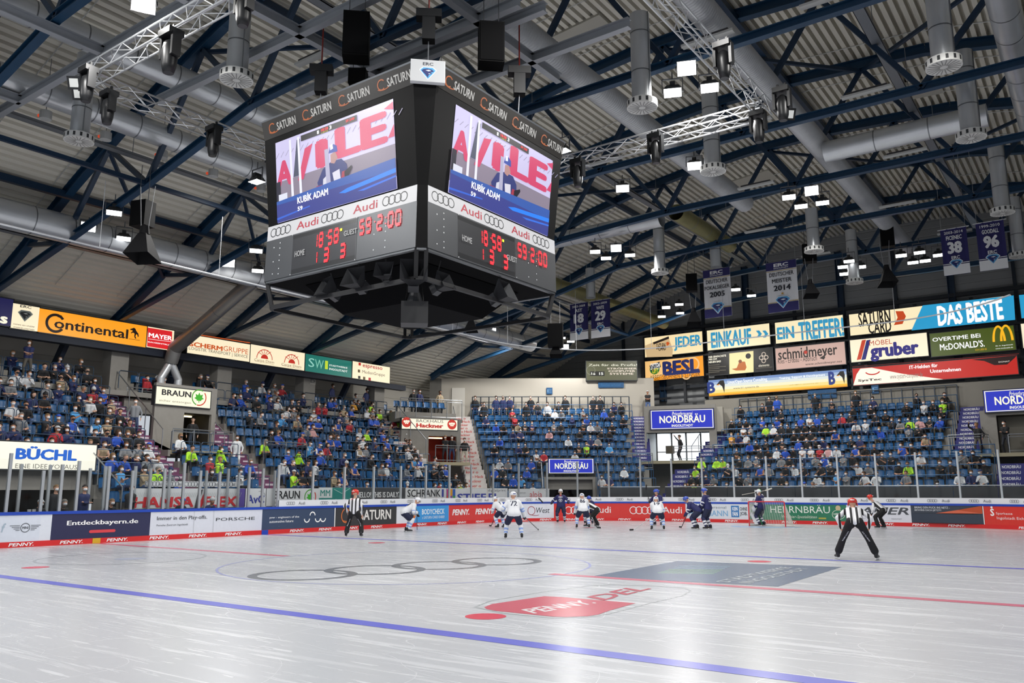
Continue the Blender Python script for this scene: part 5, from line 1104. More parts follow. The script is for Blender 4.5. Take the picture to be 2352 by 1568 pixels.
# black loudspeaker cabinets and hoists
def cabinet(x0,y0,x1,y1,d,yaw,label,depth=.8):
    p=at((x0+x1)/2,(y0+y1)/2,d=d); w=(x1-x0)*d/CF*.72; h=(y1-y0)*d/CF*.92; r=thing('loudspeaker',label,'loudspeaker',p); m=M(); R=Matrix.Rotation(yaw,3,'Z'); k=mat('0B0B0C',.7,spec=.15)
    m.box(p,(w,w*depth,h),k,R); m.build('cabinet',r); m=M(); m.box(p+R@V((0,-w*depth/2-.01,0)),(w*.92,.02,h*.94),mat('101011',.9,spec=.1),R); m.build('grille',r)
    m=M()
    for dx in (-.3,.3): m.cyl(p+R@V((dx*w,0,h/2)),V((p.x,p.y,max(p.z+h/2+.5,min(RZ(p.x)-.1,p.z+h/2+1.4))))+R@V((dx*w,0,0)),.014,mat('55575A',.4,.6),n=4)
    m.build('hanger',r)
cabinet(778,28,860,146,20.5,.75,'big black loudspeaker above the left face of the scoreboard'); cabinet(1088,52,1168,160,20.5,.75,'big black loudspeaker above the right face of the scoreboard'); cabinet(795,160,850,200,22.5,.6,'black loudspeaker half hidden behind the scoreboard top')
cabinet(299,460,357,525,29,.3,'black loudspeaker hanging among the left floodlights'); cabinet(1252,742,1300,800,48,.5,'dark loudspeaker left of the number 18 banner'); cabinet(1571,628,1606,672,46,.4,'black loudspeaker left of the POKALSIEGER banner'); cabinet(2018,520,2058,570,44,.2,'black loudspeaker high on the end wall'); cabinet(1838,560,1880,605,44,.3,'black loudspeaker behind the shiny pipe')
def cone(px,py,d,label,s_=1):
    p=at(px,py,d=d); r=thing('horn_loudspeaker',label,'loudspeaker',p); m=M(); k=mat('131315',.7,spec=.15); R=Matrix.Rotation(.5,3,'Z')
    q=lambda x,y,z:p+R@V((x*s_,y*s_,z*s_)); a=[q(-.5,-.5,-.55),q(.5,-.5,-.55),q(.5,.5,-.75),q(-.5,.5,-.75)]; b=[q(-.16,-.16,.3),q(.16,-.16,.3),q(.16,.16,.3),q(-.16,.16,.3)]
    for i in range(4): m.quad(a[i],a[(i+1)%4],b[(i+1)%4],b[i],k)
    m.cyl(q(0,0,.3),q(0,0,.6),.2*s_,k,.15*s_,10); m.build('horn',r); m=M()
    for x in (-.15,.15): m.cyl(q(x,0,.55),q(x*2,0,2.2),.012,mat('8A8C8F'),n=4)
    m.build('hanger',r)
cone(330,555,26.5,'grey horn loudspeaker hanging below the left black loudspeaker',.85); cone(1083,742,41,'small horn loudspeaker below the scoreboard',.6); cone(1277,800,48,'horn loudspeaker under the dark group left of the 18 banner',.7); cone(1593,725,46,'grey horn loudspeaker left of the POKALSIEGER banner',.75); cone(1862,660,41,'grey horn loudspeaker right of the MEISTER banner',.68); cone(2037,630,40,'grey horn loudspeaker left of the FICENEC banner',.78)
for px,py,d,lb in ((985,55,19.5,'centre above the crest panel'),(738,178,22,'left above the left face'),(1193,182,22,'right above the right face')):
    p=at(px,py,d=d); r=thing('chain_hoist','black chain hoist, '+lb,'hoist',p); k=mat('17181A',.5); m=M(); m.box(p+V((0,0,.22)),(.6,.3,.2),k,Matrix.Rotation(.7,3,'Z')); m.box(p+V((0,0,-.1)),(.3,.28,.7),k,Matrix.Rotation(.7,3,'Z')); m.build('motor',r); m=M(); m.cyl(p+V((0,0,.3)),(p.x,p.y,gz+.4),.02,mat('8C2A20',.4),n=5); m.cyl(p+V((0,0,-.4)),(p.x*.98,p.y*.98,11.2),.015,mat('8F9296',.4,.7),n=5); m.build('chain',r)
# fluorescent fittings on the trusses
for i,(k,x) in enumerate(((1,6),(1,9.5),(2,5),(2,9),(3,3),(3,9),(4,1),(4,7.5),(5,2),(5,9),(0,-4),(2,-1))):
    y=6.25*k-.3; p=V((x,y,BZ(x)+.22)); r=thing('strip_light','strip light fitting on a truss chord, %s seen from the camera end'%nth(i+1),'lamp',p,'strip lights on the trusses'); m=M(); m.box(p,(1.6,.22,.07),mat('C4C5C2',.4)); m.build('tray',r); m=M(); m.box(p+V((0,-.02,.08)),(1.3,.14,.06),mat('3A3A3C',.5)); m.build('gear_box',r)
# ---------------------------------------------------------------- people
from mathutils.bvhtree import BVHTree
def ik(a,b,l1,l2,pole):
    a,b,pole=V(a),V(b),V(pole); d=b-a; L=max(.05,min(d.length,(l1+l2)*.998)); n=d.normalized(); b=a+n*L
    x=(l1*l1-l2*l2+L*L)/(2*L); h=math.sqrt(max(0,l1*l1-x*x)); p=(pole-n*pole.dot(n)).normalized(); return a+n*x+p*h,b
def capsule(m,p0,p1,r0,r1,n=12,k=4):
    p0,p1=V(p0),V(p1); d=p1-p0
    w=d.normalized() if d.length>1e-6 else V((0,0,1)); x=w.cross(V((0,0,1)) if abs(w.z)<.9 else V((1,0,0))).normalized(); y=w.cross(x)
    vs=[p0-w*r0]; rings=[]
    for j in range(1,k+1): a=PI/2*j/k; rings.append((p0-w*r0*math.cos(a),r0*math.sin(a)))
    for j in range(0,k): a=PI/2*j/k; rings.append((p1+w*r1*math.sin(a),r1*math.cos(a)))
    for c,r in rings:
        for i in range(n): t=2*PI*i/n; vs.append(c+x*r*math.cos(t)+y*r*math.sin(t))
    vs.append(p1+w*r1); R=len(rings); fs=[(0,1+(i+1)%n,1+i) for i in range(n)]
    for j in range(R-1): fs+=[(1+j*n+i,1+j*n+(i+1)%n,1+(j+1)*n+(i+1)%n,1+(j+1)*n+i) for i in range(n)]
    e=len(vs)-1; b=1+(R-1)*n; fs+=[(b+i,b+(i+1)%n,e) for i in range(n)]; m.add(vs,fs,_BM)
_BM=mat('C8A58E',.6)
def grow(name,segs,voxel,regs,mats):
    m=M()
    for s in segs: capsule(m,*s[:4])
    me=m.mesh('body_cage'); o=bpy.data.objects.new('body_cage',me); COL.objects.link(o)
    a=o.modifiers.new('r','REMESH'); a.mode='VOXEL'; a.voxel_size=voxel; a.use_smooth_shade=True
    b=o.modifiers.new('s','SMOOTH'); b.factor=.5; b.iterations=3
    dg=bpy.context.evaluated_depsgraph_get(); dg.update(); out=bpy.data.meshes.new_from_object(o.evaluated_get(dg)); out.name=name
    bpy.data.objects.remove(o); bpy.data.meshes.remove(me)
    out.materials.clear()
    for q in mats: out.materials.append(q)
    n=len(out.polygons); c=np.empty(n*3); out.polygons.foreach_get('center',c); c=c.reshape(-1,3); best=np.full(n,1e9); idx=np.zeros(n,int)
    for p0,p1,r0,r1,g in segs:
        p0,p1=np.array(p0),np.array(p1); d=p1-p0; L=max(d@d,1e-9); t=np.clip(((c-p0)@d)/L,0,1); ds=np.linalg.norm(c-p0-t[:,None]*d,axis=1)-(r0+(r1-r0)*t)
        w=ds<best; best[w]=ds[w]; idx[w]=regs.index(g)
    out.polygons.foreach_set('material_index',idx.astype(np.int32)); out.polygons.foreach_set('use_smooth',[True]*n); out.update(); return out
X_=V((1,0,0))
def human(pel,chest,head,hands,feet,k='fan',look=(0,1,0),toe=None,elb=None,fingers=False,knee=None):
    """hands/feet = (left,right); local frame faces +y, x to the person's right"""
    pel,chest,head=V(pel),V(chest),V(head); hu=V(look).normalized(); up=(V((0,0,1))-hu*hu.z).normalized(); S=[]
    B={'fan':dict(t=.118,s=.085,ua=(.062,.05),fa=(.05,.036),th=(.092,.068),ca=(.064,.046),sh=.18,hp=.09),
       'ref':dict(t=.125,s=.09,ua=(.07,.058),fa=(.058,.045),th=(.112,.088),ca=(.088,.10),sh=.19,hp=.13),
       'player':dict(t=.155,s=.125,ua=(.095,.085),fa=(.085,.07),th=(.135,.125),ca=(.088,.072),sh=.215,hp=.12)}[k]
    ax=(chest-pel).normalized(); low='leg'
    for s in (-1,1):
        S.append((pel+X_*s*.075,chest+X_*s*.085-ax*.10,B['t']*.98,B['t'],'top'))
        S.append((pel+X_*s*B['hp']*.8,pel+X_*s*B['hp']*.8-V((0,0,.06)),B['t']*.95,B['t']*.95,low))
    if k=='player':
        for s in (-1,1): S.append((pel+X_*s*.08+ax*.12,pel+X_*s*.09-ax*.0,.158,.168,'top'))
    S.append((chest-X_*B['sh']*.75-ax*.05,chest+X_*B['sh']*.75-ax*.05,B['s'],B['s'],'top'))
    S.append((chest,head-up*.05,.062,.056,'skin'))
    S.append((head-up*.055+hu*.025,head+up*.035,.072,.096,'skin')); S.append((head-hu*.03,head+up*.03,.09,.09,'skin')); S.append((head+hu*.09-up*.01,head+hu*.11-up*.025,.016,.018,'skin'))
    for s in (-1,1): S.append((head+X_*s*.088-up*.01,head+X_*s*.095+up*.015,.018,.018,'skin'))
    out={}
    for i,s in ((0,-1),(1,1)):
        sh=chest+X_*s*B['sh']-ax*.06; h=V(hands[i]); po=V(elb[i]) if elb else V((s*.8,-.6,-.5)); e,h=ik(sh,h,.30,.27,po)
        S.append((sh,e,*B['ua'],'arm')); S.append((e,h,*B['fa'],'arm2')); d=(h-e).normalized(); out['h%d'%i]=h; out['e%d'%i]=e
        if k=='player':
            S.append((e-(e-sh)*.18,e+d*.03,.09,.088,'band'))
            S.append((e+d*.14,h+d*.03,.075,.066,'glove')); S.append((h+d*.03,h+d*.1,.06,.045,'glove')); S.append((h+d*.02+X_*(-s)*.03,h+d*.07+X_*(-s)*.065,.026,.022,'glove'))
        else:
            S.append((h,h+d*.06,.036,.036,'hand'))
            sd=d.cross(V((0,0,1))); sd=(sd if sd.length>.1 else d.cross(V((0,1,0)))).normalized(); nn=sd.cross(d)
            if fingers:
                for f,(w,l) in enumerate(((-.03,.07),(-.01,.085),(.01,.08),(.03,.065))):
                    a=h+d*.08+sd*w; q=a+d*l*.5-nn*.012; S.append((a,q,.0125,.012,'hand')); S.append((q,q+d*l*.42-nn*.03,.012,.0105,'hand'))
                S.append((h+d*.02-sd*.035,h+d*.07-sd*.065-nn*.02,.014,.012,'hand'))
            else: S.append((h+d*.06,h+d*.12-V((0,0,.02)),.032,.022,'hand'))
        hp=pel+X_*s*B['hp']-V((0,0,.05)); f=V(feet[i]); kp=V(knee[i]) if knee else V((s*.25,1,.15)); kn,f=ik(hp,f,.44,.43,kp); out['f%d'%i]=f; out['k%d'%i]=kn
        if k=='player':
            mid=hp+(kn-hp)*.72; S.append((hp,mid,*B['th'],'leg')); 
            q=lambda t:kn+(f-kn)*t
            S.append((mid,kn,.09,.09,'sock')); S.append((kn,q(.28),.09,.092,'sock')); S.append((q(.3),q(.45),.09,.088,'band')); S.append((q(.47),q(.58),.085,.082,'sock')); S.append((q(.6),q(.74),.08,.076,'band')); S.append((q(.76),q(.85),.074,.07,'sock'))
        else: S.append((hp,kn,*B['th'],'leg')); S.append((kn,f if k=='fan' else kn+(f-kn)*.76,*B['ca'],'leg2')); k=='ref' and S.append((kn+(f-kn)*.6,f,.05,.05,'shoe'))
        t_=V(toe[i]) if toe else V((s*.12,1,0)); t_.normalize()
        if k=='fan': S.append((f-V((0,0,.02))-t_*.03,f+t_*.16-V((0,0,.045)),.05,.038,'shoe'))
        else: S.append((f+V((0,0,.04))-t_*.04,f-t_*.05-V((0,0,.04)),.055,.05,'shoe')); S.append((f-V((0,0,.035))-t_*.04,f+t_*.15-V((0,0,.05)),.046,.036,'shoe'))
        out['t%d'%i]=t_
    out['head']=head; out['hu']=hu; out['up']=up; out['pel']=pel; out['chest']=chest; out['ax']=ax
    return S,out
REG=['skin','top','arm','arm2','hand','leg','leg2','shoe','glove','sock','band']
def stripe_mat():
    M_=bpy.data.materials.new('surface_striped_shirt'); M_.use_nodes=True; nt=M_.node_tree; b=nt.nodes['Principled BSDF']; b.inputs['Roughness'].default_value=.75
    tc=nt.nodes.new('ShaderNodeTexCoord'); sx=nt.nodes.new('ShaderNodeSeparateXYZ'); nt.links.new(tc.outputs['Object'],sx.inputs[0])
    a=nt.nodes.new('ShaderNodeMath'); a.operation='MULTIPLY_ADD'; a.inputs[1].default_value=7.0; a.inputs[2].default_value=100.3; nt.links.new(sx.outputs[0],a.inputs[0])
    f=nt.nodes.new('ShaderNodeMath'); f.operation='FRACT'; nt.links.new(a.outputs[0],f.inputs[0])
    g=nt.nodes.new('ShaderNodeMath'); g.operation='GREATER_THAN'; g.inputs[1].default_value=.6; nt.links.new(f.outputs[0],g.inputs[0])
    mx=nt.nodes.new('ShaderNodeMix'); mx.data_type='RGBA'; mx.inputs[6].default_value=(.86,.86,.88,1); mx.inputs[7].default_value=(.015,.015,.017,1); nt.links.new(g.outputs[0],mx.inputs[0]); nt.links.new(mx.outputs[2],b.inputs['Base Color']); return M_
STR=stripe_mat(); SKIN=mat('C99B82',.55); BLACK=mat('141416',.75,noise=.2); WHT=mat('E6E8EC',.7,noise=.04); NVY=mat('23265C',.7,noise=.1); NVP=mat('1B2140',.75); SKT=mat('1C1C1F',.45)
KIT={'ref':dict(skin=SKIN,top=STR,arm=STR,arm2=STR,hand=SKIN,leg=BLACK,leg2=BLACK,shoe=SKT),
 'white':dict(skin=SKIN,top=WHT,arm=WHT,arm2=WHT,hand=SKIN,leg=NVP,leg2=WHT,shoe=SKT,glove=mat('15182A',.6),sock=WHT,band=mat('8FA8E0',.7)),
 'navy':dict(skin=SKIN,top=NVY,arm=NVY,arm2=NVY,hand=SKIN,leg=NVP,leg2=NVY,shoe=SKT,glove=mat('15182A',.6),sock=mat('262A52',.7),band=WHT)}
def ice_person(px,py,face,pose,kit,label,helm,num=None,name_=None,k=None,size=1,**kw):
    k=k or ('ref' if kit=='ref' else 'player'); p=at(px,py,z=0); d=p-CAM; rz=math.atan2(d.y,d.x)-PI/2+math.radians(face)
    S,J=human(**pose,k=k,fingers=(k=='ref'))
    K=KIT[kit]; r=thing('person',label,'person',(0,0,0)); me=grow('body',S,.016,REG,[K.get(g,SKIN) for g in REG]); o=bpy.data.objects.new('body',me); COL.objects.link(o); o.parent=r
    hd,hu,up=J['head'],J['hu'],J['up']; R=Matrix((X_,hu,up)).transposed(); hm=mat(helm,.25)
    if k!='none':
        m=M(); c=hd+up*.045-hu*.005; m.ball(c,(.125,.148,.118),hm,18,12,R); m.v=[tuple(V(q)+(up*(max(0,-.0-(V(q)-c).dot(up))*.55))) for q in m.v]
        for s in (-1,1): m.ball(hd+X_*s*.112-up*.02-hu*.01,(.016,.042,.045),hm,8,6,R)
        m.frm(c-X_*.05-hu*.155+up*.02,X_*.1,hu*.012,up*.025,mat('F2F2F2' if helm!='E8EAEE' else '2A3A8A',.4)); hel=m.build('helmet',r,smooth=True,label={'D8382E':'red helmet'}.get(helm))
        m=M(); vs=[];n=10
        for i in range(n+1):
            a=math.radians(-75+150*i/n); q=hd+X_*.128*math.sin(a)+hu*.145*math.cos(a); vs+=[q+up*.035,q-up*.045+hu*.012*math.cos(a)]
        m.add(vs,[(2*i,2*i+2,2*i+3,2*i+1) for i in range(n)],GL); m.build('visor',hel)
        m=M()
        for s in (-1,1): m.ball(hd+X_*s*.035+hu*.088+up*.012,.013,mat('2A1E1A',.3),8,6)
        m.frm(hd+hu*.096-up*.062-X_*.025,X_*.05,hu*.006,up*.008,mat('8A4A44',.5)); m.build('face_features',r)
    m=M()
    for i in (0,1):
        f,t=J['f%d'%i],J['t%d'%i]; n=t.cross(V((0,0,1))).normalized(); b=V((f.x,f.y,0))
        m.frm(b-t*.12-n*.012+V((0,0,.022)),t*.28,n*.024,V((0,0,max(.03,f.z-.1))),mat('E4E4E4',.4)); m.frm(b-t*.13-n*.003+V((0,0,.001)),t*.31,n*.006,V((0,0,.022)),mat('B9BCC0',.2,.9))
    m.build('skate_blades',r)
    g=None
    if num or kit=='ref':
        bv=BVHTree.FromPolygons([v.co for v in me.vertices],[tuple(q.vertices) for q in me.polygons])
        ax=J['ax']; nb=X_.cross(ax).normalized(); O=J['pel']*.15+J['chest']*.85
        def wrap(base,rt,u_,n_):
            def P(x,y,dd):
                q=base+rt*x+u_*y; h=bv.ray_cast(q+n_*.5,-n_); return (h[0]+n_*(dd+.004)) if h[0] is not None else q+n_*.16
            return P
        g=Sg(wrap(O,X_,ax,nb),1,1,.002); g.Q=lambda x,y:(x,y)
        if num:
            c=mat('1B2140' if kit=='white' else 'E6E8EC',.7); w=.13*len(num); g.text(num,(-w/2,.02,w/2,-.2),c,.03)
            if name_: g.text(name_,(-.13,.1,.13,.055),c,.02)
        if kit=='ref':
            g.poly([(-.14,.08),(-.05,.10),(-.05,.045),(-.14,.03)],mat('D8506A',.7))
            for s,i in ((-1,0),(1,1)):
                hp=J['pel']+X_*s*.1-V((0,0,.12)); ld=(J['k%d'%i]-hp).normalized(); bn_=X_.cross(-ld).normalized(); g.P=wrap(hp+ld*.12,ld,X_,bn_); g.text('SATURN',(.0,.018,.3,-.018),mat('DDDDE0',.7),.02)
        g.m.build('lettering',r)
    if k=='player' and abs(face)>60:
        bv=BVHTree.FromPolygons([v.co for v in me.vertices],[tuple(q.vertices) for q in me.polygons]); nb=ax_=J['ax']; nf=-X_.cross(nb).normalized(); O=J['pel']*.35+J['chest']*.65
        def Pf(x,y,dd):
            q=O-X_*x+nb*y; h=bv.ray_cast(q+nf*.5,-nf); return (h[0]+nf*(dd+.004)) if h[0] is not None else q+nf*.17
        g=Sg(Pf,1,1,.002); g.Q=lambda x,y:(x,y); c=mat('DDE0E6' if kit=='navy' else '23265C',.7); g.ring(0,-.03,.1,.018,c,n=20); g.poly([(-.06,.01),(.06,.01),(0,-.1)][::-1],c); g.rect((-.12,.17,.12,.12),mat('E6E8EC',.7)); g.rect((-.05,.235,.05,.195),mat('C8303A',.7)); g.m.build('crest',r)
    extra=kw.get('extra')
    if extra: extra(r,J)
    r.location=p; r.rotation_euler=(0,0,rz); r.scale=(size,)*3
    Mx=Matrix.Translation(p)@Matrix.Rotation(rz,4,'Z')@Matrix.Scale(size,4); return r,J,Mx
def stick(a,b,label,c='2A2A2E',blade=None,bc='1A1A1C'):
    a,b=V(a),V(b); r=thing('hockey_stick',label,'hockey stick',(a+b)/2); m=M(); m.beam(a,b,.028,.022,mat(c,.4)); m.build('shaft',r)
    d=(b-a).normalized(); bl=V(blade) if blade else V((d.x,d.y,0)).normalized()*.28
    m=M(); n=6; pts=[b+bl*(i/n)+V((0,0,.0 if abs(d.z)<.3 else .02)) for i in range(n+1)]
    for p,q in zip(pts,pts[1:]): m.beam(p,q,.012,.07,mat(bc,.5))
    m.build('blade',r); return r
def hw(Mx,J,i): return Mx@J['h%d'%i]
ice=lambda px,py:at(px,py,z=.03)
bent=lambda f=.18,hz=.75,hx=.14,hy=.45,fx=.2:dict(pel=(0,-.16,.86),chest=(0,.27,1.17),head=(0,.43,1.35),hands=((-hx,hy,hz),(hx,hy-.08,hz+.12)),feet=((-fx,.0,.12),(fx,.0,.12)),look=(0,1,-.25))
# foreground referee
ice_person(1969,1285,2,dict(pel=(0,-.16,.97),chest=(0,.3,1.27),head=(0,.43,1.42),hands=((-.33,.16,.80),(.33,.16,.80)),feet=((-.48,0,.12),(.48,0,.12)),look=(0,1,-.2),elb=((-1,-.3,.1),(1,-.3,.1)),knee=((-.5,1,0),(.5,1,0)),toe=((-.35,1,0),(.35,1,0))),'ref','referee bending forward with hands on knees, nearest figure on the ice','D8382E')
ice_person(812,1233,-14,dict(pel=(0,0,.96),chest=(0,.03,1.47),head=(0,.07,1.70),hands=((-.3,.08,.98),(.31,.05,.88)),feet=((-.30,0,.12),(.30,0,.12)),look=(.35,1,0),elb=((-1,-.8,0),(1,-.6,0))),'ref','linesman in striped shirt standing upright before the dark grey board','D8382E')
ice_person(2023,1213,66,dict(pel=(0,-.2,.86),chest=(0,.22,1.2),head=(0,.4,1.42),hands=((-.18,.3,.66),(.18,.28,.66)),feet=((-.26,0,.12),(.26,-.05,.12)),look=(0,1,-.1)),'ref','far striped linesman leaning forward, hands on knees, right of the goal','D8382E')
ice_person(1360,1209,72,dict(pel=(0,-.3,.86),chest=(0,.22,1.12),head=(0,.44,1.24),hands=((-.2,.15,.75),(.05,.62,.5)),feet=((-.28,.18,.12),(.28,-.2,.12)),look=(0,.8,-.6)),'ref','linesman stooping to drop the puck beside the player numbered 86','D8382E')
WH,BH_='E8EAEE','3A55B8'
r,J,Mx=ice_person(936,1221,-78,bent(hz=.72),'white','white-shirted player bent over his stick before the light blue board',WH,'28'); stick(hw(Mx,J,1),ice(958,1216),'dark hockey stick of the stooping player before the light blue board')
r,J,Mx=ice_person(1150,1212,40,bent(),'white','white-shirted player half hidden behind the player with his back turned','E8EAEE','7'); stick(hw(Mx,J,1),ice(1128,1208),'hockey stick of the half hidden white-shirted player')
r,J,Mx=ice_person(1180,1237,4,dict(pel=(0,-.08,.92),chest=(0,.2,1.38),head=(0,.3,1.6),hands=((-.34,.3,.95),(.42,.3,.82)),feet=((-.31,0,.12),(.31,0,.12)),look=(-.3,1,0)),'white','white-shirted player with back turned, feet apart, nearest on the left of the group',WH,'72','INGOLSTADT'); stick(hw(Mx,J,1),ice(1236,1216),'hockey stick held by the white-shirted player with back turned')
r,J,Mx=ice_person(1289,1200,172,dict(pel=(0,0,.95),chest=(0,.04,1.48),head=(0,.1,1.72),hands=((-.46,.25,1.12),(.5,.2,1.1)),feet=((-.2,0,.12),(.2,0,.12)),look=(0,1,0)),'navy','navy-shirted player facing the camera with his stick held level',WH,None); a=hw(Mx,J,1); b=at(1247,1154,d=pj(a)[2]); stick(hw(Mx,J,1)+V((.05,.05,0)),b,'hockey stick held level towards the left by the navy player',blade=at(1237,1143,d=pj(a)[2])-b)
r,J,Mx=ice_person(1339,1213,4,dict(pel=(0,-.14,.9),chest=(0,.24,1.32),head=(0,.4,1.5),hands=((-.36,.34,.72),(.3,.4,.72)),feet=((-.30,0,.12),(.30,0,.12)),look=(.1,1,-.2)),'white','white-shirted player numbered 86 bending forward, back to the camera',WH,'86','HERZOG'); stick(hw(Mx,J,1),ice(1372,1212),'hockey stick of the player numbered 86')
ice_person(1352,1203,186,bent(),'navy','navy-shirted player stooping face to face behind the player numbered 86',BH_)
r,J,Mx=ice_person(1511,1217,6,bent(hz=.6,fx=.28),'white','white-shirted player bent low with back to the camera, right of the faceoff',WH,'19'); stick(hw(Mx,J,0),ice(1455,1217),'hockey stick reaching left on the ice from the bent white player',c='B9BABC')
r,J,Mx=ice_person(1512,1206,150,dict(pel=(0,0,.95),chest=(0,.03,1.48),head=(0,.1,1.7),hands=((-.1,.32,1.15),(.3,.3,1.2)),feet=((-.2,0,.12),(.2,0,.12)),look=(.4,1,-.1)),'navy','navy-shirted player upright behind the bent white player, stick raised',BH_); a=hw(Mx,J,1); stick(a,at(1484,1126,d=pj(a)[2]),'hockey stick raised beside the upright navy player',blade=(.02,.02,.28))
r,J,Mx=ice_person(1599,1215,76,bent(hz=.66),'navy','navy-shirted player leaning on his stick left of the tall navy player',BH_,'6'); stick(hw(Mx,J,1),ice(1565,1211),'hockey stick planted left by the leaning navy player')
ice_person(1627,1215,66,dict(pel=(0,-.02,.97),chest=(0,.06,1.5),head=(0,.13,1.74),hands=((-.28,.3,1.0),(.26,.34,1.0)),feet=((-.22,0,.12),(.22,0,.12)),look=(0,1,0)),'navy','tall navy-shirted player standing left of the goal, facing left',BH_,'25')
def goalie_gear(r,J):
    m=M(); g=mat('2E8A5A',.5)
    for i in (0,1):
        k_,f=J['k%d'%i],J['f%d'%i]; d=(f-k_); y=V((0,1,0)); a=k_-d.normalized()*.18
        m.frm(a-X_*.15+y*.06,d*1.08+d.normalized()*.2,X_*.30,y*.14,WHT if i==0 else g); m.frm(a-X_*.1+y*.2,d*.9,X_*.06,y*.012,g)
    m.build('leg_pads',r,label='green and white leg pads'); m=M(); h=J['h0']; m.ball(h,(.15,.1,.17),WHT,12,8); m.build('catching_glove',r); m=M(); h=J['h1']; m.box(h+V((.03,.08,0)),(.22,.06,.36),WHT); m.build('blocker',r)
    m=M(); hd=J['head']
    for i in range(5): m.tube([hd+X_*(.1*math.sin(a))+V((0,.15*math.cos(a*.8),.07-.035*i)) for a in np.linspace(-1.2,1.2,8)],.006,mat('C9CCD0',.3,.7),4)
    m.ball(hd+V((0,-.02,.06)),(.06,.14,.11),mat('6AC84A',.4),10,6); m.build('mask_cage',r)
r,J,Mx=ice_person(1750,1207,58,dict(pel=(0,-.02,.93),chest=(0,.03,1.44),head=(0,.08,1.68),hands=((-.26,.26,.82),(.26,.32,1.62)),feet=((-.2,0,.12),(.2,0,.12)),look=(0,1,0)),'navy','goalkeeper in navy with green and white pads standing at the goal',WH,'35',extra=goalie_gear)
a=hw(Mx,J,1); D_=pj(a)[2]; stick(at(1704,1136,d=D_),at(1758,1126,d=D_),'pale goalkeeper stick held level at head height',c='D9D4C8',blade=at(1773,1121,d=D_)-at(1758,1126,d=D_),bc='D9D4C8')
# ---------------------------------------------------------------- goal
r=thing('hockey_goal','red framed hockey goal with white net at the far end','goal',(0,26.2,0)); m=M(); gr=mat('D6323A',.35)
m.tube([V((-.915,26.2,0)),V((-.915,26.2,1.19)),V((-.88,26.2,1.22)),V((.88,26.2,1.22)),V((.915,26.2,1.19)),V((.915,26.2,0))],.03,gr,10); m.build('posts_and_bar',r)
m=M(); base=[V((.915,26.2,.03)),V((1.18,26.75,.03)),V((.8,27.25,.03)),V((-.8,27.25,.03)),V((-1.18,26.75,.03)),V((-.915,26.2,.03))]; m.tube(base,.028,mat('E6E4E2',.4),8); m.tube([V((-.9,26.25,1.2)),V((-.7,26.75,1.2)),V((.7,26.75,1.2)),V((.9,26.25,1.2))],.022,mat('E6E4E2',.4),6); m.build('base_frame',r)
m=M(); nm=mat('D5D5CB',.8)
tp=[V((.9,26.25,1.2)),V((.8,26.55,1.2)),V((.7,26.75,1.2)),V((-.7,26.75,1.2)),V((-.8,26.55,1.2)),V((-.9,26.25,1.2))]
def lerp(pl,t):
    t*=len(pl)-1; i=min(int(t),len(pl)-2); return pl[i]+(pl[i+1]-pl[i])*(t-i)
for i in range(61): m.cyl(lerp(base,i/60),lerp(tp,i/60),.006,nm,n=3,cap=False)
for j in range(18):
    q=[lerp(base,i/24)*(1-j/17)+lerp(tp,i/24)*(j/17) for i in range(25)]; m.tube(q,.006,nm,3)
for i in range(24): m.cyl((-.9+.075*i,26.22,1.21),(-.7+.0583*i,26.75,1.2),.005,nm,n=3,cap=False)
m.build('net',r,kind='stuff')
# ---------------------------------------------------------------- spectators
def fan_pose(i):
    sit=dict(pel=(0,.02,.50),feet=((-.13,.42,.07),(.13,.42,.07)))
    P=[dict(chest=(0,.02,.98),head=(0,.06,1.2),hands=((-.12,.34,.62),(.12,.34,.62))),
       dict(chest=(0,.14,.95),head=(0,.24,1.15),hands=((-.08,.44,.62),(.08,.44,.60))),
       dict(chest=(0,.0,.99),head=(0,.03,1.21),hands=((.10,.22,.80),(-.10,.22,.78))),
       dict(chest=(0,.10,.96),head=(.02,.18,1.17),hands=((-.10,.40,.6),(.05,.25,1.03))),
       dict(chest=(.05,.04,.98),head=(.08,.08,1.2),hands=((-.15,.36,.6),(.05,.36,.82)),look=(.5,1,0)),
       dict(chest=(-.04,.03,.98),head=(-.06,.07,1.2),hands=((-.05,.34,.84),(.16,.36,.6)),look=(-.5,1,0))]
    if i<6: return {**sit,**P[i]}
    Q=[dict(chest=(0,.02,1.43),head=(0,.06,1.66),hands=((-.27,.1,.86),(.27,.1,.86))),dict(chest=(0,.02,1.43),head=(0,.06,1.66),hands=((.12,.24,1.15),(-.12,.24,1.13)),look=(.3,1,0)),dict(chest=(0,.02,1.43),head=(0,.06,1.66),hands=((-.27,.1,.9),(.3,.3,1.75)),look=(.3,1,0))]
    return {**dict(pel=(0,0,.93),feet=((-.12,.0,.07),(.12,.02,.07))),**Q[i-6]}
FREG=['skin','top','arm','arm2','hand','leg','leg2','shoe']
FM=[]
for i in range(9):
    S,J=human(**fan_pose(i),k='fan'); me=grow('spectator_body',S,.027 if i<9 else .03,FREG,[SKIN]*8); FM.append((me,J))
def part_mesh(name,fn): m=M(); fn(m); return m.mesh(name,smooth=True)
def hair_s(m):
    m.ball((0,-.015,.03),(.104,.118,.105),_BM,12,8); m.v=[(x,y,max(z,-.02+max(0,(y+.02))*.75)) for x,y,z in m.v]
def hair_l(m):
    m.ball((0,-.02,.02),(.112,.122,.115),_BM,12,8); m.v=[(x*(1.06 if z<-.02 else 1),y-(.02 if z<-.02 else 0),max(z*(1 if z>0 else 2.2),-.02 if y>.03 else -.3) if y<.05 else max(z,.0+max(0,y-.02)*.7)) for x,y,z in m.v]
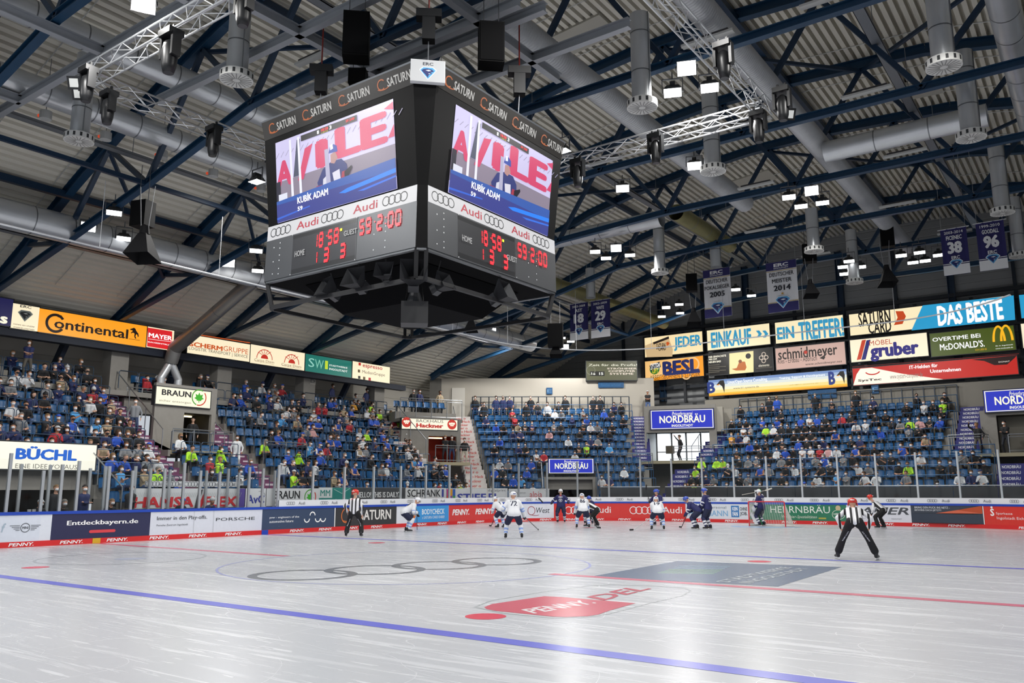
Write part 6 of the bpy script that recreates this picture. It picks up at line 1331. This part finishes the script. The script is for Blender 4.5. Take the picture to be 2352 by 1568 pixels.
def cap_(m):
    m.ball((0,-.01,.04),(.106,.118,.095),_BM,12,8); m.v=[(x,y,max(z,.035)) for x,y,z in m.v]; m.add([(-.07,.09,.045),(.07,.09,.045),(.05,.19,.03),(-.05,.19,.03),(-.07,.09,.055),(.07,.09,.055),(.05,.19,.04),(-.05,.19,.04)],[(3,2,1,0),(4,5,6,7),(2,3,7,6),(0,1,5,4)],_BM)
def beanie(m):
    m.ball((0,-.01,.05),(.108,.12,.12),_BM,12,8); m.v=[(x,y,max(z,.01)) for x,y,z in m.v]; m.ball((0,-.01,.175),.03,_BM,8,6)
def mask_(m):
    m.ball((0,.055,-.045),(.072,.068,.055),_BM,10,8)
HM={n:part_mesh(n,f) for n,f in (('short_hair',hair_s),('long_hair',hair_l),('cap',cap_),('knitted_hat',beanie),('face_mask',mask_))}
HC=['1C1411','2A1D15','151110','46301E','7A6040','77736D','33251A','221812']
TOPC={'k':('1E1F22','black'),'n':('26305E','navy'),'b':('2A56C0','royal blue'),'l':('4F9FDC','light blue'),'w':('DCDFE2','white'),'g':('83868A','grey'),'r':('B8303A','red'),'y':('B6F03A','neon yellow'),'t':('A8977C','tan'),'o':('E0A030','orange'),'p':('D3A3A3','pink')}
def set_mats(o,cols):
    for i,c in enumerate(cols):
        o.material_slots[i].link='OBJECT'; o.material_slots[i].material=c
SK=['C99B82','BD8B70','D4AA92','A97658']
def fan(p,rz,pose,c,label,group=None,mask=True,hat=None,name='person',cat='person',legs=None,size=1):
    me,J=FM[pose]; o=bpy.data.objects.new(name,me); COL.objects.link(o); o.location=p; o.rotation_euler=(0,0,rz); o.scale=(size,)*3; WL[o.name]=V(p)
    rr=random.random; tc=mat(TOPC[c][0],.75); lg=mat(legs or random.choice(('1E222C','2B3A5C','26282C','4A5F86','1E222C','5A564E')),.75); sk=mat(random.choice(SK),.55)
    ac=tc if c in 'ynkwgr' or rr()<.5 else (mat('E2E4E8',.75) if rr()<.4 else sk)
    set_mats(o,[sk,tc,ac,ac if rr()<.75 else sk,sk,lg,lg,mat(random.choice(('1C1C1E','D8D8D8','3A3A40')),.6)])
    tag(o,label,cat,group)
    h=hat or ('cap' if rr()<.13 else 'knitted_hat' if rr()<.05 else 'long_hair' if rr()<.25 else 'short_hair'); q=bpy.data.objects.new(h,HM[h]); COL.objects.link(q); q.parent=o; q.location=J['head']; q.rotation_euler=(0,0,math.atan2(-J['hu'].x,J['hu'].y))
    hc=random.choice(HC) if 'hair' in h else random.choice(('1E2A5A','1C1C1E','C8CACC','2A56C0')); set_mats(q,[mat(hc,.7)])
    if mask: q=bpy.data.objects.new('face_mask',HM['face_mask']); COL.objects.link(q); q.parent=o; q.location=J['head']; q.rotation_euler=(0,0,math.atan2(-J['hu'].x,J['hu'].y)); set_mats(q,[mat('ECEEF0' if rr()<.88 else '2A2C30',.7)])
    return o
def parse(s): return [tuple(int(''.join(ch for ch in t if ch.isdigit() and True)) if 0 else t for t in a.split(',')) for a in s.split()]
DATA=[((0,760,.26786),BL,RL,'L',"""100,165,n 470,235,n 535,255,k 330,300,k 500,320,k 650,265,k 722,265,k 780,355,n 880,350,b 170,345,w 285,372,w 495,380,t 660,400,n 843,435,r 20,425,n 118,445,g 425,465,g 540,460,n 1025,450,t 1090,450,r 850,525,k 905,510,n 280,550,n 395,555,k 718,590,k 795,580,w 1105,630,k 1135,628,k 140,640,w 222,640,k 605,690,l 650,710,b 940,690,k 970,720,t 1055,720,k 120,735,g 430,740,k 518,765,k 830,775,l 955,800,b 1210,800,k 45,845,n 90,840,n 440,860,r 555,855,n 970,885,n 860,890,k 268,915,k 430,910,r 810,920,w 850,950,t 1215,910,g 1115,985,g 1210,970,w 1015,1055,b 1095,1070,b 990,1155,l"""),
 (CB,BL,RL,'L',"""195,145,k 290,150,n 505,120,k 570,110,k 1100,165,b 1005,260,n 1085,250,n 1250,205,w 1445,225,g 1385,285,b 1075,315,b 1225,350,k 1400,365,n 1470,370,w 1165,520,k 1265,505,g 1425,630,k 1375,700,k 1465,720,b 150,515,n 30,625,k 140,640,g 25,750,n 165,730,w 20,860,w 490,860,y 240,980,y 365,965,g 805,875,y 885,890,y 780,985,r 1190,910,b 1285,905,y 390,1105,b 670,1085,k 130,1080,t 1100,1095,w 1445,1110,w"""),
 (C6,BL,RL,'L',"""395,445,g 440,455,r 575,520,n 540,545,k 505,560,k 475,605,w 525,615,g 795,490,n 765,530,b 815,540,b 925,555,o 965,520,g 970,565,k 1020,525,n 1063,575,y 1110,585,y 710,575,r 755,582,r 690,625,w 850,640,n 880,610,t 930,605,b 895,650,g 1030,610,w 1090,610,g 435,655,l 520,660,t 625,670,b 675,675,b 1050,670,b 1085,665,b 1195,620,k 1215,680,r 1255,675,y 825,685,b 905,695,r 1130,720,n 1215,725,t 590,730,g 640,740,p 795,745,k 565,785,r 755,795,b 820,800,b 970,765,w 1015,770,y 1150,770,b 1000,815,w 960,815,k 630,850,l 685,855,b 1100,825,n 1175,825,b 860,870,n 1040,880,g 1305,780,k 1335,785,k 1310,835,k 1345,840,k 1165,880,k 1220,890,k 1330,895,w 470,900,b 560,910,y 695,910,b 735,900,r 1000,870,t 880,940,k 1050,940,k 1190,935,b 1335,935,l 1385,930,b 480,965,n 650,970,w 690,975,n 955,990,b 1135,985,g 1170,985,w 1295,1005,g 1370,1000,w 455,1050,y 595,1040,k 660,1035,k 800,1050,t 880,1060,b 820,1105,g 1505,960,g 1555,970,k 1490,1020,k 1580,1015,b 1630,1050,k 1675,1030,y 1735,1010,w 1305,1110,w 1495,1105,g 1535,1110,r 1640,1120,y 1690,1110,k 1050,1110,k"""),
 (C7,BE,RE,'E',"""145,610,w 280,605,n 325,615,n 455,620,k 500,625,k 640,615,k 690,615,k 830,620,k 870,620,k 1000,615,n 1045,615,k 90,640,k 215,655,n 435,650,k 565,655,w 620,660,w 660,665,g 790,665,g 905,665,b 955,650,k 130,690,k 170,695,n 315,695,r 360,700,r 405,735,k 700,695,n 790,710,b 1020,710,k 230,745,b 275,740,k 350,735,t 455,745,n 610,750,g 650,750,k 790,755,k 840,755,w 885,745,g 965,745,k 370,780,n 565,785,p 325,785,n 760,800,k 905,790,k 945,790,k 670,830,w 810,845,n 855,850,g 270,855,b 240,870,k 415,875,k 340,885,n 755,885,k 800,880,y 515,925,r 710,930,w 465,935,w 945,925,l 225,1010,w 290,1010,g 445,1005,b 500,1010,k 190,1055,b 270,1050,k 385,1090,l 415,1045,b 280,1100,k 425,1150,k 530,1155,w 1020,1060,w 925,1100,w 965,1075,n 1160,1060,k 375,1110,b"""),
 (C7,BF,RF,'F',"""1365,1100,k 1425,1100,n 1450,1140,y 1500,1145,g 1580,1090,n 1635,1095,g 1550,1070,n 1405,1000,y 1460,1005,y 1640,1010,y 1485,1040,k 1640,1150,t"""),
 ((1660,880,.19134),BF,RF,'F',"""205,315,k 450,295,k 530,280,k 655,275,b 730,295,k 1140,255,k 1275,245,k 1625,220,k 1720,245,k 1570,305,k 230,410,k 295,405,k 935,365,b 1010,355,w 1080,435,k 1155,430,b 670,380,b 90,470,k 265,480,w 350,480,g 440,460,b 705,480,k 785,465,k 1460,405,r 1540,400,k 1250,435,k 490,540,y 585,545,w 830,525,k 940,520,k 1060,490,k 1210,500,k 1315,495,k 1620,490,w 1725,475,w 115,590,o 225,580,n 270,650,w 360,660,b 695,640,k 640,640,k 925,600,k 1000,620,k 1075,620,k 1385,590,b 1490,625,k 975,680,b 1060,690,k 1135,710,r 1225,685,n 1640,695,n 1550,715,b 395,745,k 480,735,k 765,720,b 880,715,k 460,810,k 525,830,k 610,815,w 885,800,w 1000,795,w 1290,795,p 1410,785,w 1720,790,k 135,830,k 220,845,k 1070,880,g 295,895,g 410,895,g 655,910,g 765,905,k 825,970,w 1170,900,k 1490,880,g 1580,880,k 5,920,y 160,990,w 45,1000,k 440,995,b 505,1000,g 740,970,k 930,1000,k 1215,965,b 1325,980,k 1640,970,w 190,1090,k 295,1100,g 660,1100,k 1100,1085,w 1410,1080,l 1520,1080,g 1710,1090,w 65,1190,k 430,1190,k 730,1190,b 965,1140,k 1240,1195,k 1700,1180,t 1090,1190,w 330,1180,k"""),
 ((2000,860,.22962),BF,RF,'F',"""25,260,n 345,245,k 440,235,k 570,310,w 685,290,y 735,380,k 705,240,k 765,245,k 130,400,k 45,420,k 395,400,y 480,395,p 540,465,k 715,465,b 200,485,k 290,480,g 95,565,b 360,555,g 435,540,k 515,630,t 40,745,k 295,735,b 415,720,k 105,805,k 190,800,k 465,785,w 250,890,k 355,860,y 10,890,g 670,870,k 815,875,k 335,960,g 850,955,w 945,940,n 940,775,g 1020,785,k 50,985,w 605,1045,b 1225,1030,w 1330,835,k 1420,850,k 1390,930,w 1510,930,t 1390,1040,w""")]
SIDE={'L':'left stand','E':'corner block','F':'goal-end block'}
people=[]; taken=set()
for cr,b,R,nm,txt in DATA:
    for tk in txt.split():
        x,y,c=tk.split(','); px,py=cr[0]+int(x)*cr[2],cr[1]+int(y)*cr[2]; best=None
        for k,segs in R.items():
            for si,(u0,u1) in enumerate(segs):
                q=atp(px,py,b.P(k,0,.47),b.o); u=(q-b.P0).dot(b.t); dz=abs(q.z-(b.z0+b.ri*k)-1.2)
                n=int((u1-u0-.1)/.52); i=min(n-1,max(0,round((u-u0-.3)/.52))); off=abs(u0+.3+.52*i-u)
                for j in (i,i-1,i+1,i+2,i-2):
                    if 0<=j<n and (nm,k,si,j) not in taken and not pil(nm,k,u0+.3+.52*j):
                        e=dz+abs(u0+.3+.52*j-u)*.8
                        if best is None or e<best[0]: best=(e,k,si,j,u0+.3+.52*j)
                        break
        if best is None or best[0]>1.6: continue
        e,k,si,j,u=best; taken.add((nm,k,si,j)); p=b.P(k,u,.47); people.append([pj(p+V((0,0,1)))[2],nm,k,u,p,c,b])
people.sort(key=lambda a:a[0]); near=people[:262]; far=people[262:]
rows={}
for a in near+far: rows.setdefault((a[1],a[2]),[]).append(a[3])
def rank(a): return sorted(rows[(a[1],a[2])]).index(a[3])+1
for a in near:
    st=(a[1]!='L' and a[2]>9 and random.random()<.4); po=random.choice((6,7)) if st else random.choice((0,1,1,2,2,3,4,5))
    fan(a[4],rz_of(a[6])+random.uniform(-.3,.3),po,a[5],'spectator in %s top, %s row of the %s, %s person from its left'%(TOPC[a[5]][1],nth(a[2]+1),SIDE[a[1]],nth(rank(a))),'spectators in the '+SIDE[a[1]],mask=random.random()<.88)
# the more distant spectators as one crowd
m=M(); low=[]
for i in (0,1,2,6):
    S,J=human(**fan_pose(i),k='fan'); me=grow('crowd_body',S,.05,FREG,[SKIN]*8); low.append(([tuple(v.co) for v in me.vertices],[(tuple(p.vertices),p.material_index) for p in me.polygons],J)); bpy.data.meshes.remove(me)
for a in far:
    vs,fs,J=low[3 if a[2]>9 and random.random()<.4 else random.choice((0,1,2))]; rz=rz_of(a[6])+random.uniform(-.3,.3); R=Matrix.Rotation(rz,3,'Z'); o=len(m.v); m.v+=[tuple(a[4]+R@V(v)) for v in vs]
    sk=mat(random.choice(SK),.55); tc=mat(TOPC[a[5]][0],.75); lg=mat(random.choice(('1E222C','2B3A5C','26282C')),.75); mm=[sk,tc,tc,random.choice((tc,sk)),sk,lg,lg,BLACK]; mi=[m.mi_(q) for q in mm]
    for f,i in fs: m.f.append([o+j for j in f]); m.mi.append(mi[i])
    h=a[4]+R@J['head']; m.ball(h+V((0,0,.03))+R@V((0,-.02,0)),(.106,.106,.11),mat(random.choice(HC),.7),8,6); f=R@J['hu']; m.ball(h+f*.07-V((0,0,.05)),(.06,.06,.05),mat('ECEEF0' if random.random()<.85 else '2A2C30',.7),8,5)
m.build('spectators',label='distant seated and standing spectators of the far stands',cat='crowd',kind='stuff',smooth=True)
# seats: nearest as things, the rest as one object
ns=0; rest=M(); sv=[tuple(v.co) for v in seat_me.vertices]; sf=[(tuple(p.vertices),seat_me.materials[p.material_index]) for p in seat_me.polygons]
WHERE={('L',k,s):('left stand',('part left of the leaf sign portal','part in front of that portal' if k<5 else 'part right of the leaf sign portal','part right of the leaf sign portal')) for k in range(12) for s in range(3)}
for dpt,nm,k,si,i,p,rz,_ in SEATS:
    q=pj(p+V((0,0,.7)))
    if ns<298 and nm=='L' and 0<q[0]<W and (q[0]>300 or k>2) and (nm,k,si,i) not in taken:
        o=bpy.data.objects.new('stadium_seat',seat_me); COL.objects.link(o); o.location=p; o.rotation_euler=(0,0,rz); ns+=1
        segn=RL[k][si]; nseg=int((segn[1]-segn[0]-.1)/.52); wh='left of the leaf sign portal' if segn[1]<6 else 'below or above the leaf sign portal' if segn[1]<10.5 else 'right of the leaf sign portal'
        pos='%s from purple aisle'%nth(nseg-i) if segn[1]<6 else '%s across from portal left edge'%nth(i+1) if segn[1]<10.5 else '%s right of purple stairs'%nth(i+1)
        tag(o,'empty blue seat, %s row of left stand, %s'%(nth(k+1),pos),'seat','blue stadium seats')
    else:
        R=Matrix.Rotation(rz,3,'Z'); o=len(rest.v); rest.v+=[tuple(p+R@V(v)) for v in sv]
        for f,mm in sf: rest.f.append([o+j for j in f]); rest.mi.append(rest.mi_(mm))
rest.build('stadium_seats',label='further rows of blue plastic seats in the far stands',cat='seats',kind='stuff')
# standing ushers, guards and people at the rink side
def stand(px,py,d_axis,c,label,pose=6,zfloor=None,hat=None,mask=True,face=None,size=1,legs=None):
    """px,py = head; placed so that the feet stand on zfloor"""
    hz=FM[pose][1]['head'].z*size; z=zfloor+hz; p=at(px,py,z=z) if d_axis is None else at(px,py,**d_axis)
    p=V((p.x,p.y,zfloor)); d=CAM-p; rz=math.atan2(d.y,d.x)-PI/2 if face is None else face
    return fan(p,rz,pose,c,label,None,mask,hat,legs=legs,size=size)
stand(443,972,dict(x=-23.3),'k','steward in black standing in the doorway under the leaf sign',6,3.7,'short_hair',False)
pH=BH.P(0,0,-.5); 
for px,c,lb,po in ((1023,'k','left of two ushers in black under the bakery sign',7),(1038,'k','right of two ushers in black under the bakery sign',6)):
    q=atp(px,1006,pH,BH.o); q.z=3.6; fan(q,math.atan2(CAM.y-q.y,CAM.x-q.x)-PI/2,po,c,lb,None,True,'short_hair' if px<1030 else 'long_hair')
q=atp(1067,1013,BH.P(0,0,-.8),BH.o); q.z=3.45; fan(q,math.atan2(CAM.y-q.y,CAM.x-q.x)-PI/2,6,'k','man in dark green top standing right of the bakery doorway',None,True,'short_hair',legs='C9C3B4')
q=atp(1562,1008,BN2.P(0,0,-.4),BN2.o); q.z=3.75; fan(q,math.atan2(CAM.y-q.y,CAM.x-q.x)-PI/2-1.2,8,'k','person in black waving before the bright doorway',None,True,'short_hair',legs='1E222C')
q=at(2307,977,y=37.2); q.z=3.75; fan(q,PI*.95,7,'k','guard in black leaning by the right doorway rail',None,True,'short_hair')
q=at(2243,976,y=37.0); q.z=3.7; fan(q,PI*.95,8,'k','photographer in black beside the right blue stairs',None,False,'short_hair')
stand(1488,922,dict(y=40.5),'k','cameraman in dark clothes above the large brewery sign',7,7.4,'cap',False)
stand(545,1012,dict(x=-20.9),'w','child in a white hockey kit standing on the purple stairs',6,2.9,'short_hair',True,size=.92,legs='DCDFE2')
for px,py,x,c,lb,po in ((255//1,0,0,'n','',6),): pass
stand(68,788,dict(x=-26.2),'n','man in dark jacket standing at the very top left of the stand',7,7.0,None,True); stand(313,906,dict(x=-22.6),'g','broad man in grey shirt standing in the left stand aisle',6,4.3,'short_hair',True)
for px,py,x,c,lb,po,ht in ((127,1130,-17.0,'k','official with lanyard standing behind the bench desk',6,'short_hair'),(193,1128,-16.4,'n','man in navy jacket standing at the bench desk',7,'short_hair'),(300,1130,-16.6,'k','coach in black standing at the players bench',7,'short_hair')):
    p=at(px,py,x=x); fan(V((x,p.y,.25)),-PI/2,po,c,lb,None,True,ht)
for px,py,x,c,lb,ht in ((140,1158,-15.9,'k','long-haired blonde person seated at the bench desk','long_hair'),(85,1165,-15.9,'k','person seated at the far left of the bench desk','cap'),(250,1150,-16.4,'k','person in black seated at the bench beside a bottle','short_hair'),(412,1152,-16.0,'k','player in dark shirt on the bench before the HANSA FLEX banner','cap'),(480,1150,-16.0,'n','navy player on the bench before the FLEX lettering','knitted_hat')):
    p=at(px,py,x=x); fan(V((x,p.y,.25)),-PI/2,1,c,lb,None,px<300,ht)
p=at(100,1180,x=-15.5); r=thing('desk','low dark desk of the officials behind the left boards','desk',(-15.5,0,0)); m=M(); m.box((-15.5,at(110,1180,x=-15.5).y,.95),(.6,4.5,.05),mat('3A3A3C',.5)); m.build('desk_top',r); m=M(); m.box((-15.5,at(110,1180,x=-15.5).y,.46),(.5,4.4,.92),mat('2A2A2C',.6)); m.build('desk_body',r)
for px,c,lb in ((67,'E6E6E4','left of two white cups on the officials desk'),(78,'E6E6E4','right of two white cups on the officials desk')):
    q=at(px,1172,x=-15.4); r=thing('cup',lb,'cup',(q.x,q.y,.975)); m=M(); m.lathe((q.x,q.y,.976),[(0,0),(.05,0),(.06,.22),(.055,.22),(.05,.01)],mat(c,.4),14); m.build('cup_body',r)

for i in range(7):
    p=BH.P(0,-1.5+i*.55,2.3,7.0); o=bpy.data.objects.new('stadium_seat',seat_me); COL.objects.link(o); o.location=p; o.rotation_euler=(0,0,rz_of(BH)); tag(o,'blue seat on the balcony above the bakery sign, %s from the left'%nth(i+1),'seat','blue balcony seats')
for px,py,c,lb in ((949,909,'k','left spectator standing on the balcony above the bakery sign'),(963,909,'n','second spectator standing on the balcony above the bakery sign'),(1010,913,'t','right spectator standing on the balcony above the bakery sign')):
    q=atp(px,py,BH.P(0,0,3.2),BH.o); q.z=7.0; fan(q,rz_of(BH),6,c,lb,None,True,'short_hair')
